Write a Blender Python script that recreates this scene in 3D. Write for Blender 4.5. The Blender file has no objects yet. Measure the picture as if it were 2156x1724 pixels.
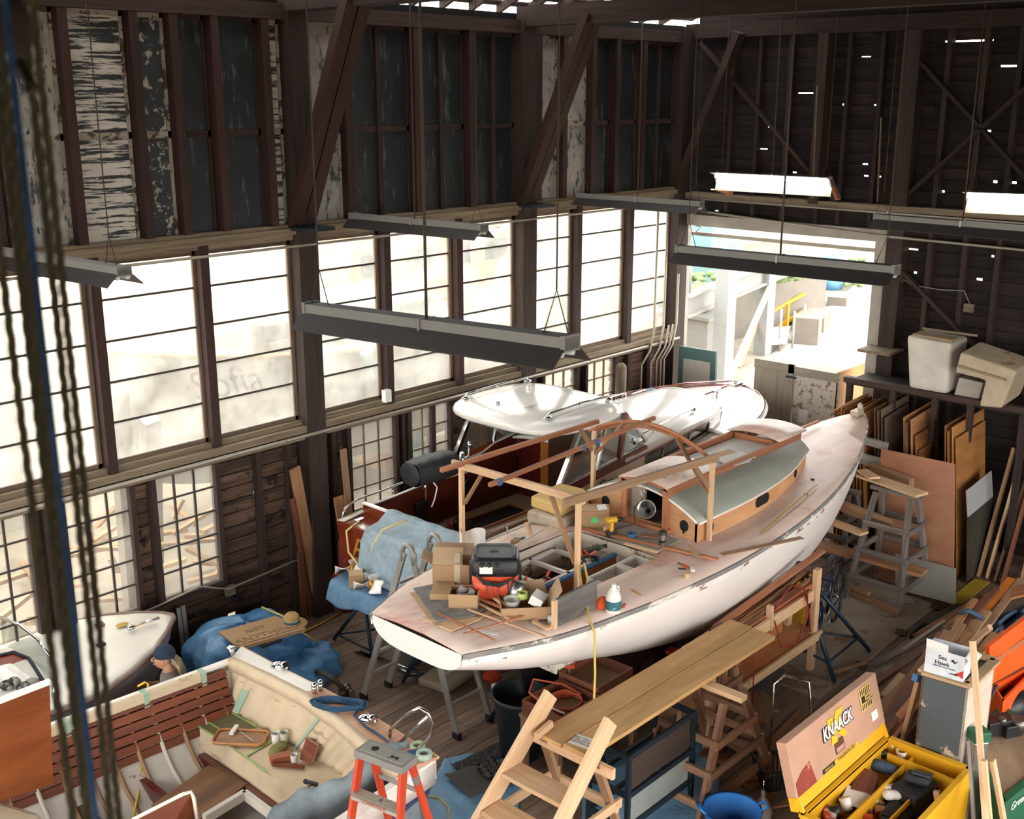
import bpy, math, random
from mathutils import Vector as V, Matrix as M
RN=random.Random(11)
SKY=6.0; EXPO=0.38
rad=math.radians; PI=math.pi; cos=math.cos; sin=math.sin
sc=bpy.context.scene; COL=sc.collection
# ---- camera --------------------------------------------------------------
HC=6.5; AZ=0.744187617; PT=0.268888221; FPX=2394.84
FW=V((cos(AZ)*cos(PT),sin(AZ)*cos(PT),-sin(PT))); RI=V((sin(AZ),-cos(AZ),0)); UP=RI.cross(FW)
cd=bpy.data.cameras.new('camera'); cam=bpy.data.objects.new('camera',cd); COL.objects.link(cam)
m=M((RI,UP,-FW)).transposed().to_4x4(); m.translation=(0,0,HC); cam.matrix_world=m
cd.sensor_width=36; cd.lens=36*FPX/2156; cd.clip_end=300; cd.clip_start=.05
cd.dof.use_dof=True; cd.dof.focus_distance=11.5; cd.dof.aperture_fstop=5.0
sc.camera=cam
def ray(x,y): return FW+RI*((x-1078)/FPX)-UP*((y-862)/FPX)
def P(x,y,z=0):
    "photo measurement to the point at height z"
    d=ray(x,y); return V((0,0,HC))+d*((z-HC)/d.z)
def lerp(a,b,t): return a+(b-a)*t
def itp(x,xs,ys):
    if x<=xs[0]: return ys[0]
    for i in range(1,len(xs)):
        if x<=xs[i]: return lerp(ys[i-1],ys[i],(x-xs[i-1])/(xs[i]-xs[i-1]))
    return ys[-1]
def smo(x,xs,ys):
    "smooth interpolation (catmull-rom)"
    n=len(xs)
    if x<=xs[0]: return ys[0]
    if x>=xs[-1]: return ys[-1]
    i=max(k for k in range(n-1) if xs[k]<=x)
    def sl(k):
        if k==0: return (ys[1]-ys[0])/(xs[1]-xs[0])
        if k==n-1: return (ys[-1]-ys[-2])/(xs[-1]-xs[-2])
        return (ys[k+1]-ys[k-1])/(xs[k+1]-xs[k-1])
    h=xs[i+1]-xs[i]; t=(x-xs[i])/h
    return (2*t**3-3*t*t+1)*ys[i]+(t**3-2*t*t+t)*h*sl(i)+(-2*t**3+3*t*t)*ys[i+1]+(t**3-t*t)*h*sl(i+1)
# ---- materials -------------------------------------------------------------
def hx(s):
    s=s.lstrip('#'); o=[]
    for i in (0,2,4):
        v=int(s[i:i+2],16)/255; o.append(v/12.92 if v<=.04045 else ((v+.055)/1.055)**2.4)
    return (*o,1)
class NT:
    def __init__(s,name):
        s.m=bpy.data.materials.new(name); s.m.use_nodes=True; s.t=s.m.node_tree; s.n=s.t.nodes; s.l=s.t.links
        s.b=s.n['Principled BSDF']; s.out=s.n['Material Output']
    def nd(s,ty,**k):
        n=s.n.new(ty)
        for a,b in k.items(): setattr(n,a,b)
        return n
    def ln(s,a,b): s.l.new(a,b)
    def co(s,scale=(1,1,1),attr='gc'):
        a=s.nd('ShaderNodeAttribute',attribute_name=attr); mp=s.nd('ShaderNodeMapping'); mp.inputs['Scale'].default_value=scale
        s.ln(a.outputs['Vector'],mp.inputs['Vector']); return mp.outputs[0]
    def noise(s,vec,scale,det=4,rough=.6,dist=0):
        n=s.nd('ShaderNodeTexNoise'); n.inputs['Scale'].default_value=scale; n.inputs['Detail'].default_value=det
        n.inputs['Roughness'].default_value=rough; n.inputs['Distortion'].default_value=dist
        s.ln(vec,n.inputs['Vector']); return n.outputs['Fac']
    def ramp(s,fac,stops):
        r=s.nd('ShaderNodeValToRGB'); e=r.color_ramp.elements
        while len(e)<len(stops): e.new(.5)
        for i,(p,c) in enumerate(stops): e[i].position=p; e[i].color=c
        s.ln(fac,r.inputs[0]); return r.outputs[0]
    def mix(s,f,a,b,bt='MIX'):
        n=s.nd('ShaderNodeMix',data_type='RGBA',blend_type=bt)
        if hasattr(f,'links') or not isinstance(f,(int,float)): s.ln(f,n.inputs[0])
        else: n.inputs[0].default_value=f
        for k,v in ((6,a),(7,b)):
            if isinstance(v,tuple): n.inputs[k].default_value=v
            else: s.ln(v,n.inputs[k])
        return n.outputs[2]
    def tint(s,col,amt=.3):
        a=s.nd('ShaderNodeAttribute',attribute_name='rnd'); h=s.nd('ShaderNodeHueSaturation')
        mr=s.nd('ShaderNodeMapRange'); mr.inputs[3].default_value=1-amt; mr.inputs[4].default_value=1+amt*.6
        s.ln(a.outputs['Fac'],mr.inputs[0]); s.ln(mr.outputs[0],h.inputs['Value']); s.ln(col,h.inputs['Color']); return h.outputs[0]
    def bump(s,h,st=.3,d=.01):
        b=s.nd('ShaderNodeBump'); b.inputs['Strength'].default_value=st; b.inputs['Distance'].default_value=d
        s.ln(h,b.inputs['Height']); s.ln(b.outputs[0],s.b.inputs['Normal'])
    def fin(s,col,rough=.6,metal=0,coat=0):
        if isinstance(col,tuple): s.b.inputs['Base Color'].default_value=col
        else: s.ln(col,s.b.inputs['Base Color'])
        s.b.inputs['Roughness'].default_value=rough; s.b.inputs['Metallic'].default_value=metal
        s.b.inputs['Coat Weight'].default_value=coat; s.b.inputs['Coat Roughness'].default_value=.1
        return s.m
def wood(name,dark,light,rough=.6,coat=0,g=14,amt=.3,bump=.25,stain=None,stain2=None):
    t=NT(name); v=t.co((.7,g,g)); f=t.noise(v,1.6,6,.65,.6)
    c=t.ramp(f,[(.3,hx(dark)),(.7,hx(light))])
    f2=t.noise(t.co((1,4,4)),.9,3); c=t.mix(f2,c,t.mix(.5,c,hx(dark)))
    if stain: c=t.mix(t.ramp(t.noise(t.co(),stain[1],5,.7),[(stain[2],(0,0,0,1)),(stain[2]+.06,(1,1,1,1))]),c,hx(stain[0]))
    if stain2: c=t.mix(t.ramp(t.noise(t.co((1,1.4,1)),stain2[1],5,.7,.5),[(stain2[2],(0,0,0,1)),(stain2[2]+.12,(1,1,1,1))]),c,hx(stain2[0]))
    c=t.tint(c,amt); t.bump(f,bump,.004); return t.fin(c,rough,0,coat)
def paint(name,col,rough=.5,wear=None,metal=0,coat=0,var=.12,bump=0,sc=3,amt=.05):
    "wear=(colour,scale,threshold,(stretch))"
    t=NT(name); c=hx(col); d=tuple(x*(1-var*2.2) for x in c[:3])+(1,)
    o=t.ramp(t.noise(t.co(),sc,5),[(.3,d),(.65,c)])
    if wear:
        st=wear[3] if len(wear)>3 else (1,1,1)
        o=t.mix(t.ramp(t.noise(t.co(st),wear[1],6,.7),[(wear[2],(0,0,0,1)),(wear[2]+.035,(1,1,1,1))]),o,hx(wear[0]))
    o=t.tint(o,amt)
    if bump: t.bump(t.noise(t.co(),30,4),bump,.004)
    return t.fin(o,rough,metal,coat)
def plain(name,col,rough=.5,metal=0,coat=0):
    t=NT(name); o=t.ramp(t.noise(t.co(),5,3),[(.2,tuple(x*.85 for x in hx(col)[:3])+(1,)),(.8,hx(col))]); return t.fin(o,rough,metal,coat)
def emit(name,col,st):
    t=NT(name); t.b.inputs['Emission Color'].default_value=hx(col); t.b.inputs['Emission Strength'].default_value=st
    return t.fin(hx(col),.5)
def glass(name,tint='#eef4f4',film=.12,gloss=.06,dirt=None):
    t=NT(name); tr=t.nd('ShaderNodeBsdfTransparent'); tr.inputs[0].default_value=hx(tint)
    gl=t.nd('ShaderNodeBsdfGlossy'); gl.inputs['Roughness'].default_value=.04
    tl=t.nd('ShaderNodeBsdfTranslucent'); tl.inputs[0].default_value=hx(dirt or '#f4f0e8')
    m1=t.nd('ShaderNodeMixShader'); m2=t.nd('ShaderNodeMixShader')
    n=t.noise(t.co(),1.3,5,.7); mr=t.nd('ShaderNodeMapRange'); t.ln(n,mr.inputs[0]); mr.inputs[1].default_value=.3; mr.inputs[2].default_value=.7
    mr.inputs[3].default_value=film*.4; mr.inputs[4].default_value=film*1.6; t.ln(mr.outputs[0],m1.inputs[0])
    t.ln(tr.outputs[0],m1.inputs[1]); t.ln(tl.outputs[0],m1.inputs[2]); m2.inputs[0].default_value=gloss
    t.ln(m1.outputs[0],m2.inputs[1]); t.ln(gl.outputs[0],m2.inputs[2]); t.ln(m2.outputs[0],t.out.inputs[0]); return t.m
def cloth(name,col,dark,sc=40,rough=.9,quilt=False):
    t=NT(name); f=t.noise(t.co(),sc*.12,6,.7)
    o=t.ramp(f,[(.3,hx(dark)),(.65,hx(col))])
    if quilt:
        w=t.nd('ShaderNodeTexWave',wave_type='BANDS',bands_direction='DIAGONAL'); w.inputs['Scale'].default_value=sc*.35; w.inputs['Distortion'].default_value=2
        t.ln(t.co(),w.inputs[0]); o=t.mix(w.outputs['Fac'],t.mix(.35,o,hx(dark)),o); t.bump(w.outputs['Fac'],.5,.01)
    else: t.bump(t.noise(t.co(),max(3,sc*.22),6,.65,.8),.55,.05 if sc<15 else .02)
    return t.fin(o,rough)
# ---- mesh builder -----------------------------------------------------------
def rotm(rz=0,rx=0,ry=0): return M.Rotation(rz,3,'Z')@M.Rotation(ry,3,'Y')@M.Rotation(rx,3,'X')
class MB:
    def __init__(s): s.v=[];s.f=[];s.g=[];s.r=[];s.s=[];s.mi=[];s.cur=0
    def add(s,vs,fs,g=None,sm=False):
        o=len(s.v); off=V((RN.uniform(0,9),RN.uniform(0,9),RN.uniform(0,9))); r=RN.random()
        s.v+= [V(v) for v in vs]
        s.g+= [V(x)+off for x in (g or vs)]; s.r+=[r]*len(vs)
        s.f+= [tuple(i+o for i in f) for f in fs]; s.s+=[sm]*len(fs); s.mi+=[s.cur]*len(fs)
        return s
    def box(s,c,size,rot=0):
        c=V(c); hxx,hy,hz=[q/2 for q in size]
        R=rotm(rot) if isinstance(rot,(int,float)) else rot
        L=[V((x,y,z)) for x in (-hxx,hxx) for y in (-hy,hy) for z in (-hz,hz)]
        k=sorted(range(3),key=lambda i:-size[i]); g=[(v[k[0]],v[k[1]],v[k[2]]) for v in L]
        return s.add([c+R@v for v in L],[(0,1,3,2),(4,6,7,5),(0,4,5,1),(2,3,7,6),(0,2,6,4),(1,5,7,3)],g)
    def bx(s,x0,x1,y0,y1,z0,z1): return s.box(((x0+x1)/2,(y0+y1)/2,(z0+z1)/2),(x1-x0,y1-y0,z1-z0))
    def bar(s,p,q,w,h,up=(0,0,1)):
        p=V(p);q=V(q);d=q-p;L=d.length;d.normalize();u=V(up)
        if abs(d.dot(u))>.98: u=V((1,0,0)) if abs(d.x)<.9 else V((0,1,0))
        sd=d.cross(u).normalized(); u=sd.cross(d)
        vs=[];g=[]
        for t in (0,1):
            for a in (-.5,.5):
                for b in (-.5,.5): vs.append(p+d*(L*t)+sd*(w*a)+u*(h*b)); g.append((L*t,w*a,h*b))
        return s.add(vs,[(0,1,3,2),(4,6,7,5),(0,4,5,1),(2,3,7,6),(0,2,6,4),(1,5,7,3)],g)
    def tube(s,pts,r,n=8,closed=False,cap=True,tw=None):
        pts=[V(p) for p in pts]; N=len(pts); rs=r if isinstance(r,(list,tuple)) else [r]*N
        vs=[];fs=[];g=[]; L=0; pu=None
        for i,p in enumerate(pts):
            a=pts[(i-1)%N] if (closed or i>0) else p; b=pts[(i+1)%N] if (closed or i<N-1) else p
            d=(b-a).normalized()
            if pu is None: u=V((0,0,1)) if abs(d.z)<.9 else V((1,0,0))
            else: u=pu
            sd=d.cross(u).normalized(); u=sd.cross(d).normalized(); pu=u
            if i: L+=(p-pts[i-1]).length
            for k in range(n):
                t=2*PI*k/n; vs.append(p+(sd*cos(t)+u*sin(t))*rs[i]); g.append((L,cos(t)*rs[i],sin(t)*rs[i]))
        M_=N if closed else N-1
        for i in range(M_):
            for k in range(n):
                a=i*n+k; b=i*n+(k+1)%n; c=((i+1)%N)*n+(k+1)%n; d=((i+1)%N)*n+k; fs.append((a,b,c,d))
        s.add(vs,fs,g,True)
        if cap and not closed:
            o=len(s.v)-N*n; s.f+=[tuple(o+k for k in range(n))[::-1],tuple(o+(N-1)*n+k for k in range(n))]; s.s+=[False]*2; s.mi+=[s.cur]*2
        return s
    def cyl(s,p,q,r,r2=None,n=16,cap=True): return s.tube([p,q],[r,r if r2 is None else r2],n,cap=cap)
    def lathe(s,prof,c=(0,0,0),n=20,R=None):
        c=V(c); vs=[];fs=[]; K=len(prof)
        for i in range(n):
            t=2*PI*i/n
            for (r,z) in prof:
                v=V((r*cos(t),r*sin(t),z)); vs.append(c+((R@v) if R else v))
        for i in range(n):
            for k in range(K-1):
                a=i*K+k; b=((i+1)%n)*K+k; fs.append((a,b,b+1,a+1))
        return s.add(vs,fs,None,True)
    def ell(s,c,r,R=None,n=14,k=8,z0=-1,z1=1):
        c=V(c); r=(r,r,r) if isinstance(r,(int,float)) else r
        vs=[];fs=[]; a0=math.asin(z0);a1=math.asin(z1)
        for j in range(k+1):
            a=lerp(a0,a1,j/k)
            for i in range(n):
                t=2*PI*i/n; v=V((r[0]*cos(a)*cos(t),r[1]*cos(a)*sin(t),r[2]*sin(a))); vs.append(c+((R@v) if R else v))
        for j in range(k):
            for i in range(n): fs.append((j*n+i,j*n+(i+1)%n,(j+1)*n+(i+1)%n,(j+1)*n+i))
        return s.add(vs,fs,None,True)
    def grid(s,fn,nu,nv,sm=True):
        vs=[fn(i/nu,j/nv) for i in range(nu+1) for j in range(nv+1)]
        fs=[(i*(nv+1)+j,(i+1)*(nv+1)+j,(i+1)*(nv+1)+j+1,i*(nv+1)+j+1) for i in range(nu) for j in range(nv)]
        return s.add(vs,fs,None,sm)
    def loft(s,rings,closed=True,caps=True,sm=True):
        n=len(rings[0]); vs=[p for r in rings for p in r]; fs=[]
        for i in range(len(rings)-1):
            for k in range(n if closed else n-1): fs.append((i*n+k,i*n+(k+1)%n,(i+1)*n+(k+1)%n,(i+1)*n+k))
        s.add(vs,fs,None,sm)
        if caps:
            o=len(s.v)-len(vs); s.f+=[tuple(o+k for k in range(n))[::-1],tuple(o+len(vs)-n+k for k in range(n))]; s.s+=[False]*2; s.mi+=[s.cur]*2
        return s
    def prism(s,poly,z0,z1,R=None,c=(0,0,0)):
        n=len(poly); c=V(c); f=lambda v:c+((R@V(v)) if R else V(v))
        vs=[f((x,y,z0)) for x,y in poly]+[f((x,y,z1)) for x,y in poly]
        g=[(x,y,z0) for x,y in poly]+[(x,y,z1) for x,y in poly]
        return s.add(vs,[tuple(range(n))[::-1],tuple(range(n,2*n))]+[(i,(i+1)%n,n+(i+1)%n,n+i) for i in range(n)],g)
    def slab(s,pts,t,d=(0,0,-1)):
        "polygon in space with thickness t along d"
        n=len(pts); d=V(d)*t; vs=[V(p) for p in pts]; 
        e=(vs[1]-vs[0]).normalized(); nn=e.cross(V(d)).normalized() if d.length else V((0,0,1))
        g=[((p-vs[0]).dot(e),(p-vs[0]).dot(nn),0) for p in vs]+[((p-vs[0]).dot(e),(p-vs[0]).dot(nn),t) for p in vs]
        return s.add(vs+[v+d for v in vs],[tuple(range(n)),tuple(range(n,2*n))[::-1]]+[(i,n+i,n+(i+1)%n,(i+1)%n) for i in range(n)],g)
    def obox(s,c,size,t=.02,rot=0,bot=True):
        "open-topped box, c = centre of the base"
        c=V(c); w,d,h=size; R=rotm(rot) if isinstance(rot,(int,float)) else rot
        def b(o,z): s.box(c+R@V(o),z,R)
        b((-w/2+t/2,0,h/2),(t,d,h)); b((w/2-t/2,0,h/2),(t,d,h)); b((0,-d/2+t/2,h/2),(w-2*t,t,h)); b((0,d/2-t/2,h/2),(w-2*t,t,h))
        if bot: b((0,0,t/2),(w-2*t,d-2*t,t))
        return s
    def build(s,name,mats,parent=None,bevel=0,label=None,loc=None,local=False,flip=False,solid=0,sub=0,kind=None):
        me=bpy.data.meshes.new(name)
        vs=s.v
        if parent is None:
            if loc is None:
                lo=[min(v[i] for v in vs) for i in range(3)]; hi=[max(v[i] for v in vs) for i in range(3)]
                loc=V(((lo[0]+hi[0])/2,(lo[1]+hi[1])/2,lo[2]))
            loc=V(loc); vv=[v-loc for v in vs] if not local else vs
        else:
            W=WM[parent.name]; I=W.inverted(); vv=vs if local else [I@v for v in vs]
        me.from_pydata([tuple(v) for v in vv],[],s.f)
        a=me.attributes.new('gc','FLOAT_VECTOR','POINT'); a.data.foreach_set('vector',[c for v in s.g for c in v])
        a=me.attributes.new('rnd','FLOAT','POINT'); a.data.foreach_set('value',s.r)
        me.polygons.foreach_set('use_smooth',s.s)
        for mm in (mats if isinstance(mats,(list,tuple)) else [mats]): me.materials.append(mm)
        me.polygons.foreach_set('material_index',s.mi)
        o=bpy.data.objects.new(name,me); COL.objects.link(o)
        if parent is None: o.location=loc; WM[o.name]=M.Translation(loc)
        else: o.parent=parent; WM[o.name]=WM[parent.name]
        if bevel:
            b=o.modifiers.new('b','BEVEL'); b.width=bevel; b.segments=2; b.limit_method='ANGLE'; b.angle_limit=rad(40)
        if solid: b=o.modifiers.new('s','SOLIDIFY'); b.thickness=solid; b.offset=0
        if sub: b=o.modifiers.new('u','SUBSURF'); b.levels=sub; b.render_levels=sub
        if label: o['label']=label
        if kind: o['kind']=kind
        return o
WM={}
def T(name,label,cat,loc=(0,0,0),rz=0,group=None,R=None):
    o=bpy.data.objects.new(name,None); COL.objects.link(o); o.empty_display_size=.1
    mt=M.Translation(V(loc))@(R.to_4x4() if R else M.Rotation(rz,4,'Z')); o.matrix_world=mt; WM[o.name]=mt
    o['label']=label; o['category']=cat
    if group: o['group']=group
    return o
def tag(o,label,cat,group=None,kind=None):
    o['label']=label; o['category']=cat
    if group: o['group']=group
    if kind: o['kind']=kind
    return o
def struct(mb,name,mats,**k): o=mb.build(name,mats,**k); o['kind']='structure'; return o
def each(name,mat,parent,lst,label=None,**k):
    for pts,t,d in lst: MB().slab(pts,t,d).build(name,mat,parent,label=label,**k)
def dup(root,loc,rz=None,label=None,group=None,R=None):
    def cp(o,par):
        c=o.copy(); COL.objects.link(c)
        if par: c.parent=par
        for ch in o.children: cp(ch,c)
        return c
    c=cp(root,None); mt=M.Translation(V(loc))@((R.to_4x4()) if R else M.Rotation(rz if rz is not None else root.rotation_euler.z,4,'Z'))
    c.matrix_world=mt; WM[c.name]=mt
    if label: c['label']=label
    if group: c['group']=group
    return c
def text(name,s,size,pos,xd,yd,mat,parent=None,ext=.0015,shear=0,sx=1,label=None,bold=0):
    cu=bpy.data.curves.new(name,'FONT'); cu.body=s; cu.size=size; cu.extrude=ext; cu.shear=shear; cu.align_x='CENTER'; cu.align_y='CENTER'; cu.offset=bold
    cu.resolution_u=3
    ob=bpy.data.objects.new(name,cu); COL.objects.link(ob); dg=bpy.context.evaluated_depsgraph_get(); dg.update()
    me=bpy.data.meshes.new_from_object(ob.evaluated_get(dg)); bpy.data.objects.remove(ob)
    x=V(xd).normalized(); z=x.cross(V(yd)).normalized(); y=z.cross(x); R=M((x,y,z)).transposed()
    mb=MB(); mb.add([V(pos)+R@V((v.co.x*sx,v.co.y,v.co.z)) for v in me.vertices],[tuple(p.vertices) for p in me.polygons])
    return mb.build(name,mat,parent,label=label)
# ---- shared materials ----------------------------------------------------------
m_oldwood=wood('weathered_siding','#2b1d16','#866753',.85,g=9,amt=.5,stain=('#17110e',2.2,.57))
m_siding2=wood('dark_siding','#120c0a','#392b25',.9,g=9,amt=.45,stain=('#0d0a09',1.6,.6))  # darkened in colour to stand in for weak light on the upper walls
ZT=5.3
m_stud=wood('dark_stud','#21150f','#44302a',.85)
m_redstud=wood('red_brown_stud','#23120f','#45231b',.75)
m_post=wood('grey_brown_post','#211612','#4d3a30',.8)
m_sill=wood('dusty_sill','#5c4c3b','#988870',.85)
m_floor=wood('floor_board','#5e4a3d','#a18874',.6,g=10,amt=.25,stain=('#b9a893',14,.70))
m_pine=wood('new_pine','#c59b72','#e8c8a3',.6,g=7,amt=.12)
m_pine2=wood('aged_pine','#866146','#b4906a',.65,g=8,amt=.2)
m_lumber=wood('lumber','#7d5438','#bb8c63',.7,amt=.35)
m_cedar=wood('cedar_strip','#94583a','#c98a62',.65)
m_greywood=wood('grey_sawhorse_wood','#473f3b','#8a8078',.85,stain=('#c9c2b8',22,.72))
m_brownhorse=wood('brown_sawhorse_wood','#6e4a33','#a98163',.75)
m_mahog=wood('varnished_mahogany','#5d2110','#943a1c',.22,coat=.8,g=6,amt=.08,bump=.05)
m_mahogd=wood('dark_mahogany','#3f1310','#6e2418',.3,coat=.6,g=6,amt=.08,bump=.05)
m_teak=wood('honey_teak','#9a5a22','#c98538',.35,coat=.5,g=8,amt=.08,bump=.05)
m_ply=wood('plywood','#a56e4e','#cf9c78',.6,g=3,amt=.1,bump=.08)
m_cabwood=wood('cabin_plywood','#b27f52','#d3a277',.55,g=4,amt=.06,bump=.08)
m_deck=wood('sanded_pink_deck','#cbae9f','#e8d3c7',.5,g=1.5,amt=.03,bump=.05,stain=('#aaa49c',1.6,.60),stain2=('#c08d7c',.55,.54))
m_white=paint('white_gelcoat','#efebe4',.2,coat=.6,var=.03)
m_whull=paint('white_hull_paint','#e9e2d9',.42,var=.03,coat=.15)
m_cream=paint('cream_gelcoat','#e6dccb',.22,coat=.6,var=.03)
m_trimw=paint('grey_white_door_trim','#a89f93',.7,wear=('#6b5a4a',2.5,.66,(3,3,.6)))
m_black=plain('black_plastic','#1b1b1d',.45)
m_dark=plain('dark_interior','#120d0b',.9)  # near-black puts the shade inside holes and interiors into the colour
m_chrome=plain('polished_chrome','#d9dadb',.12,1)
m_alu=plain('aluminium','#b9b7b2',.35,1)
m_alud=paint('painted_ladder_aluminium','#a9a6a0',.5,wear=('#2d2a29',7,.66),metal=.5)
m_steel=plain('dark_steel','#25303a',.5,.4)
m_bluestl=plain('blue_steel_stand','#1f3448',.45,.3)
m_conduit=plain('conduit','#a79e90',.45,.5)
m_card=paint('cardboard','#ac8a66',.85,var=.05)
m_cardl=paint('light_cardboard','#bb9c7a',.85,var=.05)
m_paper=paint('masking_paper','#c0a88a',.8,var=.08,sc=5)
m_paperw=plain('white_paper','#e8e4dc',.8)
m_tape=plain('green_masking_tape','#9fb9a3',.7)
m_tapeb=plain('blue_tape','#33648a',.7)
m_rag=cloth('white_rag','#ebe7e1','#cfcac3')
m_screw=plain('tarnished_metal','#77706a',.4,.8)
m_orange=paint('orange_plastic','#d4502a',.45,var=.05)
m_ink=plain('black_ink','#1d1a18',.7)
m_inkw=plain('white_ink','#f1efea',.6)
m_brass=plain('gold_leaf','#d19a32',.35,.5)
WY=11.1058; BX=16.3335
# ---- floor / world --------------------------------------------------------------
w=bpy.data.worlds.new('sky'); sc.world=w; w.use_nodes=True
bg=w.node_tree.nodes['Background']; bg.inputs[0].default_value=(1,.985,.955,1); bg.inputs[1].default_value=SKY
mb=MB(); y=-3.0
while y<WY+.2:
    x=-3.0
    while x<BX+.3:
        L=RN.uniform(2.6,4.6); x2=min(x+L,BX+.3); mb.box(((x+x2)/2,y+.14,-.02),(x2-x-.006,.272,.04)); x=x2
    y+=.28
struct(mb,'floor',m_floor)
mg=paint('pale_yard_gravel','#92897a',.95,wear=('#756c5c',1.2,.6),bump=.5)
mb=MB(); mb.bx(-40,90,-60,90,-.35,-.06); struct(mb,'yard_ground',mg)
# ---- siding walls ---------------------------------------------------------------
def siding(mb,fn,u0,u1,z0,z1,p,holes=(),slits=()):
    z=z0
    while z<z1-1e-3:
        zt=min(z+p,z1); segs=[(u0,u1)]
        for (a,b,c,d) in holes:
            if c<zt-.02 and d>z+.02:
                ns=[]
                for (s,e) in segs:
                    if b<=s or a>=e: ns.append((s,e)); continue
                    if a>s: ns.append((s,a))
                    if b<e: ns.append((b,e))
                segs=ns
        sl=[t for t in slits if z<=t[1]<zt]
        for (u,zz,L,hh) in sl:
            ns=[]
            for (s,e) in segs:
                if s<u-L/2 and u+L/2<e: ns+=[(s,u-L/2),(u+L/2,e)]; segx(mb,fn,u-L/2,u+L/2,z+hh,zt,p,True)
                else: ns.append((s,e))
            segs=ns
        for (s,e) in segs:
            x=s
            while x<e-.01:
                L=RN.uniform(1.6,3.6); x2=e if e-x<L+.6 else x+L; segx(mb,fn,x,x2,z,zt,p); x=x2
        z+=p
def segx(mb,fn,a,b,z,zt,p,cut=False):
    lo=z-(0 if cut else .035)
    vs=[];g=[]
    for u in (a,b):
        for (o,zz) in ((.028,lo),(.05,lo),(-.014,zt),(.008,zt)): vs.append(fn(u,o if zz==lo else o,zz)); g.append((u,zz-z,o))
    mb.add(vs,[(0,1,3,2),(4,6,7,5),(0,2,6,4),(1,5,7,3),(0,4,5,1),(2,3,7,6)],g)
fW=lambda u,o,z:(u,WY+.10+o,z); fB=lambda u,o,z:(BX+.10+o,u,z)
LW=[(4.0,4.7),(5.10,5.84),(6.16,6.93),(8.97,9.73),(10.03,10.76),(12.8,13.56),(13.84,14.56)]
mb=MB(); siding(mb,fW,1.5,BX+.12,0,2.55,.165,[(a-.03,b+.03,.86,2.42) for a,b in LW],[(7.9,.08,.35,.07),(8.25,1.22,.05,.04),(7.55,1.9,.06,.035),(7.1,.35,.12,.04),(8.7,1.4,.03,.03)])
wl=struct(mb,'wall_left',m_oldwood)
slits=[(10.6,5.0,.12,.03),(9.55,6.1,.2,.025),(9.8,6.62,.05,.04),(9.0,6.6,.35,.02),(8.75,6.42,.06,.04),(8.62,6.3,.06,.04),(8.35,6.42,.07,.04),(7.85,6.43,.05,.03),
 (7.93,5.6,.12,.03),(7.9,5.45,.1,.03),(7.7,5.45,.1,.03),(7.25,5.2,.12,.03),(6.7,5.3,.06,.05),(6.15,6.15,.1,.04),(5.98,5.35,.08,.05),(5.72,5.35,.08,.05),(6.55,7.28,.9,.04),(5.95,7.05,.35,.045),
 (7.1,4.35,.3,.035),(7.0,4.12,.07,.05),(6.05,4.0,.12,.05),(5.9,4.4,.06,.05),(9.3,4.66,.06,.04),(10.35,4.55,.18,.03),(10.5,4.75,.1,.03),(7.5,4.95,.08,.03),(9.1,5.4,.1,.03),(9.7,5.75,.25,.02),(8.3,7.2,.1,.05),(8.05,7.22,.2,.02),
 (6.25,3.1,.04,.05),(6.15,3.1,.04,.05),(6.42,5.9,.04,.04),(5.6,6.7,.1,.03)]
slits=[(a,b,c*.75,max(.014,d*.6)) for a,b,c,d in slits]
mb=MB(); siding(mb,fB,-3,WY+.15,0,7.6,.172,[(7.55,11.02,-.1,4.42)],slits)
# gable boards above
for k in range(22):
    z=7.6+k*.19; yh=11.2-(z-7.5)/.45; 
    if yh<.2: break
    mb.bx(BX+.1,BX+.13,max(-3,2.6-(yh-2.6)),yh,z,z+.2)
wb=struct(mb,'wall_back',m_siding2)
for u in (10.24,9.75,9.22,8.62,8.25,7.73,6.76,6.25,5.78,5.2,4.6,4.0,3.3,2.6,1.9,1.2):
    if u>7.5: MB().bx(BX-.02,BX+.1,u-.03,u+.03,4.6,7.4).build('stud',m_stud,wb)
    else: MB().bx(BX-.02,BX+.1,u-.035,u+.035,0,7.4).build('stud',m_stud,wb)
for (a,b) in [((10.83,7.33),(8.25,4.93)),((7.41,7.23),(5.0,4.95)),((7.37,4.88),(5.3,6.95)),((7.2,4.06),(5.6,2.75))]:
    MB().bar((BX-.05,a[0],a[1]),(BX-.05,b[0],b[1]),.05,.12,(1,0,0)).build('diagonal_brace',m_stud,wb)
for u in (7.55,8.0,8.7,9.9,10.45,11.4,11.9,14.95,15.5,4.9):
    MB().bx(u-.035,u+.035,WY,WY+.1,0,2.45).build('stud',m_stud,wl)
N_=[0]
def trim(mb,mat): N_[0]+=1; return struct(mb,'trim_%d'%N_[0],mat)
for u0,u1 in ((3.9,4.15),(8.18,8.46),(12.13,12.42),(16.0,16.3)):
    trim(MB().bx(u0,u1,WY-.16,WY+.1,0,7.5),m_post)
trim(MB().bx(BX-.14,BX+.1,7.12,7.37,0,7.4),m_post)
trim(MB().bx(BX-.18,BX+.1,8.52,8.68,4.9,7.4),m_post)
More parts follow.
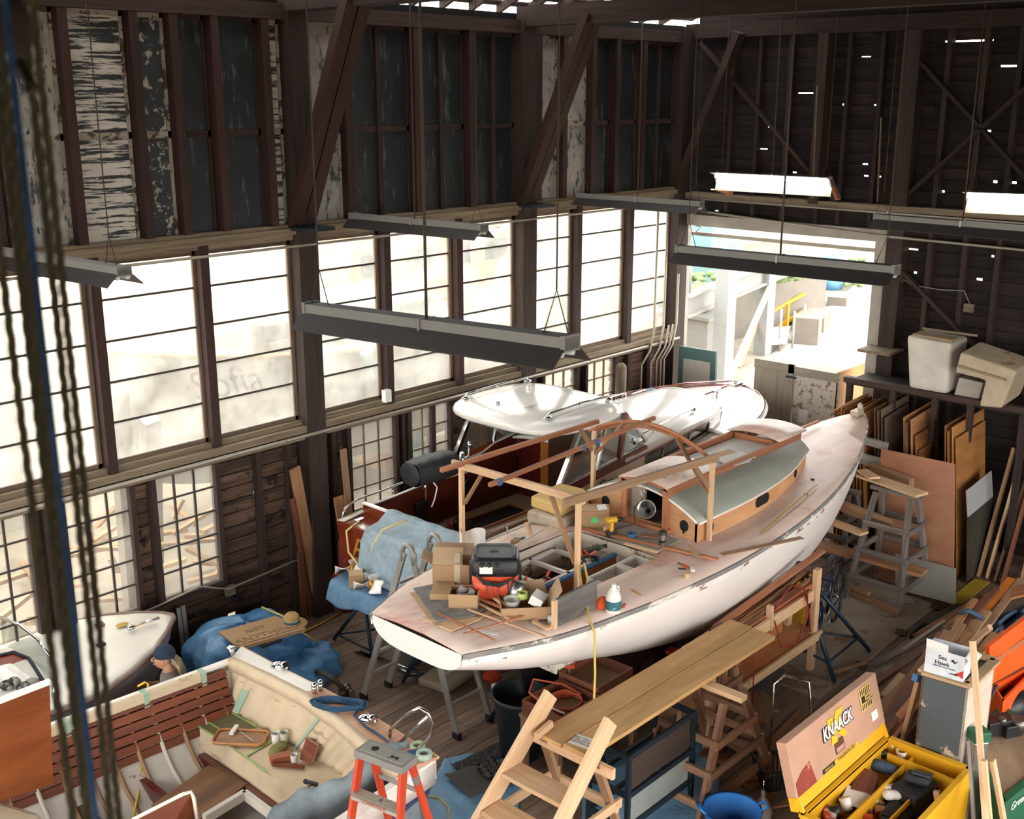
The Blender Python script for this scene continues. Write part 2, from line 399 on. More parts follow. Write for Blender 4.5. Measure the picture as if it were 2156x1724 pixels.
# ledges of the window wall
trim(MB().bx(1.5,BX,WY-.14,WY+.12,2.50,2.58).bx(1.5,BX,WY-.05,WY+.12,2.58,2.64),m_sill)
trim(MB().bx(1.5,BX,WY-.09,WY+.1,2.40,2.46),m_sill)
trim(MB().bx(1.5,BX,WY-.06,WY+.12,4.86,5.04).bx(1.5,BX,WY-.12,WY-.06,4.93,5.0),m_sill)
trim(MB().bx(1.5,BX,WY-.1,WY+.15,7.33,7.5),m_stud)
trim(MB().bx(BX-.1,BX+.1,-3,WY,7.4,7.62),m_stud)
trim(MB().bx(BX-.16,BX+.1,-3,WY,4.86,4.95),m_sill)
for z,r in ((2.475,.022),(4.80,.016)): trim(MB().tube([(1.5,WY-.17,z),(BX-.2,WY-.17,z)],r,8),m_conduit)
trim(MB().tube([(BX-.14,WY-.3,4.66),(BX-.14,7.6,4.5),(BX-.14,2,4.42)],.02,8),m_conduit)
trim(MB().tube([(BX-.2,WY-.2,4.86),(BX-.2,2,4.82)],.015,8),m_conduit)
# small beads on the sill: fixings
# conduits going down near the corner
for i,(u,z1) in enumerate(((15.35,4.8),(15.62,4.8),(15.78,2.6),(15.9,2.6),(16.0,3.6))):
    trim(MB().tube([(u,WY-.2,z1),(u,WY-.2,2.75),(u-.1,WY-.2,2.4),(u-.22,WY-.12,2.15),(u-.22,WY-.12,.4)],.02,8),m_conduit)
# big windows
m_pane=glass('dusty_window_glass',film=.15,tint='#f4f4f0'); m_frame=wood('window_frame_wood','#4a3a2f','#8d7763',.8)
m_muntin=plain('muntin','#3b332c',.7)
BW=[(2.75,3.9),(4.15,5.58),(5.71,6.90),(6.99,8.18),(8.46,9.55),(9.68,10.86),(10.98,12.13),(12.42,13.43),(13.55,14.74),(14.87,16.0)]
for i,(a,b) in enumerate(BW):
    fr=MB(); z0,z1=2.64,4.86
    fr.bx(a,a+.045,WY+.02,WY+.07,z0,z1).bx(b-.045,b,WY+.02,WY+.07,z0,z1).bx(a,b,WY+.02,WY+.07,z0,z0+.05).bx(a,b,WY+.02,WY+.07,z1-.06,z1)
    w_=struct(fr,'window_%d'%(i+1),m_frame)
    MB().bx(a+.03,b-.03,WY+.045,WY+.049,z0+.03,z1-.03).build('pane',m_pane,w_)
    for k in range(1,5):
        z=z0+(z1-z0)*k/5+.02; MB().bx(a+.03,b-.03,WY+.03,WY+.062,z-.011,z+.011).build('muntin',m_muntin,w_)
for u in (5.645,6.945,9.615,10.92,13.49,14.805): trim(MB().bx(u-.055,u+.055,WY-.09,WY+.1,2.5,4.9),m_redstud)
# lower windows
m_paneL=glass('lower_window_glass',film=.07,tint='#f3f1ec')
for i,(a,b) in enumerate(LW):
    z0,z1=.9,2.37; fr=MB()
    fr.bx(a-.06,a,WY-.02,WY+.1,z0-.06,z1+.05).bx(b,b+.06,WY-.02,WY+.1,z0-.06,z1+.05).bx(a,b,WY-.02,WY+.1,z0-.06,z0).bx(a,b,WY-.02,WY+.1,z1,z1+.05)
    w_=struct(fr,'window_%d'%(i+20),m_stud)
    MB().bx(a,b,WY+.05,WY+.053,z0,z1).build('pane',m_paneL,w_)
    g=MB()
    for k in (1,2): u=a+(b-a)*k/3; g.bx(u-.011,u+.011,WY+.035,WY+.065,z0,z1)
    for k in range(1,5): z=z0+(z1-z0)*k/5; g.bx(a,b,WY+.038,WY+.062,z-.01,z+.01)
    g.build('muntin_grid',m_muntin if i<3 else m_sill,w_)
# painted-over upper windows
m_pdark=paint('dark_painted_glass','#20272b',.5,wear=('#4e5456',5,.58,(.35,2,2)),var=.25)
m_pmid=paint('dull_painted_glass','#1b2124',.5,wear=('#3c4346',6,.58,(.3,2.5,2.5)),var=.25)
m_pstr=paint('streaked_whitewash','#cfc9be',.7,wear=('#2c3134',3.2,.49,(7,.45,.45)),var=.1)
m_pspk=paint('speckled_whitewash','#34393b',.7,wear=('#a8a298',9,.545,(1,1,1)),var=.15)
m_pwht=paint('worn_whitewash','#aaa59d',.7,wear=('#3b4245',5,.55,(.7,2.2,2)),var=.2)
bays=[(4.15,4.85,m_pmid),(4.9,5.52,m_pwht),(5.62,6.26,m_pstr),(6.38,6.72,m_pspk),(6.83,7.21,m_pmid),(7.33,7.87,m_pdark),(7.97,8.18,m_pstr),(8.46,9.02,m_pwht),(9.12,10.14,m_pdark),(10.26,11.13,m_pdark),(11.25,12.13,m_pmid),(12.68,13.06,m_pwht),(13.17,13.73,m_pwht),(13.83,14.31,m_pdark),(14.41,14.99,m_pdark),(15.09,16.0,m_pmid),(2.5,3.9,m_pmid)]
for i,(a,b,mm) in enumerate(bays):
    w_=struct(MB().bx(a,b,WY+.03,WY+.07,6.07,6.14).bx(a,a+.03,WY+.03,WY+.07,5.04,7.33).bx(b-.035,b,WY+.03,WY+.07,5.04,7.33).bx(a,b,WY+.03,WY+.07,7.28,7.33),'window_%d'%(i+40),paint('whitewashed_frame_%d'%i,'#a39c90',.8,wear=('#4a3c2e',6,.52)) if mm in(m_pstr,m_pspk,m_pwht) else m_stud)
    for z0,z1 in ((5.04,6.07),(6.14,7.30)): MB().bx(a+.02,b-.02,WY+.05,WY+.065,z0,z1).build('pane',mm,w_)
    if b-a>.8: MB().bx((a+b)/2-.03,(a+b)/2+.03,WY+.0,WY+.05,5.04,7.3).build('mullion',m_stud,w_)
for u in (5.57,6.32,6.775,7.27,7.92,9.07,10.2,11.19,12.55,13.115,13.78,14.36,15.04): trim(MB().bx(u-.05,u+.05,WY-.09,WY+.08,5.04,7.4),m_redstud)
mb=MB().bx(1.5,BX,WY+.08,WY+.13,5.0,7.6); struct(mb,'wall_left_upper',m_dark)
# roof, trusses
def rz_(y): return 7.62+(WY+.35-y)*.45
def roofbox(mb,x0,x1,ya,yb,o,t):
    mb.add([(x,yy,rz_(yy)+o+dz) for x in (x0,x1) for yy in (ya,yb) for dz in (0,t)],[(0,1,3,2),(4,6,7,5),(0,4,5,1),(2,3,7,6),(0,2,6,4),(1,5,7,3)],
      [((x,(ya-yy),dz)) for x in (x0,x1) for yy in (ya,yb) for dz in (0,t)])
mb=MB(); y=WY+.4
while y>WY-1.15: roofbox(mb,1,17,y,y-.10,.12,.02); y-=.19
while y>2.6: roofbox(mb,-3.3,17,y,y-.6,.12,.03); y-=.59
for a in (0,): mb.add([(-3.3,2.7,rz_(2.6)+.1),(17,2.7,rz_(2.6)+.1),(17,-4,rz_(2.6)-2.9),(-3.3,-4,rz_(2.6)-2.9)],[(0,1,2,3)])
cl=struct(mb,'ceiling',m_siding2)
x=1.2
while x<16.3:
    mb=MB(); roofbox(mb,x-.03,x+.03,WY+.4,2.6,0,.12); mb.build('rafter',m_stud,cl); x+=.55
for i,x in enumerate((8.3,12.28)):
    trim(MB().bx(x-.13,x+.13,-3,WY,7.42,7.68),m_stud)
    trim(MB().bar((x,8.5,7.6),(x,3,10.6),.14,.2),m_stud)
    trim(MB().bar((x-.1,WY-.05,5.0),(x-.1,WY-1.25,7.55),.12,.16,(1,0,0)).bar((x+.1,WY-.05,5.0),(x+.1,WY-1.25,7.55),.08,.16,(1,0,0)),m_redstud)
    trim(MB().bx(x-.2,x+.2,WY-.45,WY-.1,4.98,5.02),m_steel)
trim(MB().bar((BX-.25,WY-.1,5.1),(BX-.25,10.0,7.45),.12,.2,(1,0,0)),m_stud)
# two unseen walls behind the viewpoint, long openings sized to limit fill light
struct(MB().bx(-3.2,BX+.1,-3.2,-3.0,0,.7).bx(-3.2,BX+.1,-3.2,-3.0,ZT,9.5).bx(-3.2,-1,-3.2,-3.0,.7,ZT).bx(6,6.6,-3.2,-3.0,.7,ZT).bx(14,BX+.1,-3.2,-3.0,.7,ZT),'wall_right',m_siding2)
struct(MB().bx(-3.2,-3.0,-3.2,WY+.2,0,1.0).bx(-3.2,-3.0,-3.2,WY+.2,ZT,11).bx(-3.2,-3.0,3.2,4.0,1.0,ZT).bx(-3.2,-3.0,10,WY+.2,1.0,ZT).bx(-3,1.5,WY,WY+.1,0,7.6),'wall_front',m_siding2)
# door opening
dr=struct(MB().bx(BX-.1,BX+.14,7.38,7.56,0,4.52).bx(BX-.06,BX+.14,11.0,11.1,0,4.52).bx(BX-.08,BX+.14,7.38,11.1,4.40,4.58),'door_1',m_trimw)
MB().bx(BX+.2,BX+.24,7.5,11.05,4.2,4.26).build('door_track',m_conduit,dr)
# ================= wooden sailing sloop ===========================================
SX=[6.22,7,8,9,10,11,12,13,13.8,14.4,14.8,15.02]
hbS=lambda x: smo(x,SX,[.60,.90,1.08,1.15,1.17,1.13,1.03,.83,.60,.37,.19,.02])
zsS=lambda x: smo(x,[6.1,8,10,12,14,15.2],[1.88,1.78,1.74,1.8,1.95,2.12])
zbS=lambda x: smo(x,[6.22,7,8,9,10.5,12,13,13.8,14.4,14.8,15.02],[1.64,1.36,1.04,.76,.52,.50,.66,1.0,1.44,1.84,2.09])
YC=6.98
def ycS(x): return itp(x,[6.2,8,15],[6.90,6.98,6.98])
sl=T('sailing_sloop','long white wooden sloop under restoration with sanded pink deck and plywood cabin','sailboat',(10.5,YC,0))
xs=[6.22+ (15.02-6.22)*i/44 for i in range(45)]
def sring(x,e=0,dz=0):
    hb=hbS(x)+e; zs=zsS(x)+dz; zb=zbS(x)-e; o=[]
    K=12; p=itp(x,[6.2,8,11,13,15],[.5,.64,.58,.66,.9]); q=itp(x,[6.2,8,13,15],[1.0,1.35,1.5,1.2])
    for k in range(-K,K+1):
        th=(1-abs(k)/K)*PI/2; s=1 if k>0 else -1
        o.append(V((x,ycS(x)-s*(-1)*hb*(abs(cos(PI/2-abs(k)/K*PI/2)) if 0 else max(0,cos(th))**p)*1.0,zs-(zs-zb)*sin(th)**q)))
    return o
mb=MB(); mb.loft([sring(x) for x in xs],closed=False,caps=False); 
r0=sring(xs[0]); mb.add(r0,[tuple(range(len(r0)))])
m_whp=NT('white_planked_hull'); t=m_whp
_w=t.nd('ShaderNodeTexWave',wave_type='BANDS',bands_direction='Z',wave_profile='SAW'); _w.inputs['Scale'].default_value=2.6; _w.inputs['Distortion'].default_value=.4; _w.inputs['Detail'].default_value=1
t.ln(t.co(),_w.inputs[0]); _c=t.mix(t.ramp(_w.outputs['Fac'],[(0,(1,1,1,1)),(.04,(0,0,0,1))]),hx('#eae2da'),hx('#f4efe8'))
_c=t.mix(t.ramp(t.noise(t.co((1,1,3)),1.1,4),[(.35,(0,0,0,1)),(.7,(1,1,1,1))]),_c,hx('#e3dbd4'))
m_whp=t.fin(_c,.45,0,.1)
mb.build('hull',m_whp,sl)
# sheer strake with bare patches
m_strk=paint('bare_sheer_strake','#8d8a86',.8,wear=('#ded3c6',3.2,.56,(.5,1,1.5)),var=.15)
m_peel=paint('peeled_plank_edge','#e9e2d9',.6,wear=('#8a674c',5.5,.56,(.45,1,1.2)),var=.05)
for s in (-1,1):
    for (za,zb_,mm,nm,e) in ((.012,-.035,m_strk,'toe_strip',.018),(-.035,-.10,m_peel,'sheer_plank',.010)):
        mb=MB(); rr=[]
        for x in xs:
            y=ycS(x)+s*(hbS(x)); z=zsS(x); rr.append([V((x,y+s*e,z+za)),V((x,y+s*(e-.002),z+zb_)),V((x,y-s*.01,z+zb_)),V((x,y-s*.02,z+za))])
        mb.loft(rr,True,True,False); mb.build(nm,mm,sl)
# deck with cockpit well
WX0,WX1,WY0,WY1=7.62,9.28,6.42,7.62
def dz(x,y):
    hb=max(hbS(x),.05); c=ycS(x); u=min(1,abs(y-c)/hb); return zsS(x)+.07*min(1,hb)*(1-u*u)+.005
mb=MB(); dx=sorted(set([round(x,3) for x in xs]+[WX0,WX1])); vs=[];cols=9
def colsy(x):
    hb=hbS(x)-.005; c=ycS(x); a,b=max(c-hb+.01*0,min(WY0,c+hb)),max(c-hb,min(WY1,c+hb)); a=max(a,c-hb)
    return [lerp(c-hb,a,k/3) for k in range(3)]+[lerp(a,b,k/3) for k in range(4)]+[lerp(b,c+hb,k/3) for k in (1,2,3)]
for x in dx: vs+=[V((x,y,dz(x,y))) for y in colsy(x)]
fs=[]
for i in range(len(dx)-1):
    for k in range(9):
        if 3<=k<6 and dx[i]>=WX0-1e-6 and dx[i+1]<=WX1+1e-6: continue
        a=i*10+k; fs.append((a,a+10,a+11,a+1))
mb.add(vs,fs,None,True); mb.build('deck',m_deck,sl,solid=.02)
mw=paint('old_white_bilge_paint','#ddd2c0',.8,wear=('#8f7767',3.5,.55,(1,1,2)),var=.12); m_wlock=plain('white_locker_paint','#e9e4db',.6)
mb=MB(); zt=1.79
mb.bx(WX0,WX1,WY0-.02,WY0,1.15,zt-.01).bx(WX0,WX1,WY1,WY1+.02,1.15,zt-.01).bx(WX1,WX1+.02,WY0,WY1,1.1,zt).bx(WX0-.02,WX0,WY0,WY1,1.1,zt)
mb.build('cockpit_lining',mw,sl)
MB().bx(WX0,WX1,WY0,WY1,1.12,1.16).build('cockpit_sole',paint('dirty_sole','#6e6358',.9,wear=('#a39887',5,.6)),sl)
# far locker bank
lk=MB().bx(WX0+.05,WX1-.05,6.96,6.99,1.16,1.68).build('seat_riser',m_teak and wood('seat_riser_wood','#8a4520','#b46c38',.4,g=4,amt=.05),sl)
MB().bx(WX0+.05,WX1-.05,6.945,6.995,1.68,1.71).build('blue_masking_strip',m_tapeb,sl)
mb=MB()
for x in (7.72,8.1,8.5,8.9): mb.bx(x-.02,x+.02,6.99,7.6,1.66,1.70)
for y in (7.03,7.56): mb.bx(7.7,8.93,y-.02,y+.02,1.66,1.70)
mb.build('locker_frame',m_wlock,sl); MB().bx(7.7,8.95,7.0,7.6,1.40,1.42).build('locker_bottom',m_dark,sl)
# near open lockers
mb=MB()
for (a,b) in ((8.42,8.90),(8.92,9.24)):
    mb.bx(a,b,6.43,6.45,1.35,1.76).bx(a,b,6.70,6.72,1.35,1.76).bx(a,a+.02,6.45,6.70,1.35,1.76).bx(b-.02,b,6.45,6.70,1.35,1.76).bx(a,b,6.43,6.72,1.34,1.36)
mb.build('open_locker',m_wlock,sl)
MB().bx(WX1,WX1+.5,6.5,7.62,1.815,1.83).build('bridge_deck',paint('grey_bridge_deck','#938c82',.8,wear=('#b49c8a',2.5,.55),var=.12),sl)
# keel
mb=MB(); mb.loft([[V((x,6.98+s*w,z)) for s,w,z in ((-1,.10,zbS(x)+.1),(-1,.09,.12),(1,.09,.12),(1,.10,zbS(x)+.1))] for x in (8.4,9.5,11,12.4,13)],True,True,False); mb.build('keel',paint('dark_keel','#4a2a22',.8,wear=('#6d5a4c',2,.55)),sl)
# rudder under counter
MB().slab([(7.6,6.98,1.3),(8.3,6.98,1.1),(8.4,6.98,.2),(7.9,6.98,.2)],.05,(0,1,0)).build('rudder',m_dark,sl)
# cabin trunk ------------------------------------------------------------------
CX0,CX1=9.88,12.85
yn=lambda x: smo(x,[9.88,11,12,12.85],[6.36,6.33,6.44,6.68]); yf=lambda x: smo(x,[9.88,11,12,12.85],[7.88,7.80,7.62,7.36])
zt_=lambda x: itp(x,[9.88,12.85],[2.02,2.09]); zcr=lambda x: itp(x,[9.88,12.85],[2.27,2.27])
def roofz(x,y):
    a,b=yn(x),yf(x); u=(y-(a+b)/2)/((b-a)/2); return zt_(x)+(zcr(x)-zt_(x))*(1-u*u)
st=[CX0+(CX1-CX0)*i/18 for i in range(19)]
for nm,fy,sg in (('cabin_side',yn,-1),('cabin_side',yf,1)):
    # portlights as flat dark faces with rims, shade inside put into the colour
    mb=MB(); rr=[]
    for x in st: rr.append([V((x,fy(x),dz(x,fy(x))-.02)),V((x,fy(x),zt_(x))),V((x,fy(x)-sg*.03,zt_(x))),V((x,fy(x)-sg*.03,dz(x,fy(x))-.02))])
    mb.loft(rr,True,True,False); cs=mb.build(nm,m_cabwood,sl)
    for (x,rx,rzz) in ((10.12,.045,.06),(11.2,.16,.055),(12.25,.045,.05)):
        y=fy(x)+sg*.004; z=itp(x,[10.1,12.3],[1.915,1.985]); pts=[]; n=22
        for k in range(n):
            a=2*PI*k/n; cx_=cos(a);sx_=sin(a)
            if rx>.1: px=(rx-rzz)*(1 if cx_>0 else -1)+rzz*cx_; pz=rzz*sx_
            else: px=rx*1.15*cx_;pz=rzz*sx_
            xx=x+px; pts.append(V((xx,fy(xx)+sg*.006,z+pz)))
        m2=MB(); m2.add(pts,[tuple(range(n))]); pl=m2.build('portlight',m_dark,sl)
        MB().tube(pts,.007,6,closed=True).build('portlight_rim',m_black,pl)
rg=[]
m_sage=paint('primed_grey_green_roof','#9a9d92',.55,wear=('#b5ab8c',2.0,.60,(.5,1,1)),var=.06)
mb=MB()
for x in st+[CX1+.03]: rg.append([V((x,lerp(yn(min(x,CX1))-.02,yf(min(x,CX1))+.02,k/14),roofz(min(x,CX1),lerp(yn(min(x,CX1)),yf(min(x,CX1)),k/14))+.012)) for k in range(15)])
mb.loft(rg,False,False,True); mb.build('cabin_roof',m_sage,sl,solid=.025)
for f_ in (yn,yf):
    s=-1 if f_ is yn else 1; MB().tube([(x,f_(x)+s*.022,zt_(x)+.005) for x in st],.014,6).build('roof_edge_trim',m_whull,sl)
mb=MB(); mb.tube([(CX0-.012,lerp(yn(CX0),yf(CX0),k/14),roofz(CX0,lerp(yn(CX0),yf(CX0),k/14))+.01) for k in range(15)],.016,6); mb.build('roof_edge_trim',m_whull,sl)
# aft bulkhead with companionway
HY0,HY1,HZ=6.76,7.33,2.36
def bulk(y0,y1,ztop=None,z0=1.80,x=CX0):
    n=8; P_=[V((x,y0,z0)),V((x,y1,z0))]+[V((x,lerp(y1,y0,k/n),roofz(x,lerp(y1,y0,k/n))-.005)) for k in range(n+1)]
    return MB().slab(P_,.03,(1,0,0))
bulk(6.36,HY0).build('aft_bulkhead',m_cabwood,sl); bulk(HY1,7.88).build('aft_bulkhead',m_cabwood,sl); MB().bx(CX0,CX0+.03,HY0,HY1,1.80,1.88).build('aft_bulkhead',m_cabwood,sl)
for (y,z) in ((6.53,1.955),(7.62,1.975)):
    pts=[V((CX0-.004,y+.058*cos(a*PI/9),z+.068*sin(a*PI/9))) for a in range(18)]; m2=MB(); m2.add(pts,[tuple(range(18))]); m2.add([V((CX0-.005,y-.012,z-.09)),V((CX0-.005,y+.016,z-.09)),V((CX0-.005,y+.016,z-.05)),V((CX0-.005,y-.012,z-.05))],[(0,1,2,3)]); m2.build('round_opening',m_dark,sl)
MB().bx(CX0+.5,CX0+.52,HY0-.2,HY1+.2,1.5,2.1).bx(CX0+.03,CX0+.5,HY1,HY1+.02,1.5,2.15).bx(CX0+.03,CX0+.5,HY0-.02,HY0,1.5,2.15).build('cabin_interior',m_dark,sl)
mb=MB(); x=CX0-.05
mb.bx(x,x+.06,HY0-.03,HY0+.035,1.86,HZ-.03).bx(x,x+.06,HY1-.035,HY1+.03,1.86,HZ-.03).bx(x-.02,x+.08,HY0-.07,HY1+.07,1.83,1.875)
mb.loft([[V((xx,lerp(HY0-.03,HY1+.03,k/8),HZ-.06+.05*(1-(2*k/8-1)**2)+d)) for (xx,d) in ((x,0),(x+.06,0),(x+.06,.05),(x,.05))] for k in range(9)],True,True,False)
mb.build('companionway_frame',m_cedar,sl)
MB().bx(x+.10,x+.13,7.10,7.32,1.87,2.3).build('companionway_door',wood('worn_white_door','#8a7565','#c5b6a6',.8),sl)
# sliding hatch and rails
mb=MB(); mb.loft([[V((xx,lerp(HY0-.05,HY1+.05,k/10),HZ-.01+.06*(1-(2*k/10-1)**2)+d)) for k in range(11)] for xx,d in ((CX0-.08,0),(10.72,.01))],False,False,True); mb.build('sliding_hatch',m_deck,sl,solid=.02)
for y in (HY0-.045,HY1+.045):
    MB().bar((CX0-.07,y,2.315),(12.72,y,2.33),.035,.09).build('hatch_rail',m_cedar,sl)
MB().bx(10.74,12.2,HY0,HY1,2.285,2.30).build('hatch_channel',plain('pale_primer','#cfc9c2',.6),sl)
mb=MB(); mb.loft([[V((xx,lerp(HY0-.09,HY1+.09,k/10),2.385+.05*(1-(2*k/10-1)**2))) for k in range(11)] for xx in (12.12,12.80)],False,False,True); mb.build('forward_hatch',m_deck,sl,solid=.02)
for _x in (10.72,12.15): MB().bx(_x,_x+.03,HY0,HY1,2.28,2.37).build('hatch_coaming',m_cedar,sl)
# stem head block, deck bits
MB().box((14.86,6.98,2.14),(.2,.12,.08)).ell((14.93,6.97,2.21),(.05,.04,.06)).build('stem_head_fitting',plain('pale_casting','#c9bda8',.5,.3),sl,bevel=.01)
MB().bar((12.9,7.45,1.99),(14.3,7.28,2.07),.035,.03).build('deck_batten',m_cedar,sl)
MB().bar((10.6,6.0,1.80),(12.3,6.22,1.89),.03,.004).build('ply_seam_strip',wood('seam_strip','#9b7d4a','#b8995f'),sl)
for (a,b) in ((12.45,6.36),(12.0,6.2)): MB().cyl((a,b,dz(a,b)),(a,b,dz(a,b)+.02),.025).build('deck_plug',m_dark,sl)
# ================= cabin cruiser ==================================================
QX=[8.05,9,10,11,12,13,14,14.6,15.1,15.45,15.65,15.74]; QY=9.35
hbC=lambda x: smo(x,QX,[.93,1.03,1.09,1.12,1.14,1.15,1.10,.99,.77,.50,.24,.03])
zsC=lambda x: smo(x,[8.05,9.5,11,13,15.8],[1.56,1.59,1.65,1.76,1.93])
zbC=lambda x: smo(x,[8.05,10,12,14,15,15.7],[.72,.66,.62,.74,1.0,1.6])
cr=T('cabin_cruiser','varnished mahogany cabin cruiser with white hardtop and white foredeck beside the windows','motorboat',(11.5,QY,0))
m_glassd=glass('tinted_boat_glass','#c9d2d0',film=.03,gloss=.16)
xc=[8.05+(15.74-8.05)*i/40 for i in range(41)]
def cring(x):
    hb=hbC(x); zs=zsC(x); zb=zbC(x); p=itp(x,[8,12,15.7],[.32,.5,.9]); o=[]
    for k in range(-9,10):
        th=(1-abs(k)/9)*PI/2; s=1 if k>0 else -1
        o.append(V((x,QY+s*hb*max(0,cos(th))**p,zs-(zs-zb)*sin(th)**1.5)))
    return o
mb=MB(); mb.loft([cring(x) for x in xc],closed=False,caps=False); r0=cring(xc[0]); mb.add(r0,[tuple(range(len(r0)))]); mb.build('hull',m_mahog,cr)
# side and fore decks (cream), cockpit opening
KX0,KX1=8.42,11.2
mb=MB()
for s in (-1,1):
    rr=[]
    for x in [8.05+(14.2-8.05)*i/30 for i in range(31)]:
        inn=itp(x,[8.05,9,11,13,14.2],[.80,.90,.93,.86,.74]); rr.append([V((x,QY+s*hbC(x),zsC(x))),V((x,QY+s*inn,zsC(x)+.03))])
    mb.loft(rr,False,False,True)
mb.build('side_deck',m_cream,cr,solid=.02)
mb=MB(); xx=[13.5+(15.72-13.5)*i/24 for i in range(25)]
mb.loft([[V((x,QY+hbC(x)*k/10,zsC(x)+.012+.09*min(1,hbC(x))*(1-(k/10)**2))) for k in range(-10,11)] for x in xx],False,False,True); mb.build('foredeck',m_white,cr,solid=.02)
for s in (-1,1):
    MB().tube([(x,QY+s*(hbC(x)-.03),zsC(x)+.035) for x in xc if x>12.2],.022,6).build('toe_rail',m_mahog,cr)
    MB().tube([(x,QY+s*(hbC(x)+.015),zsC(x)-.02) for x in xc if x>9],.025,6).build('rub_rail',m_white,cr)
MB().bx(15.35,15.6,QY-.05,QY+.05,2.0,2.06).cyl((15.45,QY,2.05),(15.45,QY,2.12),.03).build('bow_fitting',m_chrome,cr,bevel=.01)
MB().bar((14.2,QY+.05,2.02),(15.2,QY+.02,2.06),.05,.03).build('deck_seam',m_mahog,cr)
MB().cyl((14.75,QY-.1,1.98),(14.75,QY-.1,2.08),.02).box((14.75,QY-.1,2.09),(.2,.03,.025)).build('bow_cleat',m_chrome,cr)
# aft deck and transom
MB().bx(8.05,8.42,QY-.92,QY+.92,1.50,1.57).build('aft_deck',m_mahog,cr,bevel=.01)
MB().bx(8.40,8.43,QY-.86,QY+.86,1.1,1.70).build('transom_bulkhead',m_mahog,cr); MB().bx(8.39,8.44,QY-.86,QY+.86,1.695,1.715).build('transom_cap',m_white,cr)
# cockpit sides
for s in (-1,1):
    pts=[(8.42,1.1),(11.2,1.1),(11.2,1.98),(10.75,1.93),(10.1,1.72),(9.4,1.67),(8.42,1.62)] if s>0 else [(8.42,1.1),(11.2,1.1),(11.2,1.66),(8.42,1.62)]
    y=QY+s*.86; MB().slab([(a,y,b) for a,b in pts],.03,(0,s,0)).build('cockpit_side',m_mahogd,cr)
    if s>0: MB().tube([(a,y+.015,b+.012) for a,b in pts[2:]],.014,6).build('coaming_cap',m_white,cr)
MB().bx(8.42,11.2,QY-.86,QY+.86,1.06,1.10).build('cockpit_sole',paint('tan_sole','#b39b7c',.8,var=.08),cr)
mb=MB()
for a,b,c,d in ((9.55,10.75,9.62,9.95),(8.75,10.9,8.62,8.86)): mb.bx(a,b,c,d,1.101,1.106)
mb.build('open_hatch_well',m_dark,cr)
MB().bx(9.5,10.8,9.58,9.62,1.10,1.125).bx(9.5,10.8,9.95,9.99,1.10,1.125).bx(9.5,9.55,9.62,9.95,1.10,1.125).bx(10.75,10.8,9.62,9.95,1.10,1.125).build('hatch_lip',m_ply,cr)
MB().bx(8.7,10.8,9.0,9.5,1.10,1.14).bx(8.55,9.6,8.9,9.9,1.10,1.115).build('sole_panel',wood('sole_panel_wood','#a8744e','#c9976e',.6,g=3,amt=.04),cr)
MB().bx(8.46,8.62,8.5,9.6,1.1,1.12).build('hatch_strip',plain('grey_strip','#566066',.5),cr)
MB().box((9.35,QY+.83,1.33),(.22,.03,.3)).build('engine_vent',m_black,cr,bevel=.01); MB().cyl((10.2,QY+.85,1.5),(10.2,QY+.80,1.5),.09,n=20).build('speaker',m_black,cr)
# bulkhead with door
MB().bx(11.2,11.23,9.45,10.2,1.1,2.5).build('bulkhead',m_mahogd,cr)
d_=MB().bx(11.16,11.21,9.35,9.75,1.12,2.5).bx(11.14,11.17,9.35,9.75,1.7,1.73).build('cabin_door',m_teak,cr,bevel=.008)
mb=MB()
for z in (1.62,1.80,2.3): mb.ell((11.13,9.70,z),.018).ell((11.13,9.42,z),.014)
mb.build('door_latch',m_chrome,d_)
MB().bx(10.8,11.2,8.75,9.3,1.1,2.45).build('locker',wood('dark_locker','#2a120d','#47221a',.35,coat=.4),cr)
# trunk cabin
hw=lambda x: smo(x,[9.9,11,12.5,13.5,14.02],[.90,.90,.84,.74,.62]); zr=lambda x: itp(x,[9.9,11.0,12.5,14.02],[1.83,1.93,2.0,2.04])
xt=[9.9+(14.02-9.9)*i/26 for i in range(27)]
mb=MB(); rr=[]
for x in xt:
    w_=hw(x)+.03; c=.17*itp(x,[10.8,11.5],[.2,1]); pr=[]
    for k in range(-12,13):
        u=k/12; pr.append(V((x,QY+w_*u,zr(x)+c*(1-abs(u)**2.6)+.02)))
    rr.append([V((x,QY-w_*1.0,zr(x)-.03))]+pr+[V((x,QY+w_,zr(x)-.03))])
e=rr[-1]; rr.append([V((14.10,QY+(p.y-QY)*.93,min(p.z,zr(14)+.03)-.02)) for p in e])
mb.loft([r for r,x in zip(rr,xt+[14.2]) if x>=11.2],False,False,True); mb.build('trunk_roof',m_white,cr,solid=.02)
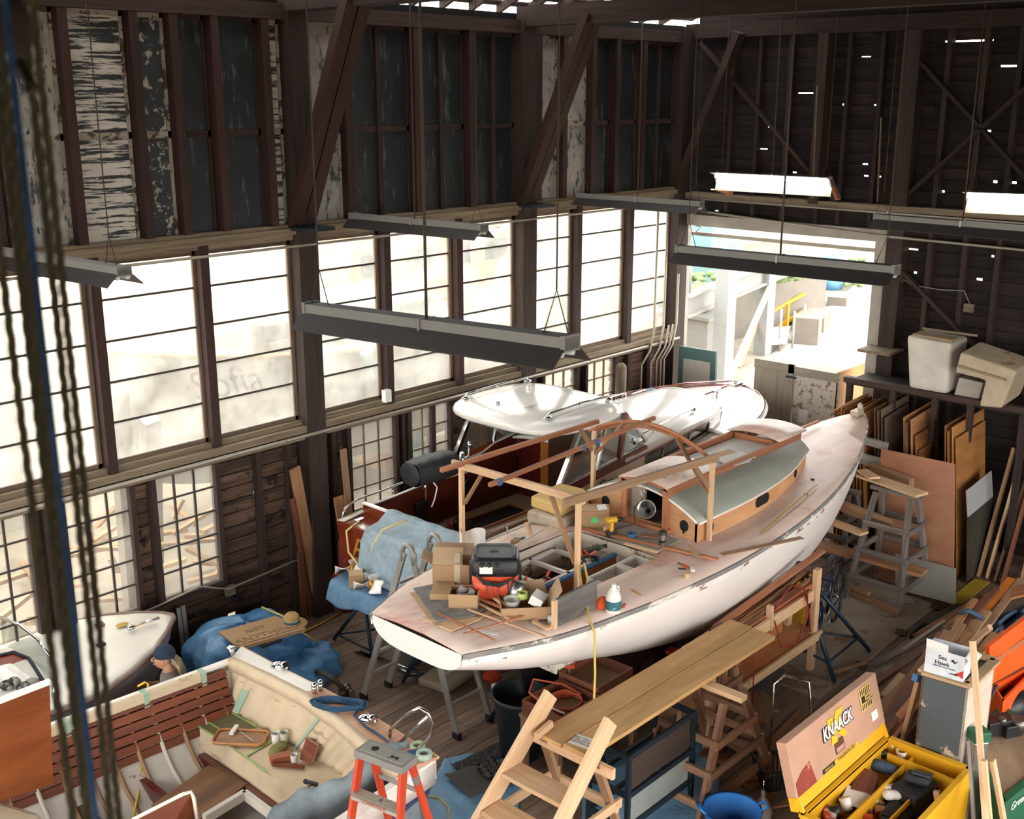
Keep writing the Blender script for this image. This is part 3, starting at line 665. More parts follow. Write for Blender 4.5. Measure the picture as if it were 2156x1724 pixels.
for s in (-1,1):
    L=[];Bn=[]
    for x in xt: L.append([V((x,QY+s*hw(x),zsC(x)-.02)),V((x,QY+s*(hw(x)),zr(x)+(.0 if x>11.2 else .0)))])
    mb=MB(); mb.loft(L,False,False,False); mb.build('cabin_side',m_cream,cr,solid=.015)
    mb=MB(); mb.loft([[V((x,QY+s*(hw(x)+.012),zr(x)-.075)),V((x,QY+s*(hw(x)+.012),zr(x)-.01))] for x in xt],False,False,False); mb.build('mahogany_band',m_mahog,cr,solid=.015)
    mb=MB(); mb.loft([[V((x,QY+s*(hw(x)+.012),zsC(x)+.045)),V((x,QY+s*(hw(x)+.012),zr(x)-.08))] for x in xt if x>11.65],False,False,False); wn=mb.build('cabin_window',plain('dark_window_glass','#191a1b',.06,coat=1),cr)
    for x in (12.2,12.9,13.5): MB().bar((x,QY+s*(hw(x)+.02),zsC(x)+.05),(x+.04,QY+s*(hw(x)+.02),zr(x)-.07),.02,.02,(1,0,0)).build('window_post',m_chrome,wn)
    MB().tube([(11.7,QY+s*(hw(11.7)-.12),zr(11.7)+.16),(12.2,QY+s*(hw(12.2)-.14),zr(12.2)+.17),(13.3,QY+s*(hw(13.3)-.14),zr(13.3)+.17)],.012,6).cyl((12.2,QY+s*(hw(12.2)-.14),zr(12.2)+.1),(12.2,QY+s*(hw(12.2)-.14),zr(12.2)+.17),.01).ell((13.32,QY+s*(hw(13.3)-.14),zr(13.3)+.15),(.06,.025,.03)).ell((11.68,QY+s*(hw(11.7)-.12),zr(11.7)+.14),(.06,.025,.03)).build('roof_handrail',m_chrome,cr)
mb=MB(); mb.slab([(14.05,QY-hw(14)*.95,zr(14)),(14.05,QY+hw(14)*.95,zr(14)),(14.35,QY+.42,1.86),(14.35,QY-.42,1.86)],.02,(-1,0,0)); mb.build('front_window',plain('dark_front_glass','#2a2c2e',.08,coat=1),cr)
for s in (-1,0,1): MB().bar((14.07,QY+s*hw(14)*.95,zr(14)),(14.38,QY+s*.44,1.85),.04,.04).build('front_window_post',m_chrome if s else m_mahog,cr)
MB().loft([[V((x,QY+hw(x)*k/8,zr(x)+(.15*itp(x,[10.8,11.5],[.2,1]))*(1-abs(k/8)**2.6))) for k in range(-8,9)] for x in (11.1,11.22)],False,False,True).build('roof_aft_edge',m_white,cr,solid=.03)
MB().box((12.9,QY+.35,2.2),(.22,.1,.03)).build('roof_vent',m_white,cr,bevel=.01)
# hardtop
hcx,hcy=10.62,9.34
def hring(r,z,dx=0):
    o=[]
    for k in range(48):
        a=2*PI*k/48; c,s=cos(a),sin(a); n=3.4; q=(abs(c)**n+abs(s)**n)**(-1/n); o.append(V((hcx+dx+.89*r*q*c,hcy+.99*r*q*s,z+(0.03 if c<0 else 0)*abs(c)*0)))
    return o
mb=MB(); mb.loft([hring(.86,2.56),hring(.97,2.555),hring(1.0,2.58),hring(1.005,2.62),hring(.985,2.66),hring(.93,2.70),hring(.8,2.74),hring(.6,2.775),hring(.35,2.80),hring(.1,2.81)],True,True,True)
ht=mb.build('hardtop',m_white,cr)
for s in (-1,1):
    y=hcy+s*.70; MB().tube([(10.0,y,2.76),(10.06,y,2.80),(10.62,y,2.815),(11.18,y,2.80),(11.24,y,2.76)],.014,6).cyl((10.62,y,2.74),(10.62,y,2.81),.012).ell((10.02,y,2.75),(.07,.03,.025)).ell((11.22,y,2.75),(.07,.03,.025)).build('hardtop_handrail',m_chrome,ht)
MB().tube([(10.05,9.05,2.79),(11.0,9.05,2.795),(11.25,9.3,2.775)],.006,5).build('seam_bead',m_alu,ht)
MB().cyl((10.75,9.6,2.79),(10.75,9.6,2.85),.045,.03).build('vent_cap',m_white,ht); MB().cyl((10.05,9.5,2.74),(10.05,9.5,2.80),.02,.03).build('antenna_base',m_alu,ht)
# wheelhouse side frames
for s in (-1,1):
    y=QY+s*.90; b=[(9.98,1.86),(11.45,1.98)]; tp=[(10.42,2.58),(11.30,2.58)]
    MB().bar((b[0][0],y,b[0][1]),(tp[0][0],y,tp[0][1]),.05,.06,(0,1,0)).build('windshield_post',m_chrome,cr)
    MB().bar((10.75,y,1.93),(10.95,y,2.58),.03,.03,(0,1,0)).build('windshield_post',m_chrome,cr)
    MB().bar((11.22,y,1.96),(11.32,y,2.58),.05,.07,(0,1,0)).build('windshield_post',m_mahog,cr)
    MB().bar((b[0][0],y,b[0][1]),(11.8,y,2.02),.05,.05,(0,1,0)).build('window_sill',m_mahog,cr)
    MB().bar((9.98,y,1.90),(11.75,y,2.05),.03,.02,(0,1,0)).build('sill_strip',m_chrome,cr)
    MB().slab([(10.0,y,1.9),(11.25,y,1.99),(11.3,y,2.57),(10.42,y,2.57)],.006,(0,1,0)).build('side_glass',m_glassd,cr)
    MB().bar((11.32,y*1,2.58),(11.85,QY+s*.86,2.08),.035,.04,(0,1,0)).build('windshield_post',m_chrome,cr)
MB().slab([(11.82,QY-.84,2.12),(11.82,QY+.84,2.12),(11.34,QY+.86,2.57),(11.34,QY-.86,2.57)],.006,(1,0,0)).build('windshield_glass',m_glassd,cr)
MB().bar((11.6,8.5,2.10),(11.85,8.52,2.07),.06,.05).build('windshield_bracket',m_chrome,cr,bevel=.01)
MB().tube([(10.9,8.85,2.0),(10.95,8.75,2.1),(11.1,8.75,2.1),(11.15,8.85,1.95)],.02,6).build('dash_bracket',m_mahog,cr)
# side rails
for s in (-1,1):
    y=QY+s*.94; L=[(8.12,y,1.57),(8.18,y,1.68),(8.38,y,1.74)]+[(x,QY+s*(hbC(x)-.04),zsC(x)+.16) for x in (8.8,9.4,10.0)]; MB().tube(L,.014,6).cyl((9.0,QY+s*(hbC(9)-.04),1.57),(9.0,QY+s*(hbC(9)-.04),1.74),.01).cyl((9.8,QY+s*(hbC(9.8)-.04),1.59),(9.8,QY+s*(hbC(9.8)-.04),1.75),.01).build('side_rail',m_chrome,cr)
# lettering on the transom
text('lettering','E',.42,(8.03,9.93,1.28),(0,-1,0),(0,0,1),m_brass,cr,shear=.4,ext=.004)
text('lettering','Cara',.16,(10.9,8.42,1.74),(1,0,.02),(0,0,1),m_ink,cr,shear=.5,ext=.003)
MB().box((8.2,10.05,1.585),(.12,.06,.02)).build('aft_cleat',m_chrome,cr)
# swim platform
sp=MB().prism([(7.68,8.6),(8.06,8.55),(8.06,10.15),(7.86,10.15),(7.72,10.0),(7.66,9.7)],.96,1.0).build('swim_platform',m_mahog,cr,bevel=.01)
for (a,b) in ((7.92,10.05),(7.8,9.9)): MB().cyl((a,b,1.0),(a,b,1.003),.05).build('platform_hole',m_dark,sp)
# supports under the cruiser
def stand(x,y,h,label,mat=None,k=.42,g='boat stands under the hulls',a0=0):
    o=T('boat_stand',label,'stand',(x,y,0),a0,g); fe=[(k*cos(2*PI*i/3),k*sin(2*PI*i/3),0.015) for i in range(3)]
    for f in fe: MB().cyl(f,(0,0,h*.82),.022).build('leg',mat or m_bluestl,o,local=True)
    mb=MB()
    for i in range(3):
        p,q=V(fe[i]),V(fe[(i+1)%3]); t=.12; mb.cyl(p.lerp(V((0,0,h*.82)),t),q.lerp(V((0,0,h*.82)),t),.012)
    mb.build('brace',mat or m_bluestl,o,local=True); MB().cyl((0,0,h*.7),(0,0,h-.03),.015).build('screw',m_screw,o,local=True)
    MB().box((0,0,h-.02),(.12,.12,.04)).build('pad',m_steel if k>.9 else m_orange,o,local=True); return o
stand(8.15,9.95,.72,'blue steel boat stand below the far stern corner of the mahogany cruiser')
stand(8.2,8.85,.72,'blue steel boat stand below the near stern corner of the mahogany cruiser',a0=1)
for i,(x,y) in enumerate(((10,9.35),(12.5,9.35))): 
    o=MB().bx(x-.15,x+.15,y-.5,y+.5,0,.62).build('keel_block',m_brownhorse); tag(o,'stacked timber block carrying the cruiser keel, '+('aft one' if i==0 else 'forward one'),'block','keel blocks under the cruiser')
# blanket over the transom
m_blan=cloth('grey_blue_moving_blanket','#a9bac4','#8398a6',90,.9,quilt=True); m_blan2=cloth('blue_moving_blanket','#6f92ad','#53779a',90,.9,quilt=True)
prof=[(8.60,1.60),(8.50,1.70),(8.42,1.715),(8.25,1.61),(8.05,1.585),(7.99,1.45),(7.97,1.2),(7.96,1.05),(7.9,1.03)]
def blf(u,v):
    t=u*(len(prof)-1); i=min(int(t),len(prof)-2); a,b=prof[i],prof[i+1]; q=t-i; x=lerp(a[0],b[0],q); z=lerp(a[1],b[1],q)
    y=lerp(lerp(9.72,9.80,u),8.46,v); k=.025*sin(v*17+u*4)*max(0,u-.4); return V((x-abs(k)-.012+.0*u,y+.02*sin(u*9),z+.012+.005*sin(v*23+u*5)))
tag(MB().grid(blf,60,60).build('moving_blanket',m_blan,solid=.012),'pale blue quilted blanket draped over the cruiser transom','blanket')
def bl2(u,v):
    y=lerp(8.35,9.95,v); x=lerp(8.0,7.55,u); z=1.02+.012*sin(v*19+u*3); 
    if u>.78: x=7.62-.04*sin((u-.78)*6)+.015*sin(v*21); z=1.02-(u-.78)*(1.0+.2*sin(v*9))
    if v<.12 and u<=.78: z-= (.12-v)*.6
    return V((x,y+.03*sin(u*7),z))
tag(MB().grid(bl2,30,40).build('moving_blanket',m_blan2,solid=.012),'blue quilted blanket covering the swim platform behind the cruiser','blanket')
# covered grill, table
gr=T('covered_grill','black zipped cover over a grill on the far cockpit rail of the cruiser','grill',(9.2,9.85,1.85))
def gf(u,v):
    a=u*2*PI; w=.30*(1-abs(2*v-1)**6*.25); r=(abs(cos(a))**3+abs(sin(a))**3)**(-1/3)
    return V((lerp(-.34,.34,v),.2*r*cos(a)*(1-.12*abs(2*v-1)),.19+.17*r*sin(a)*(1-.1*abs(2*v-1))+.008*sin(v*20+a*3)))
mb=MB(); mb.grid(gf,24,14); mb.ell((-.34,0,.19),(.03,.18,.155)).ell((.34,0,.19),(.03,.18,.155)); mb.build('cover',cloth('black_canvas_cover','#24272a','#17191b',30,.6),gr,local=True)
text('lettering','MAGMA',.07,(9.28,9.672,2.10),(1,0,0),(0,.45,1),m_inkw,gr)
MB().tube([(9.1,9.7,1.92),(9.13,9.66,1.85),(9.08,9.66,1.70),(9.03,9.66,1.62)],.01,5).build('pull_cord',m_rag,gr)
MB().cyl((9.2,9.95,1.6),(9.2,9.95,1.9),.02).build('mount',m_chrome,gr)
tb=T('cockpit_table','small butcher-block table on a chrome post in the cruiser cockpit','table',(P(912,1093,1.1)))
b=P(912,1093,1.1); zt2=1.80; c=P(940,995,zt2)
MB().box((c.x,c.y,zt2),(.42,.28,.045),rad(-6)).build('table_top',wood('butcher_block','#c09a68','#e2c79b',.5,g=5),tb,bevel=.006)
MB().cyl((b.x,b.y,1.1),(b.x,b.y,zt2),.028).cyl((b.x,b.y,1.1),(b.x,b.y,1.12),.08).build('post',m_chrome,tb)
c=P(982,990,1.83); MB().box((c.x,c.y,1.83),(.3,.18,.012),rad(-6)).build('metal_tray',m_alu,tb); c=P(973,985,1.85)
MB().cyl((c.x,c.y,1.84),(c.x,c.y,2.06),.035).tube([(c.x,c.y,1.98),(c.x+.12,c.y,1.98),(c.x+.14,c.y,2.1)],.015,6).ell((c.x+.14,c.y,2.13),(.035,.035,.05)).build('rod_holder',m_chrome,tb)
# ================= open launch being refinished (lower left) ============================
m_papr=paint('brown_masking_paper','#d2bd9e',.8,var=.07,sc=4,wear=('#ad9472',3,.6,(.5,.5,4)))
m_slat=wood('mahogany_slat','#5a2812','#8e4721',.6,coat=0,g=8,amt=.12)
m_hullw=paint('old_white_bilge','#d5cdbf',.8,wear=('#8e7b66',5,.62,(1,1,2)),var=.08)
m_navy=paint('blue_hull_paint','#1e3a74',.35,coat=.3,var=.05)
LZ=1.0
ob=T('open_launch','open wooden launch with brown masking paper over its stern seat and slatted mahogany sides','boat',(4.6,7.8,0))
HB=lambda x: itp(x,[1.6,3,5,5.88],[1.2,1.63,1.47,1.40]); OC=7.72
mb=MB(); xs_=[1.6+(5.88-1.6)*i/16 for i in range(17)]
def orng(x,e=0):
    return [V((x,OC+s*(HB(x)+e)*max(0,cos(t))**.45,LZ-.02-(LZ-.12)*sin(t)**1.6)) for s,t in [(-1,k/8*PI/2) for k in range(9)]+[(1,(7-k)/8*PI/2) for k in range(8)]]
mb.loft([orng(x) for x in xs_],False,False,True); r0=orng(5.88); mb.add(r0,[tuple(range(len(r0)))]); mb.build('hull',m_hullw,ob,solid=.02)
mb=MB(); mb.bx(5.88,5.92,OC-1.38,OC+1.38,.8,LZ).build('transom_topside',m_whull,ob)
mb=MB(); mb.slab([(5.90,OC-1.37,.8),(5.90,OC+1.37,.8),(5.90,OC+.8,.14),(5.90,OC-.8,.14)],.03,(1,0,0)); mb.build('transom_bottom',m_navy,ob)
mb=MB(); mb.loft([[V((x,OC-HB(x)-.012,LZ)),V((x,OC-HB(x)*.995-.012,.78))] for x in xs_],False,False,True); mb.build('topside_paint',m_whull,ob,solid=.01)
MB().loft([orng(x,.022)[2:8] for x in xs_],False,False,True).build('bottom_paint',m_navy,ob)
# gunwales
for s in (-1,1):
    MB().loft([[V((x,OC+s*(HB(x)+.02),LZ)),V((x,OC+s*(HB(x)+.02),LZ+.03)),V((x,OC+s*(HB(x)-.05),LZ+.03)),V((x,OC+s*(HB(x)-.05),LZ))] for x in xs_],True,True,False).build('gunwale',m_whull,ob)
    for k in range(6):
        z1=LZ-.02-k*.088; MB().loft([[V((x,OC+s*(HB(x)*(1-.02*k)-.06),z1)),V((x,OC+s*(HB(x)*(1-.02*k)-.075),z1)),V((x,OC+s*(HB(x)*(1-.02*(k+1))-.075),z1-.07)),V((x,OC+s*(HB(x)*(1-.02*(k+1))-.06),z1-.07))] for x in xs_ if x<5.8],True,True,False).build('side_slat',m_slat,ob)
    MB().loft([[V((x,OC+s*(HB(x)-.045),LZ-.03)),V((x,OC+s*(HB(x)*.9-.05),LZ-.52))] for x in xs_ if x<5.8],False,False,True).build('slat_gap_shade',m_dark,ob)  # added dark sheet; its colour puts shade into the slat gaps
    x=2.0
    while x<5.6:
        mb=MB(); pr=orng(x,-.05)[::(1 if s<0 else -1)][1:8]; mb.tube([p+V((0,0,.0)) for p in pr],.022,4); mb.build('rib',m_pine2 if int(x*10)%4 else m_hullw,ob); x+=.235
MB().loft([[V((x,OC+HB(x)-.045,LZ+.035)),V((x,OC+HB(x)-.085,LZ+.03)),V((x,OC+HB(x)-.09,LZ-.09))] for x in xs_ if 3.6<x<5.4],False,False,False).build('masking_strip',m_papr,ob,solid=.004)
for x in (4.0,4.75,5.35): MB().bx(x,x+.05,OC+HB(x)-.10,OC+HB(x)+.0,LZ-.12,LZ+.042).build('tape_piece',m_tape,ob)
# stern deck strip
p=[P(*q,LZ+.03) for q in ((492,1384),(508,1364),(921,1596),(905,1616),(770,1558),(645,1458))]
dk=MB(); A=[P(*q,LZ+.04) for q in ((490,1384),(570,1420),(645,1458),(720,1510),(790,1572),(850,1625))]; B_=[P(*q,LZ+.04) for q in ((508,1364),(590,1407),(680,1452),(760,1496),(845,1548),(921,1596))]
MB().loft([[a,b] for a,b in zip(A[:3],B_[:3])],False,False,False).build('stern_deck',m_whull,ob,solid=.03)
MB().loft([[a,b] for a,b in zip(A[2:],B_[2:])],False,False,False).build('bare_stern_deck',wood('bare_stern_planks','#a8765a','#d5a887',.5,g=12,amt=.05),ob,solid=.03,label='sanded bare wood half of the stern deck')
MB().tube([b+V((.01,0,0)) for b in B_],.014,5).build('edge_strip',m_pine,ob)
# papered seat back
Tt=[a+V((0,0,.0)) for a in A]; Bt=[P(*q,.55) for q in ((460,1478),(520,1512),(585,1550),(650,1588),(723,1632),(760,1655))]
def pf(u,v):
    t=u*5; i=min(int(t),4); q=t-i; a=Tt[i].lerp(Tt[i+1],q); b=Bt[i].lerp(Bt[i+1],q); r=a.lerp(b,v); r.x-=.03*abs(sin(u*46+2*sin(u*9)))*(.25+sin(u*13)**2)*min(1,v*3+.15)+.05*(0 if v>.08 else 0); return r
MB().grid(pf,110,8).build('papered_seat_back',m_papr,ob,solid=.006)
MB().loft([[a+V((.0,0,.012)),a+V((-.07,0,.0)),a+V((-.09,0,-.09))] for a in Tt],False,False,True).build('paper_fold',m_papr,ob,solid=.006)
for i,(u,v0,v1,w) in enumerate(((.515,0,1,.004),(.12,.45,.95,.02))):
    q=[pf(u,v0),pf(u,v1),pf(u+.012+w,v1),pf(u+.012+w,v0)]; MB().slab([k+V((-.02,0,0)) for k in q],.004,(1,0,0)).build('tape_strip',m_tape,ob)
S=[P(*q,.55) for q in ((372,1500),(460,1476),(592,1553),(723,1632),(760,1655),(690,1724),(600,1650),(470,1560))]
MB().slab([s for s in S],.03).build('papered_seat',m_papr,ob)
fr_=[S[0],S[7],S[6],S[5]]; MB().loft([[a,a+V((-.05,-.01,-.18)),a+V((.02,0,-.42))] for a in fr_],False,False,False).build('papered_seat_front',m_papr,ob,solid=.006)
MB().slab([P(*q,.556) for q in ((372,1500),(455,1480),(540,1530),(462,1556))],.004).build('green_taped_panel',wood('green_taped_board','#6b6a48','#98895f',.7),ob)
g=MB()
for a,b in (((372,1500),(462,1556)),((395,1494),(485,1548)),((372,1500),(455,1480)),((455,1480),(540,1530)),((520,1590),(600,1545)),((470,1560),(560,1625))): g.bar(P(*a,.562),P(*b,.562),.022,.004)
g.build('tape_outline',paint('green_tape','#9cb86a',.7),ob)
# floor frames
f=MB().bx(3.0,5.6,7.2,7.3,.16,.3).bx(3.0,5.6,8.3,8.4,.16,.3)
f.build('bilge_stringer',m_brownhorse,ob)
for x in (3.3,3.9,4.5,5.1): MB().bx(x,x+.07,6.8,9.0,.2,.34).build('floor_timber',m_mahogd,ob)
MB().slab([P(*q,.37) for q in ((318,1695),(440,1610),(520,1650),(420,1724))],.012).build('loose_ply_panel',wood('brown_ply','#5a3a22','#8f6238',.7,g=3),ob)
MB().bar(P(430,1724,.6),P(515,1672,.6),.05,.08).bar(P(515,1672,.6),P(585,1724,.6),.05,.08).build('white_frame',m_hullw,ob)
# forward seat backs
o=T('launch_seat_back','orange-brown seat back with rounded white edge at the bottom of the photo','seat back',P(350,1724,.55))
MB().slab([P(282,1724,.95),P(402,1668,1.05),P(412,1724,.75),P(330,1790,.65)],.03,(-.3,-.6,0)).build('panel',m_slat,o); MB().tube([P(278,1726,.96),P(385,1672,1.06),P(402,1667,1.06),P(408,1680,1.02),P(416,1730,.78)],.016,6).build('edge_moulding',m_cream,o)
PYy=lambda x,y:V((0,0,HC))+ray(x,y)*(8.75/ray(x,y).y)
o=T('engine_box_panel','big varnished mahogany panel at the left edge beside the hanging ropes','panel',P(50,1560,.6))
MB().slab([PYy(-40,1492),PYy(104,1436),PYy(112,1650),PYy(-40,1700)],.04,(0,1,0)).build('panel',wood('panel_mahogany','#6e3516','#9a5526',.3,coat=.5,g=5,amt=.03),o); MB().bar(PYy(-40,1490),PYy(106,1434),.06,.03).build('white_cap',m_white,o)
o=T('helm_seat','rounded tan helm seat cushion at the bottom left corner','seat',P(0,1700,.7)); a=P(-10,1720,.9); MB().box((a.x,a.y,.78),(.5,.55,.16),rad(20)).build('cushion',plain('tan_vinyl','#b09f87',.5),o,bevel=.07); MB().box((a.x,a.y,.45),(.35,.4,.5),rad(20)).build('seat_box',m_mahogd,o)
# things on the launch ---------------------------------------------------------
def on(px,py,z): return P(px,py,z)
def cup(px,py,z,h,r,mat,label,cat='cup',dark=None,grp='cups in the launch'):
    c=on(px,py,z); o=MB().lathe([(0,0),(r*.75,0),(r,h),(r*.93,h),(r*.7,.01),(0,.01)],c,18).build('paper_cup',mat,bevel=0); tag(o,label,cat,grp); return o
SZ=.562
cup(582,1568,SZ,.13,.045,m_paperw,'white paper cup with brown band on the launch seat, nearest the far end')
cup(599,1566,SZ,.13,.045,plain('milky_plastic','#c8c6ad',.5),'translucent cup beside the white cup on the papered seat')
cup(620,1608,SZ,.10,.036,m_paperw,'small white cup of fastenings among wood blocks on the seat')
tr=T('wooden_tray','rounded oblong wooden tray with tools on the green taped board','tray',P(507,1556,SZ))
def rr_(w,d,r,n=5): return [(sx*(w/2-r)+r*cos(a0+k*PI/2/n),sy*(d/2-r)+r*sin(a0+k*PI/2/n)) for sx,sy,a0 in ((1,1,0),(-1,1,PI/2),(-1,-1,PI),(1,-1,1.5*PI)) for k in range(n+1)]
trR=rotm(rad(-52)); MB().prism(rr_(.50,.25,.06),0,.012,trR,P(507,1556,SZ)).build('tray_base',m_pine2,tr); MB().tube([P(507,1556,SZ)+trR@V((x,y,.025)) for x,y in rr_(.50,.25,.06)],.012,6,closed=True).build('tray_rim',m_teak,tr)
tag(MB().bar(P(487,1545,.60),P(499,1528,.60),.04,.03).build('plane_block',m_paperw),'white handled scraper lying on the tray','scraper'); tag(MB().bar(P(505,1540,.595),P(532,1560,.595),.012,.008).build('steel_rule',m_alu),'steel rule lying on the wooden tray','ruler')
tag(MB().bar(P(569,1600,.60),P(612,1590,.60),.09,.06).build('wood_block',m_mahog and wood('block_red','#7a3a20','#b06a48',.6)),'reddish wood block beside the small cup','wood block')
tag(MB().bar(P(575,1608,.58),P(640,1615,.58),.03,.03).build('wood_strip',m_slat),'narrow mahogany strip in front of the wood block','wood strip')
tag(MB().slab([P(644,1552,.75),P(672,1570,.75),P(655,1611,.58),P(630,1598,.58)],.035,(.6,.1,0)).build('wood_sample',wood('sample_mahogany','#5a281a','#93513b',.35,coat=.4),bevel=.005),'dark varnished board leaning upright on the papered seat back','board')
o=tag(MB().ell(P(585,1578,.60),(.13,.08,.04),rotm(.5)).build('cloth_bundle',cloth('olive_rag','#8c8448','#6a6538',30)),'crumpled olive cloth behind the wood block','rag')
hm=T('claw_hammer','claw hammer lying on the papered seat near the gray cloth','hammer',P(640,1660,.56)); MB().tube([P(628,1680,.585),P(655,1650,.585)],.013,6).build('handle',m_brownhorse,hm); MB().bar(P(642,1645,.59),P(668,1652,.59),.03,.03).ell(P(643,1645,.59),.022).build('head',m_steel,hm)
DZ=LZ+.05
def vent(px,py,label):
    c=P(px,py,DZ); o=MB().ell(c,(.10,.05,.07),rotm(rad(-60)),n=18,z0=0).cyl(c+V((.02,-.08,.035)),c+V((.02,-.02,.035)),.045,.045).build('chrome_vent',m_chrome); tag(o,label,'vent','chrome clamshell vents')
vent(589,1406,'chrome clamshell vent on the white half of the stern deck'); vent(773,1518,'chrome clamshell vent on the bare half of the stern deck')
tag(MB().tube([P(290,1445,LZ+.05),P(305,1436,LZ+.07),P(312,1440,LZ+.05),P(308,1480,.85),P(312,1530,.65),P(300,1590,.5),P(295,1650,.3),P(280,1724,.22)],.011,6).build('yellow_cable',plain('launch_yellow_cord','#e0b93a',.5)),'yellow cord hanging over the slatted side into the launch','cord')
for (q,l) in (((662,1460),'white capped chrome post on the stern deck'),((675,1454),'short chrome knob beside the capped post')):
    tag(MB().cyl(P(*q,DZ),P(*q,DZ)+V((0,0,.09)),.022,.028).ell(P(*q,DZ)+V((0,0,.09)),.03).build('deck_fitting',m_chrome),l,'deck fitting')
tag(MB().cyl(P(488,1378,DZ),P(488,1378,DZ)+V((0,0,.08)),.03,.035).ell(P(488,1378,DZ)+V((0,0,.08)),(.05,.05,.02)).build('stern_light',m_chrome),'chrome mushroom fitting at the far stern corner of the launch','deck fitting')
c=P(712,1487,DZ+.02); ro=MB()
for k in range(7):
    r1=.20+.012*k; ro.tube([c+rotm(rad(-55))@V((r1*cos(a*PI/12),.36*r1*sin(a*PI/12)+.004*k,.012*(k%4)+.006*sin(a))) for a in range(24)],.011,6,closed=True)
ro.tube([c+V((.1,-.2,.02)),P(745,1505,DZ+.02),P(770,1530,DZ+.02),P(800,1548,DZ+.02),P(830,1572,DZ+.02)],.011,6)
tag(ro.build('blue_rope_coil',cloth('blue_rope','#2d5373','#173149',60)),'coiled blue rope on the bare stern deck','rope')
hr=MB(); q=[P(820,1552,DZ),P(822,1536,DZ+.1),P(850,1508,DZ+.35),P(868,1498,DZ+.46),P(884,1490,DZ+.5),P(900,1500,DZ+.48),P(912,1524,DZ+.35),P(908,1545,DZ+.22),P(885,1572,DZ+.08),P(862,1588,DZ)]
hr.tube(q,.016,8).tube([P(838,1566,DZ),P(905,1505,DZ+.44)],.016,8); tag(hr.build('boarding_handrail',m_chrome),'bright looped chrome handrail at the stern corner of the launch','handrail')
def tape(px,py,z,r,h,mat,label,grp=None,R=None):
    c=P(px,py,z); o=MB().lathe([(r*.6,0),(r,0),(r,h),(r*.6,h),(r*.6,0)],c,24,R).build('tape_roll',mat); return tag(o,label,'tape roll',grp)
tape(880,1575,DZ,.065,.04,paint('lime_tape','#b5c59a',.6),'pale lime tape roll lying behind the green roll'); tape(893,1594,DZ+.01,.07,.05,paint('mint_tape','#b9cdb9',.6),'pale mint tape roll at the near stern corner of the launch')
tag(MB().ell(P(868,1590,DZ+.02),(.1,.07,.03)).build('blue_rag',cloth('blue_rag_cloth','#2c5a84','#1d3f60',50)),'crumpled dark blue rag beside the tape rolls','rag')
# grey cloth on the near gunwale
K=[(600,1690),(690,1640),(770,1575),(830,1545)]
def gc_(u,v):
    px=lerp(560,858,u); top=lerp(1724,1560,u**.8)-10*sin(u*9); q=P(px,top,1.12-.0*u); b=P(px+20-60*v,1900,.2); r=q.lerp(V((q.x-.1,q.y-.35,.15)),v); r.z+=.02*sin(u*31+v*5); r.y+=.05*sin(u*17+v*3)*v; return r
tag(MB().grid(gc_,50,20).build('dust_sheet',cloth('grey_dust_sheet','#8b959a','#6b767c',25),solid=.01),'mottled grey dust sheet hung over the near side of the launch','dust sheet')
# ================= runabout =====================================================
rb=T('runabout','small white-decked runabout with curved windshield beneath the left windows','motorboat',(4.4,10.3,0))
F=[(-160,1420),(-60,1385),(0,1359),(87,1328),(150,1308),(217,1297),(290,1291),(340,1292),(364,1296)]; N2=[(-60,1545),(20,1530),(108,1502),(160,1485),(210,1465),(275,1418),(326,1372),(352,1330),(366,1301)]
Z=.98
m_rdeck=paint('runabout_white_deck','#ece6da',.4,var=.03)
rows=[[P(*a,Z).lerp(P(*b,Z),k/8)+V((0,0,.06*(1-(k/4-1)**2)*min(1,(8-i)/3))) for k in range(9)] for i,(a,b) in enumerate(zip(F,N2))]
MB().loft(rows,False,False,True).build('deck',m_rdeck,rb,solid=.02)
edge=[r[0] for r in rows]+[r[-1] for r in rows[::-1]]
MB().tube(edge,.03,6).build('rub_rail',wood('dull_brown_rail','#6d5750','#a0877e',.6),rb)
cc=V((4.2,10.3,0)); MB().loft([[p,p+V((0,0,-.2))+(cc-p)*V((.04,.04,0)).x*V((1,1,0)),V((lerp(p.x,cc.x,.12),lerp(p.y,cc.y,.2),.5)),V((lerp(p.x,cc.x,.3),lerp(p.y,cc.y,.6),.2)),V((lerp(p.x,cc.x,.35),cc.y,.14))] for p in edge],False,False,True).build('hull',paint('grey_violet_hull','#8e8792',.5,var=.06),rb)
MB().tube([P(*q,z) for q,z in (((0,1298),1.35),((40,1315),1.37),((78,1345),1.36),((105,1380),1.32),((112,1412),1.1))],.014,6).tube([P(118,1425,1.3),P(112,1460,1.15),P(118,1492,1.0)],.014,6).build('windshield_frame',m_chrome,rb)
MB().loft([[P(*q,z),P(*q,z)+V((-.02,-.03,-.3))] for q,z in (((0,1298),1.35),((40,1315),1.37),((78,1345),1.36),((105,1380),1.32))],False,False,True).build('windshield',m_glassd,rb)
ck=[P(*q,Z+.05) for q in ((-40,1395),(30,1378),(62,1392),(92,1440),(100,1475),(-40,1500))]
MB().slab([p+V((0,0,.015)) for p in ck],.01).build('cockpit_opening',plain('red_brown_vinyl','#9a3a20',.5),rb); MB().slab([P(*q,Z+.08) for q in ((-40,1410),(22,1396),(60,1420),(88,1470),(-40,1494))],.01).build('cockpit_liner',m_white,rb); MB().tube([p+V((0,0,.03)) for p in ck],.018,6,closed=True).build('coaming',m_steel,rb)
bag=MB(); 
for q in ((15,1442),(30,1436),(50,1446),(66,1438),(74,1450)): bag.ell(P(*q,Z+.12),(.07,.06,.05),rotm(q[0]))
tag(bag.build('tool_clutter',paint('mixed_clutter','#9b948a',.6,wear=('#1c1b1b',4,.5))),'small heap of rags and cables in the runabout cockpit','clutter')
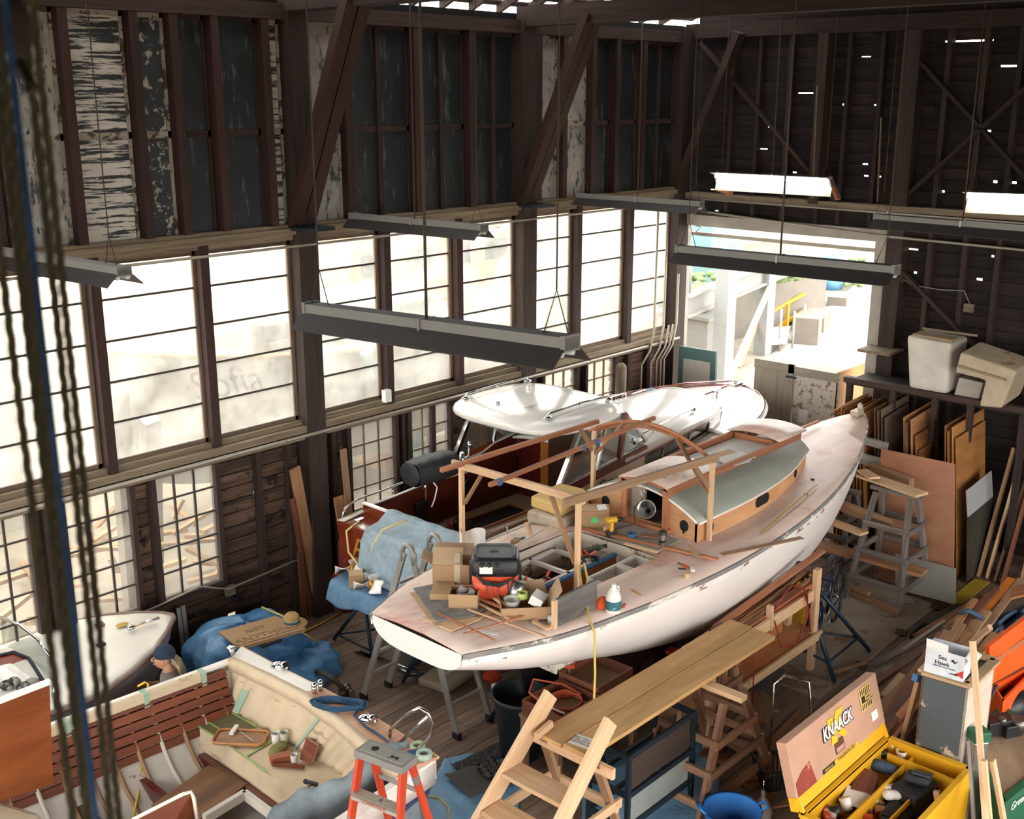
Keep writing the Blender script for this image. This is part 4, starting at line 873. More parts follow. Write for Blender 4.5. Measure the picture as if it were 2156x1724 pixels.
cl_=T('brass_tool','long chrome and wood tool lying near the bow of the runabout','tool',P(305,1315,Z+.08)); MB().tube([P(285,1318,Z+.1),P(306,1309,Z+.1)],.012,6).build('handle',m_pine,cl_); MB().tube([P(306,1309,Z+.1),P(335,1301,Z+.1)],.016,6).ell(P(276,1321,Z+.1),(.05,.03,.03)).build('barrel',m_chrome,cl_)
tag(MB().slab([P(198,1315,Z+.075),P(214,1306,Z+.075),P(222,1314,Z+.075),P(204,1322,Z+.075)],.006).build('red_booklet',plain('maroon_cover','#7a2a2a',.6)),'maroon booklet on the runabout deck','booklet')
tag(MB().ell(P(257,1315,Z+.08),(.07,.05,.01)).build('yellow_rag',cloth('yellow_rag_c','#dcc06a','#b9983f',30)),'folded yellow cloth on the runabout deck','rag')
tag(MB().bar(P(205,1360,Z+.08),P(220,1354,Z+.08),.06,.03).build('sanding_block',m_steel),'dark sanding block on the runabout deck','sanding block')
tag(MB().slab([P(148,1462,Z+.06),P(170,1456,Z+.06),P(172,1470,Z+.06),P(150,1474,Z+.06)],.004).build('instruction_card',plain('blue_card','#51646e',.7)),'small blue card near the edge of the runabout deck','card')
for k in (0,1): 
    o=MB().bx(3.6+1.3*k,3.75+1.3*k,10.0,10.7,0,.2).build('cradle_block',m_brownhorse); tag(o,'timber block under the runabout keel','block','blocks under the runabout')
# ================= person ==========================================================
hp=P(362,1378,1.13); pz=T('person','person in navy beanie and grey t-shirt crouching by the runabout bow, working on its hull','person',(hp.x,hp.y,0))
fd=V((-.72,.55,0)).normalized(); sd_=V((fd.y,-fd.x,0))   # facing / right side
def q_(f,s,z): return V((hp.x,hp.y,0))+fd*f+sd_*s*1.1+V((0,0,z*1.11))
def skin(name,joints,edges,mat,root=0,parent=None,sub=2):
    me=bpy.data.meshes.new(name); I=WM[parent.name].inverted(); me.from_pydata([tuple(I@j[0]) for j in joints],edges,[]); me.materials.append(mat)
    o=bpy.data.objects.new(name,me); COL.objects.link(o); o.parent=parent; WM[o.name]=WM[parent.name]
    sm=o.modifiers.new('skin','SKIN'); sm.use_smooth_shade=True; su=o.modifiers.new('sub','SUBSURF'); su.levels=sub; su.render_levels=sub
    if not me.skin_vertices: me.attributes
    lay=me.skin_vertices[0].data if me.skin_vertices else None
    if lay:
        for i,j in enumerate(joints): r=j[1]; lay[i].radius=(r,r) if not isinstance(r,tuple) else r; lay[i].use_root=(i==root)
    return o
m_skin=plain('skin','#c58f72',.55); m_tee=cloth('grey_tshirt','#8d8780','#6f6a65',30); m_jean=cloth('dark_work_trousers','#3a3f48','#262a31',30)
def skmesh(name,joints,edges,mat,root=0):
    "skinned body built as one continuous surface"
    return skin(name,joints,edges,mat,root,pz)
# one continuous body: pelvis, spine, neck, head stub, arms, legs
bj=[(q_(-.10,0,.34),.13),(q_(-.06,0,.50),.125),(q_(-.01,0,.66),.14),(q_(.02,0,.80),.10),(q_(.05,0,.88),.05),(q_(.07,0,.95),.055),
 (q_(.02,-.17,.77),.06),(q_(.16,-.24,.62),.042),(q_(.38,-.18,.70),.032),(q_(.02,.17,.77),.06),(q_(.14,.25,.60),.042),(q_(.36,.16,.66),.032),
 (q_(-.06,-.11,.30),.095),(q_(.26,-.17,.36),.07),(q_(.12,-.17,.07),.045),(q_(-.06,.11,.30),.095),(q_(.22,.16,.12),.065),(q_(-.16,.15,.06),.045),(q_(.24,-.17,.04),.035),(q_(-.26,.15,.05),.035)]
be=[(0,1),(1,2),(2,3),(3,4),(4,5),(3,6),(6,7),(7,8),(3,9),(9,10),(10,11),(0,12),(12,13),(13,14),(0,15),(15,16),(16,17),(14,18),(17,19)]
skmesh('body',bj,be,m_skin)
hj=MB(); hc=q_(.10,0,.99); hj.ell(hc,(.082,.072,.11),rotm(math.atan2(fd.y,fd.x)),16,12).ell(q_(.19,0,.98),(.018,.014,.022)).ell(q_(.09,.07,.98),(.022,.01,.03)).ell(q_(.09,-.07,.98),(.022,.01,.03)); hd=hj.build('head',m_skin,pz)
MB().ell(q_(.172,.03,1.0),.011).ell(q_(.172,-.03,1.0),.011).build('eye',m_ink,hd); MB().ell(q_(.175,0,.935),(.012,.025,.006)).build('mouth',plain('lips','#9a5a4a',.6),hd)
MB().ell(q_(.07,0,1.035),(.108,.098,.095),rotm(math.atan2(fd.y,fd.x)),20,8,z0=-.25).build('beanie',cloth('navy_beanie','#24344a','#151f2e',60),pz)
mb=MB()
for k in range(7): a=(k-3)*.018; mb.tube([q_(-.0,a,1.0),q_(-.06,a*1.3,.93),q_(-.10,a*1.5,.82),q_(-.11+.01*k,a*1.2,.70)],[.018,.02,.018,.006],6)
mb.build('hair',cloth('blond_grey_hair','#a8947a','#6f5f4c',80),pz)
tj=[(q_(-.08,0,.42),.17),(q_(-.05,0,.52),.17),(q_(-.01,0,.66),.185),(q_(.02,0,.80),.145),(q_(.04,0,.875),.085),(q_(.02,-.17,.77),.10),(q_(.11,-.22,.68),.08),(q_(.02,.17,.77),.10),(q_(.10,.23,.67),.08)]
skmesh('t_shirt',tj,[(0,1),(1,2),(2,3),(3,4),(3,5),(5,6),(3,7),(7,8)],m_tee)
lj=[(q_(-.10,0,.36),.15)]+[(bj[i][0],bj[i][1]+.015) for i in (12,13,14,15,16,17)]
skmesh('trousers',lj,[(0,1),(1,2),(2,3),(0,4),(4,5),(5,6)],m_jean)
for s,w in ((-1,q_(.38,-.18,.70)),(1,q_(.36,.16,.66))):
    d=fd; u=V((0,0,1)); hnd=[(w,.026),(w+d*.05,.03)]; ed=[(0,1)]
    for k in range(4):
        b=w+d*.085+sd_*(.024*(k-1.5)); L=.07 if k in(1,2) else .055; i0=len(hnd); hnd+=[(b,.009),(b+d*L*.6-u*.01,.008),(b+d*L*.9-u*.035,.007)]; ed+=[(1,i0),(i0,i0+1),(i0+1,i0+2)]
    i0=len(hnd); hnd+=[(w+d*.04-sd_*s*.04,.01),(w+d*.075-sd_*s*.055-u*.015,.008)]; ed+=[(1,i0),(i0,i0+1)]
    skmesh('hand',hnd,ed,m_skin)
for i in (18,19): p_=bj[i][0]; MB().ell(p_+fd*.02,(.13,.048,.045),rotm(math.atan2(fd.y,fd.x))).build('shoe',m_black,pz)
# ================= tarp covered pile ================================================
m_tarp=cloth('blue_tarpaulin','#5c92c0','#2d6392',10,.42)
def lump(c,s,seed,rz=0,pw=.4):
    R=rotm(rz)
    def f(u,v):
        a=u*2*PI; ph=lerp(-.0,PI/2,v); r=(abs(cos(a))**4+abs(sin(a))**4)**(-1/4); h=max(0,cos(ph))**pw; z=sin(ph)**.7
        w=1+.05*sin(a*7+seed)+.04*sin(a*13+v*9+seed)+.03*sin(v*14+a*3)
        return V(c)+R@V((s[0]*r*h*w*cos(a),s[1]*r*h*w*sin(a),s[2]*z*(1+.04*sin(a*5+v*7))))
    return f
tp=MB().grid(lump((6.75,10.42,0),(.68,.50,.62),1,-.12),72,22); tp.grid(lump((7.15,9.95,0),(.42,.42,.30),4,.4),60,16)
tag(tp.build('tarpaulin',m_tarp),'blue tarpaulin tied over a low pile beside the left wall','tarpaulin')
mb=MB(); mb.tube([(7.05,9.9,.64),(7.12,10.2,.66),(7.12,10.6,.64)],.012,5).tube([(7.42,9.95,.3),(7.2,9.85,.5),(7.05,9.9,.64)],.012,5); tag(mb.build('yellow_strap',plain('yellow_strap','#cfc46a',.7)),'yellow cord tied over the blue tarpaulin','cord')
q=[P(459,1330,.68),P(580,1296,.68),P(640,1320,.68),P(500,1360,.68)]
sg=tag(MB().slab(q,.02).build('cardboard_sign',m_card),'flattened cardboard sheet with faint pencil words on the blue tarpaulin','cardboard sheet'); sg=sg
mid=(q[0]+q[1]+q[2]+q[3])/4; xd=(q[2]-q[3]); yd=q[0]-q[3]; cx=lerp(0,1,.5)
m_pen=plain('pencil_grey','#8a6a4a',.8)
text('lettering','ANYTHING',.15,(q[3]+q[2])/2+yd*.2+V((0,0,.004)),xd,yd,m_pen,sg); text('lettering','NOT',.11,(q[3]+q[2])/2+yd*.6+V((-.05,0,.004)),xd,yd,m_pen,sg)
MB().bar(q[3]+V((0,-.01,-.02)),q[2]+V((0,-.01,-.02)),.05,.04).build('folded_edge',m_card,sg)
ht_=T('straw_hat','straw hat with blue band resting on the blue tarpaulin','hat',P(618,1316,.64)); h=P(615,1312,.66)
MB().lathe([(0,.12),(.06,.12),(.085,.09),(.09,.02),(.095,.01),(.17,.0),(.175,-.005)],h,28).build('hat_body',wood('straw','#b98f52','#e3c084',.8,g=30),ht_,solid=.004); MB().lathe([(.092,.02),(.091,.045)],h,24).build('hat_band',m_tapeb,ht_,solid=.003)
tag(MB().slab([P(540,1350,.64),P(580,1338,.64),P(594,1345,.64),P(552,1360,.64)],.03).build('tablet_case',m_black,bevel=.006),'dark flat case under the edge of the cardboard sign','case')
tag(MB().tube([P(640,1415,.05),P(675,1415,.25),P(700,1428,.32),P(716,1442,.25),P(722,1455,.03)],.03,8).build('thick_hose',plain('grey_hose','#3f3a35',.7)),'thick grey hose looping up behind the launch stern','hose')
tag(MB().tube([P(716,1460,.05),P(735,1452,.05),P(742,1462,.05)],.04,8).ell(P(730,1446,.1),.05).build('hose_reel_fitting',m_screw),'metal hose coupling on the floor','coupling')
# ================= things on the sloop ===========================================
def D(px,py,h=0):
    z=1.85
    for _ in range(25):
        p=P(px,py,z+h); z=dz(p.x,p.y)+.012
    return V((p.x,p.y,z+h))
# timber frame over the cockpit
fr=T('canopy_frame','light pine frame of posts, rails and an arched batten standing over the sloop cockpit','timber frame',(9.0,7.3,1.75))
def post(x,y,z0,z1): MB().bar((x,y,z0),(x,y,z1),.045,.045).build('post',m_pine,fr)
post(7.96,8.05,dz(7.96,8.05),2.77); post(8.0,6.50,1.76,2.77); post(10.03,6.30,1.75,2.70); post(10.03,7.93,1.8,2.74)
MB().bar((7.93,8.15,2.79),(7.99,6.42,2.78),.04,.075).build('cross_beam',m_pine,fr)
MB().tube([(10.02,lerp(6.28,8.0,k/12),2.71+.26*(1-(2*k/12-1)**2)) for k in range(13)],.024,4).tube([(10.06,lerp(6.28,8.0,k/12),2.69+.22*(1-(2*k/12-1)**2)) for k in range(13)],.018,4).build('arched_batten',m_cedar,fr)
MB().bar((7.6,7.98,2.83),(10.1,7.93,2.83),.04,.05).build('rail',m_cedar,fr); MB().bar((7.62,7.32,2.82),(10.2,7.2,2.99),.04,.04).build('rail',m_cedar,fr); MB().bar((7.72,6.45,2.82),(10.08,6.27,2.76),.04,.08).build('rail',wood('notched_brown_rail','#7d6148','#a98a68',.7),fr)
for a,b in (((7.97,7.75,2.76),(7.98,8.03,2.35)),((7.99,6.85,2.76),(8.0,6.53,2.1)),((10.0,6.75,2.88),(10.0,6.32,2.35)),((9.72,6.32,2.72),(10.0,6.32,2.42)),((10.03,7.5,2.92),(10.03,7.9,2.45)),((9.8,7.95,2.80),(10.0,7.93,2.5))): MB().bar(a,b,.02,.055,(1,0,0)).build('diagonal_brace',m_pine2,fr)
mb=MB()
for q in ((9.2,7.24,2.92),(9.0,7.26,2.90),(7.75,7.31,2.82)): mb.box(q,(.05,.05,.06))
mb.build('blue_tape_wrap',m_tapeb,fr)
yc=MB(); a=V((8.0,6.47,2.1)); e=D(1180,1262); pts=[V((7.96,6.45,2.12)),V((7.93,6.40,2.0)),V((7.75,6.2,1.93)),V((7.55,5.98,1.86)),V((7.50,5.88,1.76)),V((7.42,5.80,1.4)),V((7.36,5.76,1.1)),V((7.3,5.85,.98))]
yc.tube(pts,.012,6).tube([V((8.03,6.44,2.12)),V((8.06,6.42,1.95)),V((8.0,6.40,1.84)),V((7.96,6.42,1.80))],.012,6); tag(yc.build('yellow_extension_cord',plain('yellow_cord','#d6b45c',.5)),'yellow extension cord tied to the canopy post and hanging down over the white hull','cord')
# cardboard boxes
def carton(px,py,sz,rz,label,name='cardboard_box',open_=False,mat=None,base=None):
    c=base or D(px,py); o=T(name,label,'cardboard box',c,rz); w,d,h=sz; mat=mat or m_card
    MB().obox((0,0,0),sz,.006).build('carton',mat,o,local=True)
    return o,c
o,c=carton(955,1232,(.38,.26,.27),rad(-50),'open cardboard box with raised flaps near the sloop stern')
each('flap',m_cardl,o,[([(-.19,.13,.27),(.19,.13,.27),(.19,.22,.36),(-.19,.22,.36)],.005,(0,0,-1)),([(.19,-.13,.27),(.19,.13,.27),(.33,.13,.20),(.33,-.13,.20)],.005,(0,0,-1)),([(-.19,-.13,.27),(-.19,.13,.27),(-.3,.13,.33),(-.3,-.13,.33)],.005,(0,0,-1)),([(-.19,-.13,.27),(.10,-.13,.27),(.10,.0,.40),(-.19,.0,.40)],.005,(0,0,-1))],local=True)
MB().box((.05,-.132,.14),(.06,.004,.27)).box((.05,-.09,.33),(.06,.1,.004),rotm(0,rad(42))).build('clear_tape',plain('pale_tape','#cbb99c',.4),o,local=True)
o,c=carton(978,1275,(.27,.22,.16),rad(-52),'small open cardboard box holding rolls, in front of the foam slab')
rb_=MB().cyl((-.05,.03,.09),(0,.05,.17),.045,n=16).cyl((.05,0,.1),(.08,-.04,.16),.03).ell((.05,.06,.12),.04).box((0,-.04,.1),(.12,.08,.06)); rb_.build('rolls',plain('grey_roll','#8b8680',.6),o,local=True)
o,c=carton(1105,1290,(.46,.30,.12),rad(-42),'shallow carton heaped with cups, rolls and scraps beside the vacuum'); 
each('flap',m_cardl,o,[([(.23,-.15,.12),(.23,.15,.12),(.33,.17,.28),(.33,-.1,.25)],.005,(1,0,0)),([(-.23,.15,.12),(.23,.15,.12),(.2,.26,.22),(-.2,.24,.2)],.005,(0,0,-1))],local=True)
text('lettering','↑↑',.1,(.0,-.154,.06),(1,0,0),(0,0,1),m_ink,None) if 0 else None
def loc(o,x,y,z): return (WM[o.name]@V((x,y,z)))
scr=[('metal_can',MB().cyl(loc(o,-.1,.1,.08),loc(o,-.04,.14,.26),.07,n=18),m_alu,'dented metal can standing in the shallow carton','can'),('tape_roll',MB().lathe([(.035,0),(.05,0),(.05,.06),(.035,.06),(.035,0)],loc(o,-.02,.02,.14),18),paint('lime_tape2','#b9c76a'),'lime green tape roll in the shallow carton','tape roll'),
 ('plastic_tub',MB().lathe([(0,0),(.06,0),(.08,.07),(.083,.07)],loc(o,-.12,-.03,.09),20),m_white,'white plastic tub with brown residue in the shallow carton','tub'),('white_box',MB().box(loc(o,.12,-.03,.15),(.16,.12,.09),rotm(.4,.4)),m_paperw,'small white box tilted in the shallow carton','box')]
for n_,mb_,mm,l_,c_ in scr: tag(mb_.build(n_,mm),l_,c_)
tag(MB().box(D(935,1250)+V((0,0,.05)),(.40,.20,.07),rad(35)).build('foam_slab',wood('yellowed_foam','#b99468','#dfc196',.9,g=3),bevel=.01),'yellowed foam slab between the two cardboard boxes at the sloop stern','foam slab')
m_mat=cloth('grey_felt','#8b8784','#5d5a58',60)
for i,(q,l,mm,h) in enumerate(((((862,1250),(905,1240),(1040,1290),(990,1312),(915,1320)),'pale thin board under the grey felt at the sloop stern',m_cardl,.0),(((870,1243),(960,1225),(1060,1262),(1000,1300),(918,1312)),'grey felt mat under the cardboard boxes at the sloop stern',m_mat,.015),(((880,1300),(950,1330),(1012,1305),(985,1296),(920,1308)),'square of plywood sticking out under the felt mat',m_pine,.0))):
    tag(MB().slab([D(*a)+V((0,0,h+.012)) for a in q],.012).build('thin_board' if i!=1 else 'felt_mat',mm),l,'board' if i!=1 else 'mat')
# vacuum
vc=T('shop_vacuum','orange and black shop vacuum standing at the aft end of the sloop cockpit','vacuum cleaner',D(1043,1258),rad(-48))
def rsec(w,d,z,r=.07,n=4): return [V((x,y,z)) for x,y in rr_(w,d,r,n)]
MB().loft([rsec(.36,.30,.04),rsec(.40,.34,.10),rsec(.44,.38,.30)],True,True,True).build('tank',m_orange,vc,local=True,bevel=0)
MB().loft([rsec(.45,.39,.30),rsec(.46,.40,.35),rsec(.45,.38,.44),rsec(.40,.34,.47)],True,True,True).build('motor_head',m_black,vc,local=True)
MB().loft([rsec(.36,.30,.472),rsec(.38,.32,.49),rsec(.37,.31,.49),rsec(.35,.29,.476)],True,False,False).bx(-.17,.17,-.14,.14,.47,.475).build('tray_top',plain('grey_plastic','#5c6264',.5),vc,local=True)
MB().bx(-.05,.03,-.02,.03,.476,.48).build('switch_slot',m_black,vc,local=True)
for s in (-1,1): MB().bx(s*.235-.01,s*.235+.012,-.05,.05,.16,.36).build('latch',m_black,vc,local=True)
MB().bx(-.14,-.02,-.202,-.198,.33,.40).build('rating_label',m_paperw,vc,local=True)
mb=MB()
for k in range(5): mb.bx(.02+k*.015,.027+k*.015,-.205,-.195,.30,.37)
for k in range(3): mb.cyl((-.12+k*.07,-.19,.42),(-.12+k*.07,-.22,.42),.02)
mb.build('controls',m_black,vc,local=True)
mb=MB()
for k in range(3): mb.tube([(-.2,-.17,.36-k*.01),(-.1,-.235,.27-k*.014),(.05,-.245,.25-k*.014),(.18,-.2,.29),(.21,-.1,.33)],.008,6)
mb.tube([(.12,-.22,.28),(.13,-.225,.15),(.08,-.2,.03)],.008,6).build('power_cord',m_black,vc,local=True)
mb=MB()
for x in (-.08,-.03,.02): mb.bx(x,x+.015,-.2,-.175,.08,.24)
mb.build('tank_ribs',paint('dark_orange_rib','#a5381c'),vc,local=True)
for x,y in ((-.15,-.13),(.15,-.13),(.15,.13),(-.15,.13)): MB().cyl((x,y-.015,.025),(x,y+.015,.025),.025).build('caster',m_black,vc,local=True)
tag(MB().obox(D(1000,1240),(.3,.2,.05),.01,rad(-48)).build('orange_tray',m_orange),'shallow orange tray partly hidden behind the vacuum','tray')
mb=MB(); mb.grid(lambda u,v: D(990,1168)+V((-.1+.26*u,.12*sin(u*4)+.02,.25*v+.03*sin(u*9))),10,6)
for k in range(7): mb.ell(D(1010+k*7,1165-k*2)+V((0,0,.03)),(.05,.04,.035),rotm(k))
tag(mb.build('paper_towels',m_rag),'crumpled white paper towels behind the vacuum','paper towel')
# grey board upright
b0,b1=D(1170,1322),D(1256,1282); gb=T('grey_board','weathered grey board standing on edge on the sloop side deck','board',(b0+b1)/2)
MB().slab([b0,b1,b1+V((0,0,.30)),b0+V((0,0,.27))],.03,(.3,1,0)).build('board_face',wood('weathered_grey','#55504b','#8a8680',.85,g=4),gb); MB().bar(b0+V((-.02,0,0)),b0+V((-.02,0,.28)),.03,.05,(1,0,0)).build('edge_batten',m_pine,gb)
# jug
jg=T('plastic_jug','white translucent gallon jug with a blue-green label on the sloop side deck','jug',D(1291,1288))
MB().lathe([(0,0),(.068,0),(.075,.02),(.075,.15),(.06,.2),(.03,.24),(.02,.26),(.02,.275),(0,.275)],(0,0,0),22).tube([(.03,0,.25),(.07,0,.235),(.075,0,.18),(.06,0,.15)],.012,6).build('jug_body',plain('milky_jug','#e9e4de',.4),jg,local=True)
MB().lathe([(.0765,.04),(.0765,.13)],(0,0,0),22).build('label_band',paint('teal_label','#2f6a74',.5,wear=('#dce8e4',14,.6)),jg,local=True); MB().cyl((0,0,.27),(0,0,.285),.022).build('cap',m_white,jg,local=True)
tag(MB().ell(D(1267,1280)+V((0,0,.05)),(.07,.05,.07)).build('orange_rag',cloth('orange_rag_c','#e8642c','#b8441c',40)),'crumpled orange cloth beside the white jug','rag')
tag(MB().box(D(1313,1277)+V((0,0,.012)),(.08,.03,.02),.4).build('red_block',plain('red_plastic','#c65a50')),'small red block to the right of the white jug','block')
# frames, sticks
m_stick=m_cedar
def stick(a,b,w,h,label,mat=None,cat='stick',z=.0,grp=None,name='wood_strip'):
    return tag(MB().bar(D(*a)+V((0,0,z+h/2)),D(*b)+V((0,0,z+h/2)),w,h).build(name,mat or m_cedar),label,cat,grp)
G_='offcuts on the sloop stern deck'
stick((918,1296),(1042,1356),.014,.014,'thin round stick at the stern, crossing the reddish strip',z=.03); stick((976,1345),(1102,1308),.014,.012,'thin reddish strip lying across the thin round stick',z=.045)
stick((985,1290),(1150,1348),.02,.012,'long pale strip pointing at the grey board foot',m_pine,z=.03); stick((1005,1275),(1078,1312),.02,.02,'pale strip left of the shallow carton, upper one',m_pine,z=.02,grp=G_); stick((1010,1270),(1095,1305),.03,.02,'reddish batten against the shallow carton',m_cedar,z=.04); stick((1025,1262),(1075,1298),.03,.03,'short square pine offcut against the shallow carton',m_pine,z=.06)
stick((985,1325),(860,1330) if 0 else (1050,1335),.05,.004,'thin white slat beside the crossed sticks',m_paperw)
wf=T('picture_frame','small rectangular wooden frame lying under the grey board end','frame',D(1145,1315)); fq=[D(*a)+V((0,0,.02)) for a in ((1123,1312),(1152,1328),(1180,1306),(1148,1292))]
for i in range(4): MB().bar(fq[i],fq[(i+1)%4],.035,.02).build('frame_side',m_pine,wf)
tag(MB().lathe([(0,0),(.03,0),(.035,.05),(.025,.08),(0,.08)],D(1160,1312),14).build('glass_jar',plain('clear_jar','#c3c6c2',.2)),'small glass jar inside the wooden frame','jar')
stick((1228,1120),(1512,1185),.05,.02,'long reddish plank lying across the bridge deck and side deck',m_cedar,'plank',z=.03); stick((1315,1147),(1385,1165),.05,.015,'short pale batten beside the long reddish plank',m_pine,z=.01); stick((1250,1122),(1365,1146),.04,.015,'grey brown batten on the bridge deck',m_pine2,z=.01)
stick((1520,1172),(1688,1136),.07,.01,'thin brown batten lying flat on the side deck and overhanging the sheer',m_pine2,'batten',z=.02)
stick((1350,1130),(1385,1133),.09,.02,'dark sanding board beside the travel mug',m_brownhorse,'sanding board',z=.01)
tag(MB().slab([D(1447,1153)+V((0,0,.05)),D(1462,1163)+V((0,0,.06)),D(1474,1180)+V((0,0,.05)),D(1474,1188)+V((0,0,.05)),D(1458,1175)+V((0,0,.05))],.008).build('curved_pattern',m_cardl),'leaf-shaped thin wood pattern under the long plank end','pattern')
kn=T('utility_knife','orange handled knife lying on the near side deck','knife',D(1438,1195)); MB().bar(D(1437,1190)+V((0,0,.01)),D(1450,1197)+V((0,0,.01)),.025,.015).build('handle',m_orange,kn); MB().bar(D(1427,1186)+V((0,0,.01)),D(1438,1191)+V((0,0,.01)),.015,.005).build('blade',m_steel,kn)
stick((1428,1197),(1444,1199),.012,.01,'short dark pencil next to the orange knife',m_steel,'pencil'); stick((1329,1241),(1350,1253),.01,.01,'yellow pencil on the pink side deck',m_brass,'pencil')
tag(MB().box(D(1448,1216)+V((0,0,.03)),(.07,.05,.05),.5).build('pine_cube',m_pine),'small pine cube on the near side deck','block'); tag(MB().box(D(1458,1202)+V((0,0,.02)),(.08,.04,.02),.7).build('folded_paper',m_paperw),'folded paper strip next to the pine cube','paper')
stick((1108,1102),(1116,1130),.03,.02,'pale batten on the far side deck by the plaid cushion',m_pine); stick((1045,1172),(1145,1112),.008,.008,'thin white dowel along the far side deck',m_paperw)
tag(MB().box(D(1085,1142)+V((0,0,.02)),(.12,.06,.04),.3).build('wood_offcut',m_pine2),'little heap of offcuts on the far side deck','offcut'); tag(MB().box(D(1101,1135)+V((0,0,.01)),(.06,.03,.02),.3).build('blue_eraser',m_tapeb),'small blue block on the far side deck','block')
# cushions, epifanes box
c=V((9.02,7.78,1.80)); c=D(1165,1102); c=V((9.5,8.0,1.83))
cu=D(1172,1092); c=V((cu.x+.02,cu.y-.02,cu.z))
tag(MB().box(c+V((0,0,.07)),(.62,.50,.14),rad(8)).build('plaid_cushion',cloth('beige_plaid','#c9bca9','#a39480',50),bevel=.03),'beige plaid cushion under the yellow foam on the far side deck','cushion')
tag(MB().prism([(-.33,-.22),(.22,-.25),(.34,-.1),(.34,.25),(-.25,.25)],0,.13,rotm(rad(6)),c+V((.05,.02,.15))).build('foam_block',paint('yellow_foam','#dcb978',.9,var=.1,wear=('#c39a57',18,.6)),bevel=.02),'thick yellow foam block on top of the plaid cushion','foam block')
o,c=carton(0,0,(.36,.24,.22),rad(-50),'cardboard box with black lettering and a green sticker beside the yellow foam',base=D(1250,1112)+V((.04,.05,0)))
each('flap',m_cardl,o,[([(-.18,.12,.225),(.18,.12,.225),(.18,-.0,.222),(-.18,-.0,.222)],.005,(0,0,-1)),([(-.18,-.12,.23),(.18,-.12,.23),(.18,.0,.25),(-.18,.0,.25)],.005,(0,0,-1))],local=True)
t_=text('lettering','EPIFANES',.058,loc(o,-.182,0,.13),WM[o.name].to_3x3()@V((0,-1,0)),(0,0,1),m_ink,o,bold=.002); text('lettering','FOR BOAT FINISH',.02,loc(o,-.182,0,.07),WM[o.name].to_3x3()@V((0,-1,0)),(0,0,1),m_ink,o)
MB().box((.02,-.123,.12),(.08,.004,.06)).build('green_sticker',paint('green_sticker','#5fd07a'),o,local=True); MB().box((.1,-.05,.25),(.1,.08,.01),rotm(.3,.3)).build('torn_label',m_paperw,o,local=True)
# drill
dr_=T('cordless_drill','yellow and black cordless drill standing on the bridge deck','drill',D(1292,1128),rad(-25))
MB().cyl((-.09,0,.19),(.03,0,.19),.035,n=14).bx(-.05,-.01,-.02,.02,.06,.17).build('body',plain('drill_yellow','#dba421',.45),dr_,local=True,bevel=.005); MB().cyl((.03,0,.19),(.10,0,.19),.03,.018,14).cyl((.10,0,.19),(.14,0,.19),.006).build('chuck',m_black,dr_,local=True); MB().box((-.03,0,.035),(.12,.07,.06)).box((-.03,0,.12),(.035,.03,.08)).build('battery',m_black,dr_,local=True,bevel=.005)
tag(MB().box(D(1277,1122)+V((0,0,.04)),(.06,.05,.07),.2).build('battery_charger',m_pine),'small tan block beside the cordless drill','block')
tp_=tape(1329,1130,1.84,.055,.045,m_tapeb,'blue and red tape roll on the bridge deck'); 
mg_=T('travel_mug','steel travel mug with black lid on the bridge deck in front of the cabin','mug',D(1394,1152)); MB().lathe([(0,0),(.03,0),(.035,.02),(.042,.14),(.042,.15)],(0,0,0),20).build('cup',m_alu,mg_,local=True); MB().lathe([(.044,.15),(.044,.18),(.036,.19),(0,.19)],(0,0,0),20).lathe([(.0375,.06),(.040,.09)],(0,0,0),20).build('lid',m_black,mg_,local=True)
# clamp lamp in companionway
lp=T('clamp_lamp','aluminium reflector work lamp hanging in the sloop companionway','lamp',(9.78,7.02,2.05)); 
MB().lathe([(.02,-.10),(.035,-.06),(.09,.0),(.105,.05)],(9.78,6.96,2.06),22,rotm(0,0,rad(-60))@rotm(0,rad(20))).build('reflector',m_alu,lp,solid=.003); MB().cyl((9.80,7.04,2.12),(9.79,7.0,2.08),.02).build('socket',m_steel,lp); MB().tube([(9.79,7.03,2.12),(9.79,7.05,2.22),(9.79,7.08,2.30),(9.79,7.03,2.31),(9.79,7.0,2.2)],.006,5).build('spring_clamp',m_alu,lp); MB().tube([(9.79,7.07,2.12),(9.78,7.14,2.05),(9.77,7.12,1.92),(9.74,7.1,1.86),(9.66,7.16,1.85),(9.5,7.2,1.84)],.006,5).build('cord',m_black,lp)
tag(MB().ell((9.775,6.93,2.05),.035).build('bulb',m_white,None),'clear bulb inside the reflector lamp','bulb') if 0 else None
# papers
def sheet(pts,label,mat=None,name='paper_sheet',cat='paper',grp=None): return tag(MB().slab(pts,.003).build(name,mat or m_paperw),label,cat,grp)
z=2.43; sheet([P(1368,995,z),P(1392,990,z),P(1420,1000,z),P(1398,1007,z)],'photo print lying on the sliding hatch',paint('photo_print','#b9bcc4',.5,wear=('#7c7f92',9,.5)))
z=2.32
for i,(q,l) in enumerate((( ((1500,955),(1535,945),(1560,955),(1525,965)),'plain sheet at the aft end of the paper pile on the cabin hatch'),(((1505,965),(1560,950),(1592,962),(1530,978)),'wide drawing sheet in the middle of the paper pile on the cabin hatch'),(((1535,968),(1588,958),(1578,972),(1545,980)),'creased sheet nearest the cabin side in the paper pile'))):
    sheet([P(a,b,z+i*.006) for a,b in q],l,m_cardl if i==0 else m_paperw)
